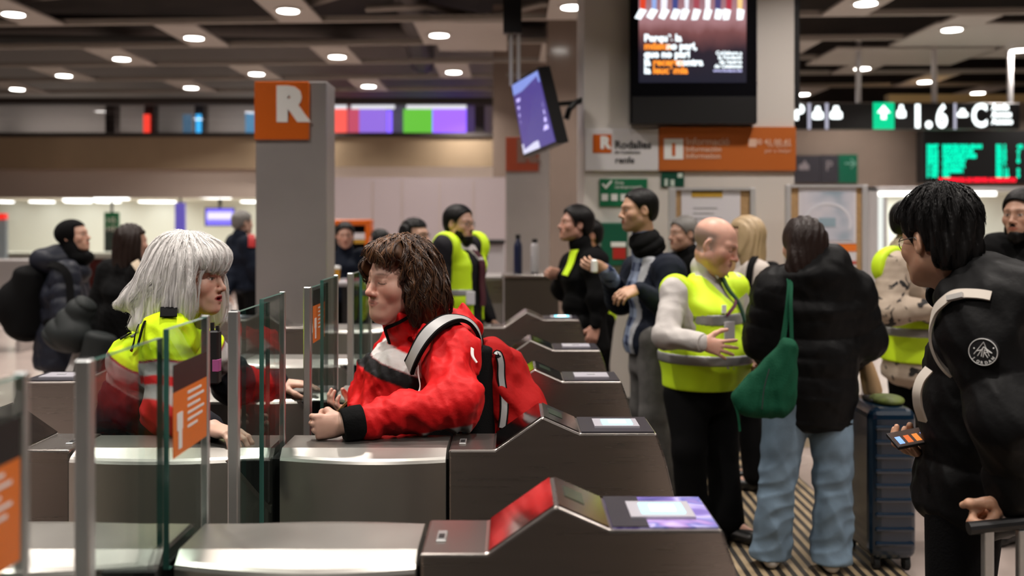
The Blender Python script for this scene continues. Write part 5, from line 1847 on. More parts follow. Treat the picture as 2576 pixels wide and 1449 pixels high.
def _cuff_mesh(name, w, d, t, g, mat, parent):
    a = nv(np.cross(d, (0, 0, 1)))
    b = np.cross(d, a)
    V, F = [], []
    prof = [(-t * 1.6, g * 0.86), (-t * 1.5, g * 1.0), (-t * 0.8, g * 1.03), (0.004, g * 0.98), (0.010, g * 0.90), (0.004, g * 0.70), (-t, g * 0.66)]
    n = 36
    for (o_, r_) in prof:
        for k in range(n):
            q = 2 * math.pi * k / n
            V.append(w + d * o_ + (a * math.cos(q) + b * math.sin(q)) * r_ * (1 + 0.012 * math.sin(q * 9)))
    for i in range(len(prof) - 1):
        F += [(i * n + k, i * n + (k + 1) % n, (i + 1) * n + (k + 1) % n, (i + 1) * n + k) for k in range(n)]
    return mesh_obj(name, V, F, mat, parent, smooth=True)


def glasses(H, parent, mat, rim=0.0014, w=0.021, h=0.017):
    mb = MB()
    for q in (-1, 1):
        pts = []
        for i in range(17):
            a = 2 * math.pi * i / 16
            pts.append(H.T((q * 0.032 + w * math.cos(a), 0.103 - 0.012 * abs(math.cos(a)) * (1 if q * math.cos(a) > 0 else 0), -0.002 + h * math.sin(a))))
        mb.tube(pts, rim * H.s, 6, caps=False)
        mb.tube([H.T((q * 0.053, 0.092, 0.004)), H.T((q * 0.074, 0.05, 0.006)), H.T((q * 0.083, -0.005, 0.010)), H.T((q * 0.082, -0.02, -0.004))], rim * H.s, 6)
    mb.tube([H.T((-0.011, 0.104, 0.002)), H.T((0, 0.107, 0.004)), H.T((0.011, 0.104, 0.002))], rim * H.s, 6)
    return mb.obj('glasses', mat, parent)
Z = np.array([0, 0, 1.0])


def A3(*a):
    return np.array(a, float)


# ================================================================== woman with white hair
def white_haired_woman():
    f0 = nv((0.97, -0.20, -0.03))
    H = Head(P(486, 698, 3.34), f0, s=1.0)
    J = joints((XP(350, 3.4), 3.38, 0), -6, 1.66,
               neck=P(428, 808, 3.38), chest=P(408, 905, 3.39), waist=P(375, 1010, 3.40), hip=P(352, 1100, 3.40),
               shR=P(424, 850, 3.23), elR=P(424, 1040, 3.11), wrR=A3(XP(532, 2.93), 2.93, 0.992),
               shL=P(478, 850, 3.54), elL=P(588, 962, 3.66), wrL=A3(XP(702, 3.78), 3.78, 0.985))
    p = person(J['base'], 'white-haired woman in yellow and red safety jacket leaning on a steel gate', None)
    S = body_skin(J, H, {'R': ((0.86, -0.5, -0.10), (0.1, -0.12, -1), 'relax'), 'L': ((1, -0.05, -0.06), (0, 0, -1), 'rest')}, hs=0.98, lips=1.35, mouth_open=0.0018, brow=0.5, nose=0.86, soft=0.3)
    sdf_obj('body', S, 0.009, M['skin'], p, [face_zone(H, 0.0034), hand_zone(J, 'R'), hand_zone(J, 'L', 0.004)],
            lambda V: H.color(V, (0.70, 0.43, 0.33), lip=(0.26, 0.012, 0.02), iris=(0.03, 0.02, 0.015), flush=0.35, brow=(0.10, 0.06, 0.045)))
    # jacket
    g = 0.028
    S = shell(J, g, chest=0.028, hem=0.1, shoulder=0.05, cuff_r=0.050, sl_end=0.90, fat=0.02, arm=1.08)
    S.cap(J['neck'], H.T((0, -0.035, -0.10)), 0.075, 0.068, k=0.02)
    S.disp(folds(0.005, 26, 4)).disp(folds(0.005, 50, 5, sharp=True))
    arms = Shape()
    for q in 'RL':
        sleeve_arm(arms, J, q, g, 1.08, 0.050, None, 0.90)
    torso = shell(J, g, sleeve=False, chest=0.028, fat=0.02)
    YEL, RED, GRY, NAVY, MAR = A3(0.66, 0.93, 0.012), A3(0.55, 0.014, 0.016), A3(0.34, 0.32, 0.32), A3(0.012, 0.013, 0.018), A3(0.25, 0.015, 0.05)

    def col(V):
        def paint(C, w, cc):
            w = np.clip(w, 0, 1)[:, None]
            C += (cc[None, :] - C) * w
        s_ = lambda d: np.clip(0.5 + d / 0.006, 0, 1)
        z = V[:, 2] + 0.008 * np.sin(V[:, 0] * 30)
        C = np.tile(YEL, (len(V), 1))
        tb = z + 0.25 * (V[:, 0] - J['chest'][0])
        for lim, cc in ((1.125, MAR), (1.117, GRY), (1.03, NAVY)):
            paint(C, s_(lim - tb), cc)
        A = s_(torso.at(V) + 0.004 - arms.at(V))
        near = (V[:, 1] < J['chest'][1]) * 1.0
        C2 = np.tile(YEL, (len(V), 1))
        for lim, cc in ((1.160, MAR), (1.152, GRY), (1.112, RED), (1.086, GRY), (1.046, RED)):
            paint(C2, s_(lim - z), cc)
        paint(C2, s_(V[:, 0] - (J['wrR'][0] - 0.075)), NAVY)
        paint(C2, s_((V - J['wrR']) @ nv(J['wrR'] - J['elR']) + 0.055), NAVY)
        C3 = np.tile(YEL, (len(V), 1))
        d = (V - J['shL']) @ nv(J['elL'] - J['shL'])
        for lim, cc in ((0.08, MAR), (0.088, GRY), (0.165, NAVY)):
            paint(C3, s_(d - lim), cc)
        d2 = (V - J['elL']) @ nv(J['wrL'] - J['elL'])
        paint(C3, s_(d2 - 0.05), RED)
        paint(C3, s_(d2 - 0.13), NAVY)
        wn = (A * near)[:, None]
        wf = (A * (1 - near))[:, None]
        return C * (1 - wn - wf) + C2 * wn + C3 * wf
    j = sdf_obj('jacket', S, 0.0055, M['attr_cloth'], p, None, col)
    ep, _ = S.project([P(425, 766, 3.16)], 0.0, 8)
    ribbon('epaulette', S, [P(424, 752, 3.30), P(425, 768, 3.22), P(424, 790, 3.16)], 0.052, 0.004, M['black_cloth'], j, n=10)
    ribbon('back_stripe', S, [P(352, 818, 3.22), P(342, 850, 3.2), P(332, 885, 3.2)], 0.016, 0.003, M['black_cloth'], j, n=10)
    ribbon('back_stripe', S, [P(372, 812, 3.18), P(362, 840, 3.16), P(352, 868, 3.16)], 0.010, 0.003, M['black_cloth'], j, n=10)
    # lettering that runs over the back of the jacket
    pp, nn = S.project([P(322, 838, 3.28)], 0.002, 8)
    n_ = nn[0]
    up = nv(Z - n_ * n_[2])
    rt = np.cross(up, n_)
    mtx = Matrix((rt, up, n_)).transposed()
    for k, ch in enumerate('AD'):
        q, nn2 = S.project([pp[0] + rt * (-0.05 + 0.045 * k) + up * 0.006], 0.003, 6)
        n2 = nn2[0]
        u2 = nv(Z - n2 * n2[2])
        r2 = np.cross(u2, n2)
        text('jacket_letter', ch, q[0], 0.055, M['black'], j, matrix=Matrix((r2, u2, n2)).transposed(), extrude=0.003, bold=0.001)
    # radio on the chest
    c = P(541, 898, 3.17)
    b = MB().box(c[0] - 0.018, c[0] + 0.016, c[1] - 0.02, c[1] + 0.02, c[2] - 0.085, c[2] + 0.085, b=0.005)
    b.box(c[0] - 0.012, c[0] - 0.002, c[1] - 0.012, c[1] + 0.0, c[2] + 0.08, c[2] + 0.11)
    b.box(c[0] + 0.006, c[0] + 0.014, c[1] - 0.012, c[1] + 0.0, c[2] + 0.08, c[2] + 0.10)
    rd = b.obj('radio', M['black'], j)
    MB().box(c[0] - 0.004, c[0] + 0.0175, c[1] - 0.021, c[1] + 0.01, c[2] - 0.045, c[2] - 0.005, b=0.002).obj('radio_label', pmat('radio_label', (0.45, 0.10, 0.30), 0.5), rd)
    S2 = trousers(J, 0.015, 0.01, hipw=0.01)
    sdf_obj('trousers', S2, 0.012, M['dark_trouser'], p)
    for q in 'RL':
        shoe(J, q, M['shoe_black'], p, 0.01)
    # hair
    T, s, R = H.T, H.s, H.R
    S = Shape()
    e = lambda c, r, k: S.ell(T(c), np.array(r) * s, R, k)
    e((0, -0.022, 0.046), (0.102, 0.120, 0.108), 0.02)
    e((0, -0.085, 0.005), (0.088, 0.085, 0.125), 0.04)
    for q in (-1, 1):
        e((q * 0.078, 0.000, -0.055), (0.036, 0.060, 0.125), 0.03)
        e((q * 0.072, -0.060, -0.060), (0.040, 0.080, 0.115), 0.04)
        S.chain([T((q * 0.055, -0.10, -0.02)), T((q * 0.06, -0.160, -0.075)), T((q * 0.07, -0.235, -0.098))], [0.060, 0.045, 0.012], k=0.03)
        S.chain([T((q * 0.06, -0.06, -0.08)), T((q * 0.075, -0.125, -0.145)), T((q * 0.085, -0.17, -0.165))], [0.055, 0.034, 0.010], k=0.03)
    e((0, 0.070, 0.068), (0.078, 0.046, 0.048), 0.03)
    e((-0.074, 0.050, -0.085), (0.024, 0.030, 0.085), 0.03)
    base = S

    def cutf(X, Y, Zc):
        px, py, pz = X - H.c[0], Y - H.c[1], Zc - H.c[2]
        x = px * R[0, 0] + py * R[1, 0] + pz * R[2, 0]
        y = px * R[0, 1] + py * R[1, 1] + pz * R[2, 1]
        z = px * R[0, 2] + py * R[1, 2] + pz * R[2, 2]
        return np.minimum(np.minimum(0.012 + 0.25 * np.abs(x) - z, y - (0.028 + 0.25 * (z + 0.05))), 0.074 - np.abs(x))
    flowing = S.copy()
    S.cut(cutf, 0.010)
    rsd = np.random.RandomState(3)

    def groove(X, Y, Zc):
        px, py, pz = X - H.c[0], Y - H.c[1], Zc - H.c[2]
        x = px * R[0, 0] + py * R[1, 0] + pz * R[2, 0]
        y = px * R[0, 1] + py * R[1, 1] + pz * R[2, 1]
        z = px * R[0, 2] + py * R[1, 2] + pz * R[2, 2]
        a = np.arctan2(x, y + 0.03)
        return 0.0035 * np.sin(a * 23 + 6 * z + 2 * np.sin(z * 21)) + 0.002 * np.sin(a * 51 + 11 * z)
    S.disp(groove)
    M['hair_white'] = pmat('white_hair', (0.84, 0.82, 0.80), 0.45, bump=0.4, bscale=110, stretch=(1, 1, 0.12))
    M['hair_white_lock'] = pmat('white_hair_lock', (0.88, 0.86, 0.84), 0.4)
    hr = sdf_obj('hair', S, 0.005, M['hair_white'], p)

    def start(rs, n):
        a = rs.uniform(0, 2 * math.pi, n)
        r_ = 0.075 * np.sqrt(rs.uniform(0, 1, n))
        L = np.stack([r_ * np.sin(a), r_ * np.cos(a) - 0.02, np.full(n, 0.15)], 1)
        return H.c + L @ R.T * s

    def flow(pw, t):
        L = H.L(pw)
        o = L[:, :2] - np.array([[0.0, -0.02]])
        o = o / (np.linalg.norm(o, axis=1, keepdims=True) + 1e-6)
        d = np.concatenate([o * (1.0 - 0.75 * t), np.full((len(L), 1), -0.35 - 1.6 * t)], 1)
        back = (L[:, 1] < -0.03) * max(0, t - 0.55) * 2.8
        d[:, 1] -= back
        front = (L[:, 1] > 0.035) & (L[:, 2] < 0.022) & (np.abs(L[:, 0]) < 0.07)
        d[front] *= 0.02
        d[front, 0] += 1e-3
        return d @ R.T
    strands('hair_locks', S, H, M['hair_white_lock'], hr, n=2800, length=0.365, r=0.00065, seed=5, start=start, flow=flow, off=0.0012, steps=18, jitter=0.28, tipfly=0.03)
    return p


# ================================================================== woman in red
def woman_in_red():
    H = Head(P(1001, 704, 3.33), (-0.72, -0.69, -0.03), up=(0.06, 0, 1), s=1.07)
    J = joints((XP(1060, 3.42), 3.42, 0), 193, 1.66,
               neck=P(1062, 822, 3.41), chest=P(1052, 925, 3.42), waist=P(1045, 1035, 3.42), hip=P(1048, 1170, 3.42),
               shL=P(1125, 892, 3.22), elL=A3(XP(1150, 3.06), 3.06, 1.045), wrL=A3(XP(868, 2.95), 2.95, 0.994),
               shR=P(1010, 890, 3.60), elR=P(960, 1030, 3.66), wrR=P(915, 1035, 3.46))
    p = person(J['base'], 'brown-haired woman in a red jacket resting her fist on a steel gate')
    S = body_skin(J, H, {'L': ((-1, -0.04, -0.06), (0.0, 1, -0.1), 'fist'), 'R': ((-0.9, -0.2, 0.15), (0.2, 0.1, 1), 'hold')}, hs=0.98, jowl=0.004, lips=0.5, nose=0.98, double=1, brow=0.4, smile=0.003, soft=0.0)
    sdf_obj('body', S, 0.009, M['skin'], p, [face_zone(H, 0.0034, 0.15), hand_zone(J, 'L')],
            lambda V: H.color(V, (0.66, 0.385, 0.295), lip=(0.50, 0.21, 0.17), closed=True, flush=0.6, brow=(0.16, 0.08, 0.055), smile=0.003))
    g = 0.036
    S = shell(J, g, fat=0.045, belly=0.05, chest=0.045, hem=0.1, arm=1.12, cuff_r=0.054, shoulder=0.062, sl_end=0.82)
    # collar and hood
    S.chain([J['neck'] - Z * 0.02, H.T((0, -0.028, -0.115))], [0.098, 0.088], k=0.03)
    S.ell(P(1150, 830, 3.42), (0.085, 0.15, 0.07), None, 0.05)
    S.ell(P(1100, 845, 3.30), (0.07, 0.06, 0.035), None, 0.05)
    S.chain([P(1178, 815, 3.42), P(1160, 757, 3.42)], [0.035, 0.010], k=0.03)

    def colcut(X, Y, Zc):
        n = H.R @ nv((0, -0.42, 1))
        c = H.T((0, 0.0, -0.105))
        d = (X - c[0]) * n[0] + (Y - c[1]) * n[1] + (Zc - c[2]) * n[2]
        near = 0.125 - np.sqrt((X - c[0]) ** 2 + (Y - c[1]) ** 2)
        return np.minimum(d, near)
    S.cut(colcut, 0.006)
    S.disp(folds(0.006, 22, 14)).disp(folds(0.008, 34, 15, sharp=True)).disp(folds(0.0055, 46, 17, (1.5, 0.5, 0.5), sharp=True)).disp(folds(0.0025, 80, 16, sharp=True))
    arms = Shape()
    for q in 'RL':
        sleeve_arm(arms, J, q, g, 1.12, 0.054, None, 0.93)
    torso = shell(J, g, sleeve=False, fat=0.045, belly=0.05, chest=0.045)
    RED, WHT, BLK = A3(0.66, 0.010, 0.012), A3(0.74, 0.72, 0.70), A3(0.012, 0.012, 0.013)

    def col(V):
        s_ = lambda d: np.clip(0.5 + d / 0.006, 0, 1)
        C = np.tile(RED, (len(V), 1))

        def paint(w, cc):
            w = np.clip(w, 0, 1)[:, None]
            C[:] = C + (cc[None, :] - C) * w
        A = s_(torso.at(V) + 0.002 - arms.at(V))
        b = V[:, 2] + 0.30 * (V[:, 0] - J['chest'][0])
        fr = s_((V - J['chest']) @ J['f'] - 0.02) * (1 - A)
        ztop = ZP(868, 3.3) - 0.03
        paint(fr * s_(ztop - b) * s_(b - (ztop - 0.055)), WHT)
        paint(fr * s_(ztop - 0.055 - b) * s_(b - (ztop - 0.105)), BLK)
        ax = nv(J['wrL'] - J['elL'])
        d = V - J['elL']
        al = d @ ax
        low = (d - al[:, None] * ax)[:, 2]
        paint(A * (V[:, 1] < J['chest'][1]) * s_(al + 0.02) * s_(0.13 - al) * s_(-0.064 - low), WHT)
        return C
    M['red_shell'] = pmat('red_jacket_cloth', (0.6, 0.02, 0.02), 0.55, spec=0.2, attr=True, bump=0.18, bscale=55, noise=0.04, nscale=20)
    j = sdf_obj('jacket', S, 0.0055, M['red_shell'], p, None, col)
    cuff(J, 'L', 0.051, M['black_cloth'], j, 0.036)
    wp = pmat('white_piping', (0.74, 0.72, 0.70), 0.5)
    ribbon('piping', S, [P(1034, 918, 3.12), P(1031, 945, 3.12), P(1030, 990, 3.12)], 0.007, 0.003, wp, j, n=12)
    ribbon('piping', S, [P(1182, 880, 3.14), P(1175, 905, 3.12), P(1163, 938, 3.12)], 0.011, 0.003, wp, j, n=12)
    # black trim round the collar
    tp = [H.T((-0.058, -0.055, -0.062)), H.T((-0.080, -0.01, -0.088)), H.T((-0.078, 0.03, -0.112)), H.T((-0.05, 0.062, -0.135)), H.T((-0.01, 0.075, -0.15)), H.T((0.0, 0.080, -0.185))]
    ribbon('collar_trim', S, tp, 0.011, 0.005, M['black_cloth'], j, n=30, off=0.001)
    S2 = trousers(J, 0.02, 0.01, hipw=0.05)
    sdf_obj('trousers', S2, 0.012, M['dark_trouser'], p)
    for q in 'RL':
        shoe(J, q, M['shoe_black'], p, 0.01)
    # hair
    T, s, R = H.T, H.s, H.R
    Hs = Shape()
    e = lambda c, r, k: Hs.ell(T(c), np.array(r) * s, R, k)
    e((0, -0.020, 0.040), (0.092, 0.116, 0.098), 0.02)
    e((0, -0.070, -0.020), (0.092, 0.085, 0.110), 0.04)
    for q in (-1, 1):
        e((q * 0.080, -0.028, -0.045), (0.034, 0.062, 0.105), 0.03)
        e((q * 0.066, -0.080, -0.070), (0.050, 0.060, 0.085), 0.04)
    e((-0.01, 0.062, 0.088), (0.072, 0.034, 0.026), 0.03)
    e((0.062, 0.055, 0.035), (0.028, 0.040, 0.045), 0.02)

    def cutf(X, Y, Zc):
        px, py, pz = X - H.c[0], Y - H.c[1], Zc - H.c[2]
        x = (px * R[0, 0] + py * R[1, 0] + pz * R[2, 0]) / s
        y = (px * R[0, 1] + py * R[1, 1] + pz * R[2, 1]) / s
        z = (px * R[0, 2] + py * R[1, 2] + pz * R[2, 2]) / s
        return np.minimum(np.minimum(0.064 + 0.25 * x - z, y - (0.006 + 0.20 * (z + 0.05))), 0.076 - np.abs(x)) * s
    Hs.cut(cutf, 0.010)

    def groove(X, Y, Zc):
        px, py, pz = X - H.c[0], Y - H.c[1], Zc - H.c[2]
        x = px * R[0, 0] + py * R[1, 0] + pz * R[2, 0]
        y = px * R[0, 1] + py * R[1, 1] + pz * R[2, 1]
        z = px * R[0, 2] + py * R[1, 2] + pz * R[2, 2]
        a = np.arctan2(x, y + 0.03)
        return 0.0045 * np.sin(a * 15 + 2.2 * np.sin(z * 36) + 6 * z) + 0.002 * np.sin(a * 33 + 3 * np.sin(z * 45 + a * 3))
    Hs.disp(groove)
    m, nt, b = new_mat('brown_hair')
    n = nt.nodes.new('ShaderNodeTexNoise'); n.inputs['Scale'].default_value = 18
    cr = nt.nodes.new('ShaderNodeValToRGB')
    cr.color_ramp.elements[0].color = (0.030, 0.013, 0.007, 1); cr.color_ramp.elements[0].position = 0.35
    cr.color_ramp.elements[1].color = (0.125, 0.058, 0.026, 1); cr.color_ramp.elements[1].position = 0.7
    tc = nt.nodes.new('ShaderNodeTexCoord')
    nt.links.new(tc.outputs['Object'], n.inputs['Vector']); nt.links.new(n.outputs['Fac'], cr.inputs[0]); nt.links.new(cr.outputs[0], b.inputs['Base Color'])
    b.inputs['Roughness'].default_value = 0.65
    b.inputs['Specular IOR Level'].default_value = 0.2
    M['hair_chestnut'] = m
    hr = sdf_obj('hair', Hs, 0.005, m, p)

    def start(rs, n):
        a = rs.uniform(0, 2 * math.pi, n)
        r_ = 0.07 * np.sqrt(rs.uniform(0, 1, n))
        L = np.stack([r_ * np.sin(a) + 0.01, r_ * np.cos(a) - 0.02, np.full(n, 0.14)], 1)
        return H.c + L @ R.T * s

    def flow(pw, t):
        L = H.L(pw)
        o = L[:, :2] - np.array([[0.015, -0.02]])
        o = o / (np.linalg.norm(o, axis=1, keepdims=True) + 1e-6)
        d = np.concatenate([o * (1.0 - 0.7 * t), np.full((len(L), 1), -0.35 - 1.5 * t)], 1)
        front = (L[:, 1] > 0.02) & (L[:, 2] < 0.068 + 0.25 * L[:, 0]) & (np.abs(L[:, 0]) < 0.075)
        d[front] *= 0.02
        d[front, 0] -= 1e-3
        return d @ R.T
    M['lit_brown_lock'] = pmat('lit_brown_lock', (0.17, 0.078, 0.034), 0.34)
    M['dark_lock'] = pmat('dark_brown_lock', (0.035, 0.016, 0.009), 0.36)
    strands('hair_locks', Hs, H, M['dark_lock'], hr, n=1300, length=0.35, r=0.0015, seed=9, start=start, flow=flow, off=0.003, steps=26, jitter=0.22, wave=0.38, wfreq=12, tipfly=0.05, coherent=5)
    strands('lit_top_locks', Hs, H, M['lit_brown_lock'], hr, n=750, length=0.27, r=0.0012, seed=10, start=start, flow=flow, off=0.004, steps=22, jitter=0.22, wave=0.36, wfreq=11, tipfly=0.04, coherent=5)  # light on the crown is put into the lighter colour of these locks

    # backpack (carried: a thing of its own)
    c0 = P(1245, 960, 3.5)
    bp = empty('backpack', P(1290, 1090, 3.5), 'red backpack with black harness on the back of the woman in red', 'backpack')
    B = Shape()
    B.ecap(P(1262, 900, 3.52), P(1285, 1120, 3.50), (0.135, 0.075), (0.17, 0.10), (0.25, 1, 0), k=0.03)
    B.ell(P(1240, 890, 3.50), (0.05, 0.10, 0.05), None, 0.05)
    B.ell(P(1320, 1045, 3.48), (0.085, 0.12, 0.09), None, 0.06)
    B.disp(folds(0.009, 24, 21)).disp(folds(0.006, 48, 22, sharp=True))
    M['red_bag'] = pmat('red_bag_cloth', (0.36, 0.006, 0.006), 0.7, spec=0.12, bump=0.2, bscale=60)
    bo = sdf_obj('bag', B, 0.007, M['red_bag'], bp)
    K = Shape()
    K.ecap(P(1222, 880, 3.44), P(1225, 1120, 3.42), (0.14, 0.036), (0.15, 0.050), (0.25, 1, 0), k=0.02)
    sdf_obj('back_panel', K, 0.008, M['black_cloth'], bp)
    grey = pmat('strap_grey', (0.42, 0.42, 0.42), 0.45, 0.2)
    ribbon('side_panel', B, [P(1258, 880, 3.33), P(1275, 920, 3.3), P(1272, 990, 3.3), P(1255, 1080, 3.28)], 0.030, 0.004, grey, bp, mats=[grey, M['black_cloth']], edge=0.35, n=40)
    path = [P(1020, 925, 3.16), P(1024, 895, 3.13), P(1042, 860, 3.12), P(1075, 836, 3.14), P(1115, 828, 3.18), P(1160, 838, 3.25), P(1195, 870, 3.34), P(1215, 905, 3.40)]
    ribbon('shoulder_strap', S, path, 0.062, 0.012, grey, bp, mats=[grey, M['black_cloth']], edge=0.26, n=60, off=0.006)
    ribbon('lower_strap', S, [P(1140, 1030, 3.2), P(1160, 1050, 3.2), P(1180, 1075, 3.24), P(1200, 1100, 3.3)], 0.026, 0.004, M['black_cloth'], bp, n=12)
    # phone in her far hand
    ph = empty('phone', P(880, 1018, 3.36), 'dark phone with gold rim held by the woman in red', 'phone')
    c = P(882, 1016, 3.37)
    ax = nv(A3(0.72, 0.0, 0.70))
    up = nv(A3(0.70, 0.15, -0.72))
    nn = np.cross(ax, up)
    quad_slab('body', c - ax * .055 - up * .01, c + ax * .055 - up * .01, c + ax * .055 + up * .06, c - ax * .055 + up * .06, nn, -0.004, 0.004, M['blackgloss'], ph)
    quad_slab('rim', c - ax * .056 - up * .016, c + ax * .056 - up * .016, c + ax * .056 - up * .009, c - ax * .056 - up * .009, nn, -0.006, 0.006, pmat('gold_rim', (0.55, 0.38, 0.16), 0.3, 0.8), ph)
    return p


# ================================================================== bald man in hi-vis vest
def vest_of(J, g, fat, belly, chest, p, hem_z, k=1.0, vdepth=0.20, res=0.008, bands=(), vwidth=0.5, open_front=0.0, name='vest', shoulder=0.05, armhole=0.075, seam=0.03):
    S = shell(J, g, sleeve=False, fat=fat, belly=belly, chest=chest, hem=0.9, shoulder=shoulder)
    f, r = J['f'], J['r']
    nb = J['neck']
    S.cut(lambda X, Y, Zc: hem_z - Zc, 0.004)
    for q, sg in (('R', 1), ('L', -1)):

        s0 = J['sh' + q]

        def fn(X, Y, Zc, s0=s0, sg=sg):
            # outside the shoulder seam, down to below the armpit
            out = ((X - s0[0]) * r[0] + (Y - s0[1]) * r[1]) * sg - seam
            return np.minimum(out + 0.10 * np.maximum(0, s0[2] - 0.05 - Zc), Zc - (s0[2] - 0.23))
        S.cut(fn, 0.02)

    def vneck(X, Y, Zc):
        x = (X - nb[0]) * r[0] + (Y - nb[1]) * r[1]
        y = (X - nb[0]) * f[0] + (Y - nb[1]) * f[1]
        w = open_front + vwidth * (Zc - (nb[2] - vdepth))
        v = np.minimum(w - np.abs(x), y - (-0.02))
        ring = np.minimum(0.085 - np.sqrt(x ** 2 + y ** 2), Zc - (nb[2] - 0.06))
        return np.maximum(v, ring)
    S.cut(vneck, 0.006)
    o = sdf_obj(name, S, res, M['vest'], p)
    for z0, z1 in bands:
        B = S.copy()
        B.off = S.off + 0.004
        B.cuts = list(S.cuts)
        B.cut(lambda X, Y, Zc, z0=z0, z1=z1: np.maximum(z0 - Zc, Zc - z1), 0.001)
        B.disps = list(S.disps)
        sdf_obj('reflective_band', B, res, M['band'], o)
    return S, o


def bald_man():
    H = Head(P(1800, 614, 5.05), (0.84, -0.44, -0.36), s=1.12)
    J = joints((XP(1772, 5.1), 5.1, 0), -32, 1.68,
               neck=P(1778, 682, 5.12), chest=P(1768, 785, 5.1), waist=P(1768, 890, 5.08), hip=P(1768, 985, 5.1),
               shR=P(1700, 732, 4.98), elR=P(1677, 845, 4.84), wrR=P(1765, 862, 4.68), shL=P(1845, 725, 5.26), elL=P(1878, 830, 5.28), wrL=P(1888, 900, 5.05),
               knR=P(1735, 1130, 4.95), anR=P(1745, 1320, 5.0), knL=P(1812, 1130, 5.08), anL=P(1828, 1310, 5.0),
               hpR=P(1725, 995, 5.05), hpL=P(1810, 995, 5.15))
    J['footL'] = nv((0.75, -0.65, 0))
    p = person(J['base'], 'bald man in yellow vest and green tie looking down and gesturing')
    S = body_skin(J, H, {'R': ((0.92, -0.12, -0.24), (0.25, 0.9, -0.1), 'splay'), 'L': ((0.5, -0.5, -0.3), (0, 0, -1), 'relax')}, hs=1.02, jowl=0.012, nose=1.1, lips=0.8, double=1)
    grey = lambda x, y, z: np.clip((0.062 - z) / 0.02, 0, 1) * np.clip((0.035 - y) / 0.03, 0, 1) * (z > -0.05) * (1 - (np.abs(x) > 0.079))
    sdf_obj('body', S, 0.010, M['skin'], p, [face_zone(H, 0.0045), hand_zone(J, 'R', 0.0045)],
            lambda V: H.color(V, (0.66, 0.36, 0.27), lip=(0.42, 0.16, 0.14), closed=True, flush=0.85, brow=(0.20, 0.10, 0.07), bald_grey=grey))
    fat, belly, chest = 0.045, 0.06, 0.04
    S = shell(J, 0.018, fat=fat, belly=belly, chest=chest, hem=-0.3, arm=1.06, shoulder=0.045, cuff_r=0.046, sl_end=0.93)
    S.chain([J['neck'] - Z * 0.02, J['neck'] * 0.55 + H.T((0, -0.03, -0.10)) * 0.45], [0.082, 0.076], k=0.02)
    S.disp(folds(0.005, 26, 33)).disp(folds(0.003, 50, 34, sharp=True))
    S.cut(lambda X, Y, Zc: ZP(972, 5.05) - Zc, 0.01)
    shirt = pmat('pale_shirt', (0.50, 0.47, 0.45), 0.75, bump=0.15, bscale=150)
    jj = sdf_obj('shirt', S, 0.008, shirt, p)
    cuff(J, 'R', 0.045, shirt, jj, 0.03)
    V, vo = vest_of(J, 0.044, fat, belly, chest, p, ZP(978, 5.0), vdepth=0.30, bands=((ZP(820, 4.9), ZP(790, 4.9)), (ZP(919, 4.9), ZP(892, 4.9))), vwidth=0.42, armhole=0.078, shoulder=0.052)
    V2 = V.copy(); V2.cuts = []
    f, r = J['f'], J['r']
    nb = J['neck']
    tie = pmat('green_tie', (0.004, 0.055, 0.035), 0.5)
    kn = nb + f * 0.10 - Z * 0.015
    ribbon('tie', V2, [kn + Z * 0.02, kn - Z * 0.03, kn - Z * 0.12, kn - Z * 0.22], 0.055, 0.012, tie, jj, n=14)
    lan = pmat('lanyard_purple', (0.12, 0.02, 0.06), 0.6)
    bz = P(1865, 822, 4.8)
    ribbon('lanyard', V2, [nb + f * 0.07 - r * 0.07 + Z * 0.02, nb + f * 0.13 - r * 0.06 - Z * 0.12, bz + Z * 0.07], 0.016, 0.004, lan, vo, n=20, off=0.006)
    q, nn = V2.project([bz], 0.012, 8)
    n_ = nv(nn[0] * A3(1, 1, 0)); rt = np.cross(Z, n_)
    quad_slab('badge', q[0] - rt * .03 - Z * .045, q[0] + rt * .03 - Z * .045, q[0] + rt * .03 + Z * .045, q[0] - rt * .03 + Z * .045, n_, -0.002, 0.004, M['paper'], vo)
    q, nn = V2.project([P(1848, 768, 4.82)], 0.010, 8)
    quad_slab('badge_clip', q[0] - rt * .012 - Z * .02, q[0] + rt * .012 - Z * .02, q[0] + rt * .012 + Z * .02, q[0] - rt * .012 + Z * .02, n_, -0.002, 0.006, M['white_text'], vo)
    # shirt collar wings
    for sg in (-1, 1):
        a = nb + f * 0.085 + Z * 0.03
        c1 = a + r * sg * 0.005
        c2 = nb + r * sg * 0.085 + f * 0.02 + Z * 0.055
        c3 = nb + r * sg * 0.075 + f * 0.085 - Z * 0.035
        nn_ = nv(np.cross(c2 - c1, c3 - c1)); nn_ = nn_ if nn_ @ f > 0 else -nn_
        mesh_obj('collar_wing', [c1, c2, c3, c1 + nn_ * .008, c2 + nn_ * .008, c3 + nn_ * .008], [(0, 1, 2), (5, 4, 3), (0, 3, 4, 1), (1, 4, 5, 2), (2, 5, 3, 0)], shirt, jj)
    S2 = trousers(J, 0.014, 0.024, hipw=0.032, end=0.98)
    S2.disp(folds(0.006, 16, 40))
    sdf_obj('trousers', S2, 0.010, M['dark_trouser'], p)
    for q in 'RL':
        shoe(J, q, M['shoe_black'], p, 0.008, 1.1)
    return p


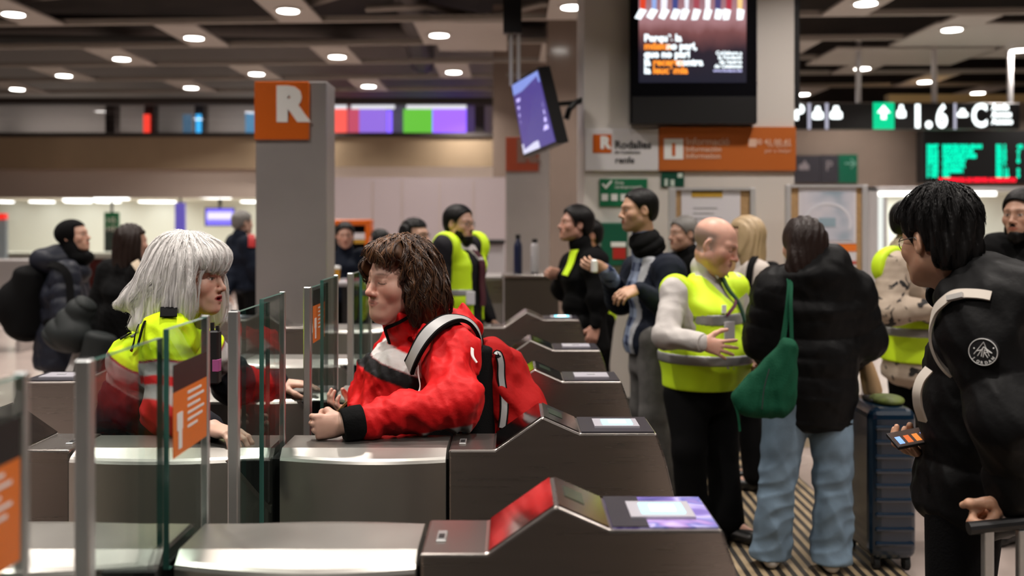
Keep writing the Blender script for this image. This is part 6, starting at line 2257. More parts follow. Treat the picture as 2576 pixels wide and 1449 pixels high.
# ================================================================== woman in the long black coat, seen from behind
def black_coat_woman():
    Yb = 4.60
    H = Head(P(2018, 615, Yb), (-0.25, 0.97, -0.12), s=1.0)
    J = joints((XP(2030, Yb), Yb, 0), 95, 1.66,
               neck=P(2050, 690, Yb), chest=P(2052, 775, Yb), waist=P(2055, 890, Yb), hip=P(2050, 985, Yb),
               shL=P(1952, 728, Yb), shR=P(2140, 735, Yb), elL=P(1922, 858, Yb + 0.04), elR=P(2172, 850, Yb + 0.04), wrL=P(1935, 905, Yb + 0.32), wrR=P(2150, 905, Yb + 0.32),
               hpL=P(1980, 1010, Yb), hpR=P(2085, 1010, Yb), knL=P(1958, 1190, Yb - 0.02), knR=P(2098, 1190, Yb - 0.02), anL=P(1940, 1395, Yb + 0.02), anR=P(2090, 1400, Yb - 0.04))
    J['footL'] = nv((0.25, 0.95, 0)); J['footR'] = nv((0.2, 0.95, 0))
    p = person(J['base'], 'woman with long dark hair in black quilted coat and pale jeans seen from behind')
    S = body_skin(J, H, {'L': ((0.2, 0.9, 0.1), (0.5, 0, -1), 'hold'), 'R': ((-0.2, 0.9, 0.1), (-0.5, 0, -1), 'hold')}, simple=True)
    sdf_obj('body', S, 0.012, M['skin'], p, None, lambda V: H.color(V, (0.6, 0.34, 0.25), eyes=False))
    S = shell(J, 0.050, fat=0.015, chest=0.015, hem=0.0, arm=1.12, cuff_r=0.06, puff=(0.085, 0.010), shoulder=0.06)
    S.ecap(P(2048, 1050, Yb), P(2055, 900, Yb), (0.180, 0.15), (0.165, 0.135), J['r'], k=0.05, puff=(0.085, 0.008))
    S.cut(lambda X, Y, Zc: ZP(1084, Yb) - Zc, 0.01)
    # hood lying on the shoulders
    S.ell(P(2060, 690, Yb - 0.06), (0.175, 0.12, 0.085), None, 0.05)
    S.ell(P(2075, 655, Yb - 0.04), (0.12, 0.11, 0.075), None, 0.05)
    S.ell(P(2070, 725, Yb - 0.10), (0.12, 0.06, 0.09), None, 0.05)
    S.disp(folds(0.005, 24, 51)).disp(folds(0.003, 50, 52, sharp=True))
    j = sdf_obj('coat', S, 0.008, M['black_puffer'], p)
    S2 = trousers(J, 0.020, 0.030, hipw=0.015, end=1.0)
    S2.disp(lambda X, Y, Zc: folds(0.008, 46, 61, (0.5, 0.5, 1.5), sharp=True)(X, Y, Zc) * np.clip((0.62 - Zc) / 0.2, 0.15, 1)).disp(folds(0.004, 16, 62))
    S2.cut(lambda X, Y, Zc: 0.040 - Zc, 0.006)
    sdf_obj('jeans', S2, 0.007, M['denim'], p)
    for q in 'RL':
        shoe(J, q, M['shoe_white'], p, 0.007, 1.0)
    T, s, R = H.T, H.s, H.R
    Hs = Shape()
    e = lambda c, r, k: Hs.ell(T(c), np.array(r) * s, R, k)
    e((0, -0.016, 0.036), (0.092, 0.112, 0.096), 0.02)
    e((0, -0.060, -0.040), (0.098, 0.070, 0.12), 0.04)
    e((-0.055, -0.055, -0.120), (0.065, 0.055, 0.10), 0.04)
    e((0.02, -0.055, -0.12), (0.08, 0.05, 0.09), 0.04)
    Hs.disp(lambda X, Y, Zc: 0.003 * np.sin((X - H.c[0]) * 190 + 4 * np.sin(Zc * 14)))
    sdf_obj('hair', Hs, 0.007, M['hair_brown'], p)
    # green tote bag
    Yg = 4.33
    bag = empty('tote_bag', P(1920, 1045, Yg), 'dark green cloth tote bag hanging from the shoulder of the long black coat', 'bag')
    B = Shape()
    for (tx, ty, bx, by, rb) in ((1972, 872, 1858, 1000, 0.040), (1976, 872, 1880, 1022, 0.048), (1978, 872, 1912, 1018, 0.052), (1980, 872, 1945, 1018, 0.052), (1984, 875, 1972, 1012, 0.048), (1987, 880, 1978, 985, 0.042)):
        B.cap(P(tx, ty, Yg), P(bx, by, Yg), 0.018, rb, k=0.045)
    B.disp(folds(0.006, 20, 71, (1.6, 1, 0.35))).disp(folds(0.004, 46, 72, (1.4, 1, 0.4), sharp=True))
    M['green_cloth'] = pmat('green_bag_cloth', (0.002, 0.058, 0.027), 0.8, spec=0.2, bump=0.25, bscale=160)
    bo = sdf_obj('bag', B, 0.007, M['green_cloth'], bag)
    MBt = MB()
    ribbon('handle', B, [P(1962, 900, Yg - 0.02), P(1975, 820, Yg + 0.02), P(1983, 755, Yg + 0.04), P(1986, 715, Yg + 0.10), P(1980, 695, Yg + 0.22)], 0.022, 0.005, M['green_cloth'], bag, project=False, wdir=(0.1, -1, 0.1), n=20)
    ribbon('handle', B, [P(1992, 905, Yg - 0.02), P(1990, 820, Yg + 0.01), P(1988, 755, Yg + 0.03), P(1990, 715, Yg + 0.10), P(1986, 695, Yg + 0.22)], 0.016, 0.005, M['green_cloth'], bag, project=False, wdir=(0.1, -1, 0.1), n=20)
    ribbon('cord', B, [P(1850, 1020, Yg - 0.02), P(1858, 1050, Yg - 0.02), P(1861, 1085, Yg - 0.02)], 0.010, 0.003, M['green_cloth'], bag, project=False, wdir=(0, -1, 0), n=8)
    ribbon('seam', B, [P(1935, 925, Yg - 0.08), P(1925, 980, Yg - 0.1), P(1920, 1035, Yg - 0.09)], 0.004, 0.001, M['dark_text'], bag, n=14)
    return p


# ================================================================== young man in the foreground
def young_man():
    H = Head(P(2360, 606, 2.60), (-0.33, 0.94, -0.08), s=0.96)
    J = joints((1.235, 2.70, 0), 146, 1.70,
               neck=P(2448, 760, 2.66), chest=P(2490, 900, 2.70), waist=P(2470, 1060, 2.70), hip=P(2452, 1215, 2.70),
               shL=P(2470, 850, 2.46), elL=P(2540, 1060, 2.36), wrL=P(2548, 1246, 2.40),
               shR=P(2440, 850, 2.90), elR=P(2440, 1040, 3.02), wrR=P(2376, 1138, 2.77))
    p = person(J['base'], 'young man with short black hair and glasses in a black padded jacket, nearest the camera')
    S = body_skin(J, H, {'L': ((-0.62, -0.05, -0.78), (-0.55, 0.55, 0.4), 'fist'), 'R': ((-0.95, -0.1, 0.05), (0, 0.1, 1), 'hold')}, hs=1.08)
    sdf_obj('body', S, 0.009, M['skin'], p, [face_zone(H, 0.004), hand_zone(J, 'L'), hand_zone(J, 'R')],
            lambda V: H.color(V, (0.56, 0.31, 0.20), lip=(0.40, 0.17, 0.13), flush=0.15))
    # hair
    Hh = hair_cap(H, grow=0.013, front=0.055, nape=-0.082, top=0.018)
    Hh.ell(H.T((0, 0.068, 0.07)), np.array((0.066, 0.040, 0.036)), H.R, 0.03)
    Hh.ell(H.T((0, -0.065, -0.050)), np.array((0.058, 0.040, 0.05)), H.R, 0.03)
    Hh.ops = Hh.ops
    R = H.R

    def tuft(X, Y, Zc):
        x = (X - H.c[0]) * R[0, 0] + (Y - H.c[1]) * R[1, 0]
        y = (X - H.c[0]) * R[0, 1] + (Y - H.c[1]) * R[1, 1]
        z = Zc - H.c[2]
        a = np.arctan2(x, y + 0.02)
        return 0.0045 * np.sin(a * 14 + z * 30) + 0.003 * np.sin(a * 31 - z * 55 + 1)
    Hh.disp(tuft)
    hr = sdf_obj('hair', Hh, 0.0045, M['hair_black'], p)

    def start(rs, n):
        a = rs.uniform(0, 2 * math.pi, n)
        r_ = 0.085 * np.sqrt(rs.uniform(0, 1, n))
        L = np.stack([r_ * np.sin(a), r_ * np.cos(a) - 0.03, np.full(n, 0.14)], 1)
        return H.c + L @ R.T

    def flow(pw, t):
        L = H.L(pw)
        o = L[:, :2] - np.array([[0.0, -0.04]])
        o = o / (np.linalg.norm(o, axis=1, keepdims=True) + 1e-6)
        d = np.concatenate([o * (1.0 - 0.6 * t), np.full((len(L), 1), -0.3 - 1.2 * t)], 1)
        low = ((L[:, 1] > -0.045) & (L[:, 2] < 0.034)) | (L[:, 2] < -0.05)
        d[low] *= 0.02
        d[low, 1] -= 1e-3
        return d @ R.T
    strands('hair_locks', Hh, H, M['hair_black'], hr, n=1100, length=0.10, r=0.0009, seed=19, start=start, flow=flow, off=0.001, steps=10, jitter=0.7, tipfly=0.006)
    glasses(H, p, pmat('thin_metal_rim', (0.35, 0.34, 0.33), 0.25, 0.9))
    g = 0.042
    S = shell(J, g, fat=0.014, chest=0.012, hem=0.35, arm=1.0, cuff_r=0.062, puff=(0.17, 0.012, 0.3), shoulder=0.062, sl_end=0.92)
    # bulky hood
    S.ell(P(2500, 742, 2.52), (0.15, 0.13, 0.075), None, 0.05)
    S.ell(P(2480, 695, 2.58), (0.12, 0.13, 0.060), None, 0.04)
    S.ell(P(2400, 745, 2.62), (0.06, 0.10, 0.05), None, 0.04)
    S.ell(P(2550, 770, 2.50), (0.13, 0.12, 0.10), None, 0.05)

    def nk(X, Y, Zc):
        c = H.c
        return 0.078 - np.sqrt((X - c[0] - 0.02) ** 2 + (Y - c[1]) ** 2 + (np.minimum(0, Zc - (c[2] - 0.13))) ** 2)
    S.cut(nk, 0.012)
    S.disp(folds(0.006, 22, 81)).disp(folds(0.005, 40, 82, sharp=True))
    j = sdf_obj('jacket', S, 0.006, M['black_puffer'], p)
    # round emblem on the sleeve
    q, nn = S.project([P(2463, 893, 2.30)], 0.0, 10)
    n_ = nn[0]
    n_ = nv(n_ * 0.6 + nv(A3(0, 0, HC) - q[0]) * 0.4)
    up = nv(Z - n_ * n_[2]); rt = np.cross(up, n_)
    up, rt = nv(up * 0.985 + rt * 0.17), nv(rt * 0.985 - up * 0.17)
    c = q[0] + n_ * 0.012
    Rm = 0.0325
    V, F = [], []
    for rr_, o_ in ((Rm, -0.02), (Rm, 0.0), (0.0005, 0.0005)):
        for k in range(40):
            a = 2 * math.pi * k / 40
            V.append(c + (rt * math.cos(a) + up * math.sin(a)) * rr_ + n_ * o_)
    for i in range(2):
        F += [(i * 40 + k, i * 40 + (k + 1) % 40, (i + 1) * 40 + (k + 1) % 40, (i + 1) * 40 + k) for k in range(40)]
    em = mesh_obj('emblem', V, F, M['black'], j)
    line = M['white_text']
    ring = MB()
    ring.tube([c + (rt * math.cos(2 * math.pi * k / 40) + up * math.sin(2 * math.pi * k / 40)) * (Rm - 0.0012) + n_ * 0.0008 for k in range(41)], 0.0008, 6, caps=False)
    ring.obj('emblem_ring', line, em)
    at = lambda x, y: c + rt * x * Rm * 0.92 + up * (y * 0.9 + 0.08) * Rm + n_ * 0.0012
    at2 = lambda x, y: c + rt * x * Rm + up * y * Rm + n_ * 0.0012
    st = MB()
    for seg in ([(-0.62, -0.42), (-0.08, 0.72), (0.50, -0.30)], [(-0.48, -0.12), (-0.05, 0.10)], [(0.12, 0.10), (0.66, -0.02)], [(-0.34, -0.5), (-0.02, 0.34)],
                [(-0.02, 0.34), (0.66, -0.02)], [(-0.06, -0.48), (-0.06, 0.22)], [(0.08, -0.50), (0.08, 0.20), (0.30, 0.16), (0.32, -0.05), (0.08, -0.12)], [(0.14, -0.14), (0.42, -0.46)]):
        st.tube([at(*s_) for s_ in seg], 0.00085, 5)
    st.obj('emblem_monogram', line, em)
    for (x, y) in ((-0.72, 0.05), (0.66, 0.40)):
        MB().tube([at(x, y), at(x + 0.08, y)], 0.0016, 6).obj('emblem_star', line, em)
    for k, ch in enumerate('JORDAN'):
        a = math.radians(-128 + k * 21)
        pc = at2(0.80 * math.cos(a), 0.80 * math.sin(a))
        ru = nv(rt * -math.sin(a) + up * math.cos(a))
        uu = -nv(rt * math.cos(a) + up * math.sin(a))
        text('emblem_letter', ch, pc - ru * 0.003 + uu * -0.0025, 0.0090, line, em, matrix=Matrix((ru, uu, n_)).transposed(), extrude=0.0004, bold=0.0002)
    # white strap of a sling bag
    bag = empty('sling_bag', P(2340, 960, 2.6), 'cream strap of a shoulder bag over the black padded jacket', 'bag strap')
    cream = pmat('cream_strap', (0.70, 0.63, 0.55), 0.6)
    ribbon('strap', S, [P(2492, 752, 2.40), P(2445, 736, 2.40), P(2402, 742, 2.44), P(2372, 780, 2.48), P(2355, 840, 2.50), P(2343, 900, 2.52), P(2330, 970, 2.54)], 0.023, 0.007, cream, bag, n=60, off=0.004)
    ribbon('strap_loop', S, [P(2338, 930, 2.52), P(2318, 952, 2.52), P(2308, 985, 2.52), P(2311, 1022, 2.53), P(2323, 1056, 2.55)], 0.022, 0.008, cream, bag, n=20, project=False, wdir=(-0.75, -0.6, 0))
    ribbon('buckle', S, [P(2395, 735, 2.42), P(2402, 752, 2.42)], 0.040, 0.012, pmat('buckle_grey', (0.4, 0.38, 0.36), 0.4), bag, n=6, off=0.006)
    S2 = trousers(J, 0.006, 0.02, hipw=0.0)
    sdf_obj('trousers', S2, 0.011, M['dark_trouser'], p)
    for q in 'RL':
        shoe(J, q, M['shoe_black'], p, 0.01)
    # phone
    ph = empty('phone', P(2270, 1112, 2.68), 'lit phone held low by the young man in black', 'phone')
    c = P(2284, 1100, 2.68)
    ax = nv(A3(0.97, 0.10, 0.16)); up = nv(A3(-0.10, 0.93, 0.32)); nn = np.cross(ax, up)
    quad_slab('body', c - ax * .045 - up * .035, c + ax * .07 - up * .035, c + ax * .07 + up * .035, c - ax * .045 + up * .035, nn, -0.008, 0.0, M['black'], ph)
    quad_slab('display', c - ax * .042 - up * .032, c + ax * .067 - up * .032, c + ax * .067 + up * .032, c - ax * .042 + up * .032, nn, -0.001, 0.0006, emat('phone_dark', (0.06, 0.03, 0.02), 0.5), ph)
    for k, cc in enumerate(((0.25, 0.45, 1.0), (0.6, 0.12, 0.02), (0.7, 0.2, 0.03), (0.3, 0.4, 0.9))):
        a = -0.034 + k * 0.024
        quad_slab('app_tile', c + ax * a - up * .024, c + ax * (a + .015) - up * .024, c + ax * (a + .015) + up * .01, c + ax * a + up * .01, nn, 0.0004, 0.0010, emat('phone_tile_%d' % k, cc, 0.9), ph)
    # wheeled case whose handle he holds
    sc = empty('suitcase', A3(XP(2488, 2.36), 2.36, 0), 'wheeled case whose black grip and grey rod the young man holds', 'suitcase')
    hx, hz = XP(2484, 2.36), ZP(1326, 2.36)
    MB().tube([(hx - 0.045, 2.36, hz - 0.003), (hx + 0.10, 2.36, hz + 0.012)], 0.0155, 12).obj('grip', M['black'], sc, smooth=False)
    bevel(MB().box(hx - 0.012, hx + 0.012, 2.35, 2.37, 0.50, hz - 0.005).obj('rod', M['alu'], sc), 0.003)
    bevel(MB().box(hx + 0.07, hx + 0.092, 2.35, 2.37, 0.50, hz - 0.005).obj('rod', M['alu'], sc), 0.003)
    bevel(MB().box(hx - 0.08, hx + 0.16, 2.22, 2.46, 0.06, 0.52).obj('shell', M['black'], sc), 0.03, 3)
    for (dx, dy) in ((-0.05, 2.26), (0.13, 2.26), (-0.05, 2.42), (0.13, 2.42)):
        MB().tube([(hx + dx - 0.012, dy, 0.028), (hx + dx + 0.012, dy, 0.028)], 0.028, 14).obj('wheel', M['slot'], sc)
    return p


white_haired_woman()
woman_in_red()
bald_man()
black_coat_woman()
young_man()
# ================================================================== people farther away
def bystander(label, px, Y, yaw, hc, fwd, h=1.70, skin=(0.60, 0.34, 0.25), hair='hair_black', hairstyle='short', top=None, top_name='jacket', trouser=None, g=0.024, fat=0.0, belly=0.0, chest=0.0, over=None, hands=None,
              beard=None, puff=None, hem=0.1, res=0.012, fres=0.006, arm=1.0, fld=0.005, seed=1, hs=1.0, collar=True, closed=False, coat_to=None, eyes=True, cuff_r=0.042, bare_head=False, grow=0.014, front=0.062, flush=0.25, stub=None, mouth_open=0.0, topcol=None):
    H = Head(hc, fwd, s=hs)
    base = (XP(px, Y), Y, 0)
    J0 = joints(base, yaw, h)
    J = joints(base, yaw, h, **(over or {}))
    if not (over and 'neck' in over):
        J['neck'] = H.T((0, -0.045, -0.165))
        for q in 'RL':
            if not (over and 'sh' + q in over):
                J['sh' + q] = J0['sh' + q] + (J['neck'] - J0['neck']) * 0.9
        if not (over and 'chest' in over):
            J['chest'] = J0['chest'] + (J['neck'] - J0['neck']) * 0.7
    p = person(base, label)
    hd = hands or {'R': (nv(J['wrR'] - J['elR']), -J['r'], 'relax'), 'L': (nv(J['wrL'] - J['elL']), J['r'], 'relax')}
    S = body_skin(J, H, hd, mouth_open=mouth_open)
    sdf_obj('body', S, res, M['skin'], p, [face_zone(H, fres)] + [hand_zone(J, q, 0.0055) for q in hd], lambda V: H.color(V, skin, lip=np.array(skin) * A3(0.75, 0.45, 0.42), closed=closed, eyes=eyes, flush=flush, stubble=stub))
    S = shell(J, g, fat=fat, belly=belly, chest=chest, hem=hem, puff=puff, arm=arm, sl_end=0.95, cuff_r=cuff_r)
    if coat_to is not None:
        S.ecap(A3(J['hip'][0], J['hip'][1], coat_to + 0.05), J['waist'], (0.165 + g + fat, 0.125 + g + fat), (0.14 + g + fat, 0.11 + g + fat), J['r'], k=0.05)
        S.cut(lambda X, Yy, Zc: coat_to - Zc, 0.01)
    if collar:
        S.chain([J['neck'] - Z * 0.02, J['neck'] * 0.5 + H.T((0, -0.035, -0.10)) * 0.5], [0.085, 0.078], k=0.02)
    S.disp(folds(fld, 24, seed * 3 + 100)).disp(folds(fld * 0.6, 48, seed * 3 + 101, sharp=True))
    j = sdf_obj(top_name, S, res * 0.85, top or M['black_cloth'], p, None, (lambda V: topcol(V, J)) if topcol else None)
    S2 = trousers(J, 0.016, 0.012, hipw=fat * 0.6)
    sdf_obj('trousers', S2, res, trouser or M['dark_trouser'], p)
    for q in 'RL':
        shoe(J, q, M['shoe_black'], p, 0.011)
    hr = None
    if hairstyle == 'short':
        Hh = hair_cap(H, grow=grow, front=front, nape=-0.070)
        hr = sdf_obj('hair', Hh, fres, M[hair], p)
    elif hairstyle == 'long':
        Hh = Shape()
        e = lambda c, r, k: Hh.ell(H.T(c), np.array(r) * H.s, H.R, k)
        e((0, -0.018, 0.036), (0.090, 0.108, 0.096), 0.02)
        e((0, -0.065, -0.04), (0.090, 0.060, 0.12), 0.04)
        e((0, -0.075, -0.13), (0.085, 0.045, 0.09), 0.04)
        for q in (-1, 1):
            e((q * 0.080, -0.03, -0.06), (0.026, 0.05, 0.12), 0.03)
        R = H.R

        def cutf(X, Yy, Zc):
            px_, py_, pz_ = X - H.c[0], Yy - H.c[1], Zc - H.c[2]
            y = px_ * R[0, 1] + py_ * R[1, 1] + pz_ * R[2, 1]
            z = px_ * R[0, 2] + py_ * R[1, 2] + pz_ * R[2, 2]
            return np.minimum(0.058 - z, y - 0.012)
        Hh.cut(cutf, 0.01)
        Hh.disp(lambda X, Yy, Zc: 0.003 * np.sin((X - H.c[0]) * 170 + (Yy - H.c[1]) * 120 + 3 * np.sin(Zc * 15)))
        hr = sdf_obj('hair', Hh, fres, M[hair], p)
    if beard:
        Bh = Shape()
        e = lambda c, r, k: Bh.ell(H.T(c), np.array(r) * H.s, H.R, k)
        e((0, 0.070, -0.105), (0.040, 0.034, 0.040 * beard), 0.02)
        for q in (-1, 1):
            e((q * 0.050, 0.025, -0.070), (0.020, 0.042, 0.045), 0.02)
            Bh.cap(H.T((0, 0.1015, -0.0505)), H.T((q * 0.028, 0.082, -0.066)), 0.006, 0.006, 0.006)
        Bh.disp(folds(0.002, 120, 8))
        sdf_obj('beard', Bh, fres, M[hair], p)
    return p, H, J, S, j


def yellow_panel(S, path, width, parent, name='vest_panel'):
    return ribbon(name, S, path, width, 0.006, M['vest'], parent, n=24, off=0.006)


# man with the black scarf
def plaid_front(V, J):
    C = np.tile(A3(0.007, 0.010, 0.020), (len(V), 1))
    d = V - J['chest']
    x, y = d @ J['r'], d @ J['f']
    m = (y > 0.03) & (x > -0.125 - 0.1 * d[:, 2]) & (x < 0.03) & (V[:, 2] > J['waist'][2] - 0.15)
    chk = 0.5 + 0.25 * np.sign(np.sin(x * 75)) + 0.25 * np.sign(np.sin(V[:, 2] * 60))
    C[m] = (A3(0.02, 0.03, 0.075)[None, :] * (1 - chk[:, None]) + A3(0.33, 0.40, 0.55)[None, :] * chk[:, None])[m]
    e = m & (x < -0.085 - 0.1 * d[:, 2])
    C[e] = A3(0.42, 0.43, 0.46)
    return C


def scarf_man():
    Y = 5.70
    p, H, J, S, j = bystander('man in navy coat and thick black scarf, facing left beside the white pillar', 1640, Y, 188, P(1606, 528, Y), (-0.97, -0.22, -0.04), 1.76, (0.52, 0.30, 0.20), 'hair_black', 'short', M['attr_cloth'], 'coat', topcol=plaid_front, g=0.036, fat=0.0, hem=0.6, res=0.010, fres=0.005, trouser=pmat('grey_trouser', (0.10, 0.095, 0.09), 0.8, noise=0.3, nscale=20),
                              over=dict(neck=P(1626, 624, 5.72), chest=P(1642, 730, 5.74), waist=P(1645, 830, 5.74), hip=P(1640, 915, 5.74), shL=P(1682, 680, 5.52), elL=P(1692, 790, 5.42), wrL=P(1606, 724, 5.36), shR=P(1600, 685, 5.94), elR=P(1560, 755, 5.92), wrR=P(1520, 676, 5.68)),
                              hands={'L': ((-0.85, -0.2, -0.35), (0.1, 0.6, -0.8), 'relax'), 'R': ((-0.85, -0.3, 0.25), (0.1, 0.9, 0.3), 'hold')}, coat_to=ZP(890, Y), seed=11, stub=(0.35, (0.20, 0.13, 0.10)), front=0.068, grow=0.008, flush=0.1)
    Sc = Shape()
    c0, c1 = P(1634, 630, 5.71), P(1617, 597, 5.70)
    Sc.ecap(c0, c1, (0.110, 0.102), (0.094, 0.090), J['r'], k=0.02, puff=(0.05, 0.010))
    Sc.disp(folds(0.006, 40, 77))
    sdf_obj('scarf', Sc, 0.008, M['black_cloth'], p)
    c = P(1495, 668, 5.58)
    o = MB().box(c[0] - 0.018, c[0] + 0.016, c[1] - 0.04, c[1] + 0.02, c[2] - 0.040, c[2] + 0.035, b=0.008).obj('paper_napkin', M['white_text'], None)
    tag(o, 'small white folded paper in the raised hand of the man in the scarf', 'paper')
    return p


def laughing_man():
    Y = 6.80
    p, H, J, S, j = bystander('laughing man in black jacket over a yellow vest, facing left behind the gates', 1470, Y, 190, P(1447, 564, Y), (-0.96, -0.25, 0.12), 1.70, (0.50, 0.26, 0.19), 'hair_black', 'short', M['black_cloth'], 'jacket', g=0.035, fat=0.01, res=0.011, fres=0.0055,
                              over=dict(neck=P(1464, 622, 6.82), chest=P(1466, 700, 6.82), waist=P(1470, 770, 6.82), hip=P(1475, 830, 6.82), shL=P(1496, 660, 6.60), elL=P(1508, 750, 6.55), wrL=P(1498, 820, 6.52), shR=P(1442, 665, 7.0), elR=P(1415, 730, 7.0), wrR=P(1412, 690, 6.85)),
                              hands={'L': ((-0.3, -0.1, -0.95), (0, 1, 0), 'relax'), 'R': ((-0.6, -0.2, 0.1), (0, 1, 0.2), 'fist')}, hem=0.7, seed=12, mouth_open=0.006, grow=0.022, front=0.07)
    yellow_panel(S, [P(1430, 625, 6.7), P(1420, 655, 6.7), P(1414, 690, 6.7)], 0.07, j)
    return p


def others():
    # person behind the laughing man
    Y = 7.55
    p, H, J, S, j = bystander('person in a yellow vest half hidden behind the laughing man', 1508, Y, 185, P(1478, 592, Y), (-0.95, -0.3, 0), 1.62, (0.50, 0.24, 0.17), 'hair_black', 'short', M['black_cloth'], seed=13, over=None)
    vest_of(J, 0.034, 0, 0, 0, p, 0.85, res=0.012, shoulder=0.068)
    # grey haired man
    Y = 7.15
    bystander('grey-haired man in a dark top looking left before the notice board', 1725, Y, 200, P(1718, 588, Y), (-0.90, -0.42, 0), 1.62, (0.50, 0.29, 0.21), 'hair_grey', 'short', M['black_cloth'], seed=14)
    # blond woman with white sweater and black rucksack
    Y = 6.0
    p, H, J, S, j = bystander('blond woman in a cream sweater with a black rucksack behind the bald man', 1890, Y, 165, P(1872, 596, Y), (-0.85, 0.5, 0), 1.64, (0.6, 0.36, 0.27), 'hair_blond', 'long', pmat('cream_sweater', (0.52, 0.46, 0.42), 0.8, bump=0.4, bscale=90), 'sweater', g=0.03, seed=15,
                              over=dict(neck=P(1888, 655, Y), shL=P(1905, 690, 5.86), elL=P(1915, 790, 5.8), wrL=P(1880, 830, 5.66)))
    ru = empty('rucksack', P(1925, 760, 6.05), 'black rucksack on the back of the blond woman in cream', 'backpack')
    B = Shape()
    B.ecap(P(1945, 770, 6.05), P(1935, 670, 6.05), (0.13, 0.075), (0.11, 0.06), (0.3, 1, 0), k=0.03)
    sdf_obj('bag', B, 0.01, M['black_cloth'], ru)
    ribbon('strap', S, [P(1900, 640, 5.85), P(1890, 680, 5.8), P(1888, 720, 5.8), P(1900, 760, 5.8)], 0.04, 0.008, M['black_cloth'], ru, n=16)
    # man in the tan patterned jacket with a vest
    Y = 5.65
    m, nt, b = new_mat('tan_patterned_jacket')
    tc = nt.nodes.new('ShaderNodeTexCoord')
    v = nt.nodes.new('ShaderNodeTexNoise'); v.inputs['Scale'].default_value = 13; v.inputs['Distortion'].default_value = 0.8
    cr = nt.nodes.new('ShaderNodeValToRGB')
    cr.color_ramp.elements[0].position, cr.color_ramp.elements[0].color = 0.395, (0.012, 0.010, 0.010, 1)
    cr.color_ramp.elements[1].position, cr.color_ramp.elements[1].color = 0.415, (0.46, 0.37, 0.29, 1)
    nt.links.new(tc.outputs['Object'], v.inputs['Vector']); nt.links.new(v.outputs['Fac'], cr.inputs[0]); nt.links.new(cr.outputs[0], b.inputs['Base Color'])
    b.inputs['Roughness'].default_value = 0.75
    p, H, J, S, j = bystander('person in a tan patterned jacket and yellow vest with folded arm, behind the young man', 2300, Y, 22, P(2287, 560, Y), (0.85, 0.5, 0), 1.66, (0.58, 0.33, 0.24), 'hair_black', 'short', m, 'jacket', g=0.034, fat=0.01, hem=0.45, arm=1.08, res=0.010, seed=16,
                              over=dict(neck=P(2292, 628, Y), chest=P(2300, 730, Y), waist=P(2298, 820, Y), hip=P(2295, 905, Y), shR=P(2248, 672, 5.52), elR=P(2238, 782, 5.44), wrR=P(2352, 776, 5.36), shL=P(2350, 668, 5.8), elL=P(2380, 780, 5.7), wrL=P(2330, 790, 5.4)),
                              hands={'R': ((0.95, -0.1, 0.05), (0, 1, 0), 'relax'), 'L': ((-0.8, -0.3, 0), (0, 1, 0), 'relax')}, cuff_r=0.055)
    Hd = Shape()
    Hd.ecap(P(2270, 640, Y), P(2300, 625, Y), (0.12, 0.09), (0.12, 0.09), (0.4, -0.9, 0), k=0.03)
    sdf_obj('hood', Hd, 0.010, m, j)
    vest_of(J, 0.052, 0.012, 0, 0.01, p, ZP(906, Y), res=0.010, bands=((ZP(850, 5.5), ZP(825, 5.5)), (ZP(748, 5.5), ZP(725, 5.5))), shoulder=0.080, armhole=0.085, vdepth=0.10)
    # bearded man at the right edge
    Y = 4.85
    bystander('dark-bearded man in black coat at the right edge behind the young man', 2600, Y, 215, P(2572, 540, Y), (-0.80, -0.6, -0.02), 1.82, (0.46, 0.26, 0.18), 'hair_black', 'short', M['black_cloth'], 'coat', g=0.05, fat=0.03, beard=1.0, seed=17, fres=0.005, coat_to=0.5,
              over=dict(shR=P(2520, 640, 4.95)))
    # bearded man with vest and tie
    Y = 6.75
    suit = pmat('dark_suit', (0.009, 0.008, 0.012), 0.75, spec=0.25)
    p, H, J, S, j = bystander('bearded man with glasses in dark suit, maroon tie and open yellow vest', 1160, Y, -33, P(1156, 562, Y), (0.84, -0.54, -0.05), 1.74, (0.55, 0.32, 0.24), 'hair_black', 'short', suit, 'suit', g=0.028, beard=1.25, seed=18, fres=0.0055, res=0.011, hem=0.6,
                              over=dict(neck=P(1150, 636, 6.8)), front=0.072)
    V, vo = vest_of(J, 0.042, 0, 0, 0, p, ZP(812, 6.6), vdepth=0.75, vwidth=0.07, open_front=0.045, res=0.009, bands=((ZP(745, 6.6), ZP(728, 6.6)),), shoulder=0.072, armhole=0.080)
    wh = pmat('white_collar', (0.6, 0.55, 0.55), 0.6)
    f, r = J['f'], J['r']
    ribbon('shirt_collar', S, [J['neck'] + r * 0.07 + Z * 0.05, J['neck'] + f * 0.07 + r * 0.04, J['neck'] + f * 0.12 - Z * 0.07], 0.05, 0.01, wh, j, n=12, off=0.006)
    ribbon('shirt_collar', S, [J['neck'] - r * 0.07 + Z * 0.05, J['neck'] + f * 0.07 - r * 0.04, J['neck'] + f * 0.12 - Z * 0.07], 0.05, 0.01, wh, j, n=12, off=0.006)
    ribbon('tie', S, [J['neck'] + f * 0.12 - Z * 0.03, J['neck'] + f * 0.14 - Z * 0.15, J['neck'] + f * 0.14 - Z * 0.34], 0.07, 0.01, pmat('maroon_tie', (0.07, 0.008, 0.025), 0.6), j, n=14, off=0.012)
    glasses(H, p, M['black'])
    q, nn = V.project([P(1206, 755, 6.5)], 0.01, 8)
    MB().box(q[0][0] - 0.03, q[0][0] + 0.03, q[0][1] - 0.012, q[0][1], q[0][2] - 0.045, q[0][2] + 0.045, b=0.004).obj('badge', M['paper'], vo)
    # woman with glasses
    Y = 7.3
    p, H, J, S, j = bystander('dark-haired woman with glasses behind the woman in red', 1040, Y, -25, P(1046, 592, Y), (0.87, -0.49, 0), 1.60, (0.58, 0.34, 0.26), 'hair_black', 'long', M['black_cloth'], seed=19)
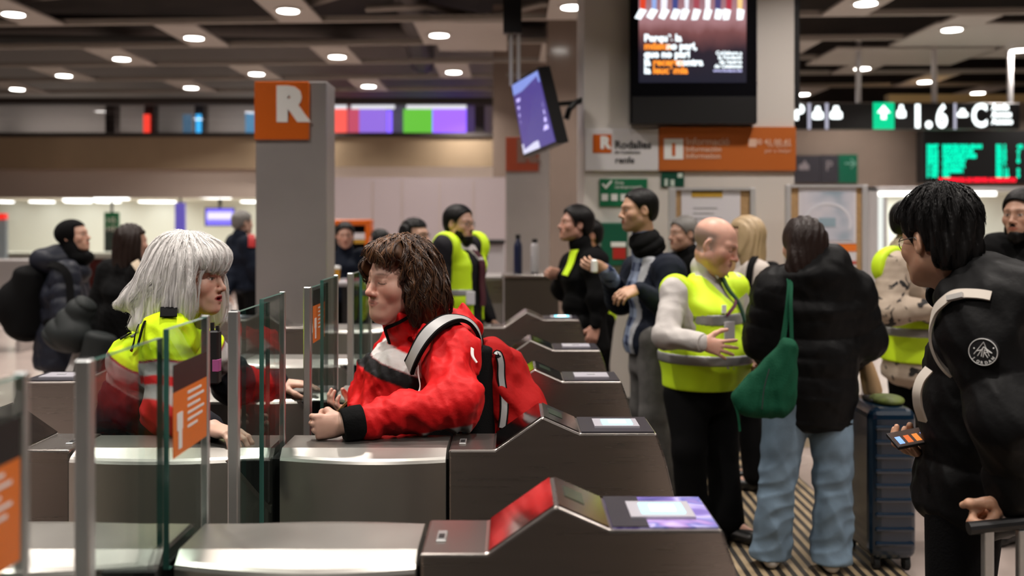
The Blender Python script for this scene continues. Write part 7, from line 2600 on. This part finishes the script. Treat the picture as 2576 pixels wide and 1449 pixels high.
    glasses(H, p, M['black'])
    vest_of(J, 0.034, 0, 0, 0, p, 0.75, res=0.013, shoulder=0.068)
    # people at the tall table
    Y = 9.45
    bystander('man in a dark blue sweater standing at the tall table with a cup', 862, Y, -75, P(868, 592, Y), (0.2, -0.97, -0.05), 1.62, (0.48, 0.26, 0.19), 'hair_black', 'short', M['navy_cloth'], 'sweater', seed=20, res=0.014, fres=0.007)
    p, H, J, S, j = bystander('dark-haired person in a dusty pink top behind the tall table', 945, 9.9, 160, P(952, 608, 9.9), (-0.8, 0.5, 0), 1.55, (0.55, 0.30, 0.24), 'hair_black', 'long', pmat('dusty_pink_top', (0.22, 0.08, 0.08), 0.8), 'top', seed=21, res=0.014, fres=0.008)
    # man behind the tall totem
    Y = 10.4
    p, H, J, S, j = bystander('grey-haired man in navy jacket with red shoulder half hidden by the steel totem', 628, Y, 40, P(611, 560, Y), (0.7, 0.7, 0), 1.70, (0.48, 0.30, 0.23), 'hair_grey', 'short', M['navy_cloth'], 'jacket', g=0.04, fat=0.03, seed=22, res=0.014, fres=0.008, over=dict(elL=P(585, 690, 10.35), wrL=P(572, 742, 10.2)))
    ribbon('red_shoulder', S, [P(632, 588, Y - 0.2), P(634, 605, Y - 0.25), P(632, 622, Y - 0.25)], 0.07, 0.008, pmat('red_patch', (0.45, 0.02, 0.02), 0.6), j, n=10)
    bg = Shape()
    bg.ecap(P(568, 835, 10.12), P(570, 765, 10.12), (0.11, 0.04), (0.05, 0.03), (1, 0, 0), k=0.03)
    bg.disp(folds(0.008, 18, 91))
    o = sdf_obj('shopping_bag', bg, 0.012, pmat('white_bag', (0.62, 0.60, 0.60), 0.6), None)
    tag(o, 'white cloth bag hanging beside the white-haired woman, before the navy jacket', 'bag')
    # hooded woman on the left with black backpack
    Y = 7.2
    H = Head(P(187, 594, Y), (0.97, -0.12, 0.16), s=1.02)
    p, H, J, S, j = bystander('woman in black hood and navy padded coat looking up to the right', 160, Y, -4, P(187, 594, Y), (0.97, -0.12, 0.16), 1.64, (0.56, 0.32, 0.23), 'hair_black', 'none', M['navy_puffer'], 'coat', g=0.045, fat=0.02, puff=(0.10, 0.012), seed=23, res=0.011, fres=0.006, coat_to=ZP(925, Y), arm=1.15, cuff_r=0.06,
                              over=dict(neck=P(165, 660, Y), chest=P(160, 740, Y), waist=P(160, 840, Y), hip=P(160, 920, Y), shR=P(165, 690, 7.05), elR=P(165, 790, 6.95), wrR=P(215, 850, 6.95)))
    Hh = Shape()
    e = lambda c, r, k: Hh.ell(H.T(c), np.array(r) * H.s, H.R, k)
    e((0, -0.025, 0.030), (0.098, 0.118, 0.098), 0.02)
    e((0, -0.01, -0.10), (0.092, 0.085, 0.09), 0.04)
    e((0, 0.03, -0.165), (0.095, 0.085, 0.06), 0.04)
    R = H.R

    def cutf(X, Yy, Zc):
        a_, b_, c_ = X - H.c[0], Yy - H.c[1], Zc - H.c[2]
        x = a_ * R[0, 0] + b_ * R[1, 0] + c_ * R[2, 0]
        y = a_ * R[0, 1] + b_ * R[1, 1] + c_ * R[2, 1]
        z = a_ * R[0, 2] + b_ * R[1, 2] + c_ * R[2, 2]
        return np.minimum(np.minimum(0.075 - np.abs(x), y - 0.045), np.minimum(0.062 - z, z + 0.125))
    Hh.cut(cutf, 0.01)
    sdf_obj('hood', Hh, 0.008, M['black_cloth'], p)
    Hd = Shape()
    Hd.ell(P(140, 655, Y), (0.16, 0.17, 0.11), None, 0.05)
    Hd.ell(P(195, 685, Y), (0.09, 0.13, 0.07), None, 0.05)
    Hd.disp(folds(0.01, 20, 93))
    sdf_obj('coat_hood', Hd, 0.010, M['navy_puffer'], j)
    bp = empty('backpack', P(65, 850, 7.15), 'big black backpack on the hooded woman at the left edge', 'backpack')
    B = Shape()
    B.ecap(P(70, 830, 7.15), P(85, 690, 7.15), (0.17, 0.15), (0.15, 0.12), (0, 1, 0), k=0.04)
    B.ell(P(30, 770, 7.1), (0.11, 0.14, 0.17), None, 0.05)
    B.disp(folds(0.008, 20, 94))
    sdf_obj('bag', B, 0.012, M['black_cloth'], bp)
    ribbon('strap', S, [P(120, 665, 7.02), P(160, 668, 6.9), P(185, 700, 6.85), P(180, 770, 6.85)], 0.05, 0.01, M['black_cloth'], bp, n=18, off=0.008)
    # long haired woman
    Y = 6.7
    p, H, J, S, j = bystander('woman with long brown hair in black seen from behind, tan strap on her shoulder', 322, Y, 60, P(333, 610, Y), (0.6, 0.8, 0), 1.60, (0.58, 0.33, 0.25), 'hair_brown', 'long', M['black_cloth'], 'coat', g=0.045, fat=0.01, seed=24, res=0.011, fres=0.006, coat_to=ZP(960, Y),
                              over=dict(elL=P(240, 800, 6.75), wrL=P(215, 860, 6.6)))
    sb = empty('shoulder_strap', P(350, 690, 6.6), 'cream strap over the shoulder of the long haired woman', 'bag strap')
    ribbon('strap', S, [P(332, 648, 6.5), P(348, 672, 6.45), P(364, 702, 6.45), P(380, 740, 6.45)], 0.05, 0.008, pmat('tan_strap', (0.55, 0.45, 0.33), 0.7), sb, n=14, off=0.006)
    m = pmat('dark_green_quilt', (0.016, 0.019, 0.019), 0.6, spec=0.2)
    ct = Shape()
    ct.ecap(P(150, 850, 6.4), P(215, 770, 6.4), (0.12, 0.12), (0.08, 0.10), (0.7, 0, 0.7), k=0.04, puff=(0.09, 0.02))
    ct.ell(P(185, 845, 6.35), (0.12, 0.12, 0.11), None, 0.05)
    ct.disp(folds(0.008, 18, 95))
    o = sdf_obj('quilted_coat', ct, 0.010, m, None)
    tag(o, 'dark grey green quilted coat carried over the arm of the long haired woman', 'coat')
    ct = Shape()
    ct.ecap(P(235, 960, 6.3), P(255, 850, 6.3), (0.14, 0.10), (0.10, 0.08), (1, 0, 0), k=0.04)
    ct.disp(folds(0.008, 18, 96))
    o = sdf_obj('grey_bag', ct, 0.010, m, None)
    tag(o, 'dark grey cloth bag hanging under the quilted coat', 'bag')
    ct = Shape()
    ct.ecap(P(185, 950, 6.35), P(205, 880, 6.45), (0.075, 0.04), (0.05, 0.03), (1, 0, 0.2), k=0.03)
    ct.disp(folds(0.006, 18, 97))
    o = sdf_obj('tote_bag', ct, 0.010, pmat('white_tote', (0.55, 0.53, 0.52), 0.7), None)
    tag(o, 'white cloth bag held low by the long haired woman', 'bag')
    # cup on the tall table
    zc = zt2
    x, y = XP(844, 8.75), 8.75
    t = empty('paper_cup', (x, y, zc), 'yellow paper cup with white lid on the tall table', 'cup')
    MB().lathe(x, y, [(0.032, zc), (0.043, zc + 0.115)], 24).obj('cup', pmat('cup_yellow', (0.55, 0.26, 0.015), 0.5), t)
    MB().lathe(x, y, [(0.046, zc + 0.115), (0.046, zc + 0.127), (0.040, zc + 0.142)], 24).obj('lid', M['white_text'], t)
    # dark blue ribbed suitcase
    Yc = 4.72
    t = empty('suitcase', (XP(2212, Yc), Yc, 0), 'dark blue ribbed suitcase standing between the long black coat and the young man', 'suitcase')
    blue = pmat('suitcase_blue', (0.0015, 0.012, 0.028), 0.25, coat=0.4)
    x0, x1 = XP(2152, Yc), XP(2268, Yc)
    zt = ZP(1008, Yc)
    sh = bevel(MB().box(x0, x1, Yc - 0.20, Yc + 0.22, 0.05, zt).obj('shell', blue, t), 0.05, 4)
    for k in range(9):
        z0 = 0.12 + k * 0.066
        bevel(MB().box(x0 + 0.02, x1 - 0.02, Yc - 0.210, Yc - 0.19, z0, z0 + 0.022).obj('rib', blue, sh), 0.008, 2)
    bevel(MB().box(x0 + 0.05, x1 - 0.04, Yc - 0.06, Yc + 0.06, zt, zt + 0.018).obj('handle', M['black'], t), 0.006, 2)
    for (x, y) in ((x0 + 0.04, Yc - 0.15), (x1 - 0.04, Yc - 0.15), (x0 + 0.04, Yc + 0.17), (x1 - 0.04, Yc + 0.17)):
        MB().tube([(x - 0.012, y, 0.03), (x + 0.012, y, 0.03)], 0.03, 14).obj('wheel', M['slot'], t)
        MB().box(x - 0.016, x + 0.016, y - 0.016, y + 0.016, 0.028, 0.062).obj('wheel_fork', M['black'], t)
    sc = Shape()
    sc.ell((XP(2222, Yc), Yc - 0.05, zt + 0.012), (0.07, 0.10, 0.025), None, 0.03)
    sc.disp(folds(0.006, 30, 98))
    o = sdf_obj('green_scarf', sc, 0.008, pmat('olive_cloth', (0.10, 0.13, 0.02), 0.6, noise=0.5, nscale=12), None)
    tag(o, 'crumpled olive green cloth on top of the dark blue suitcase', 'cloth')
    pb = Shape()
    pb.ecap(P(2195, 985, 4.95), P(2175, 905, 4.95), (0.045, 0.05), (0.03, 0.05), (1, 0, 0), k=0.02)
    pb.disp(folds(0.004, 30, 99))
    o = sdf_obj('paper_bag', pb, 0.008, pmat('kraft_paper', (0.45, 0.29, 0.15), 0.7), None)
    tag(o, 'tan paper bag hanging beside the long black coat above the blue suitcase', 'bag')


scarf_man()
laughing_man()
others()
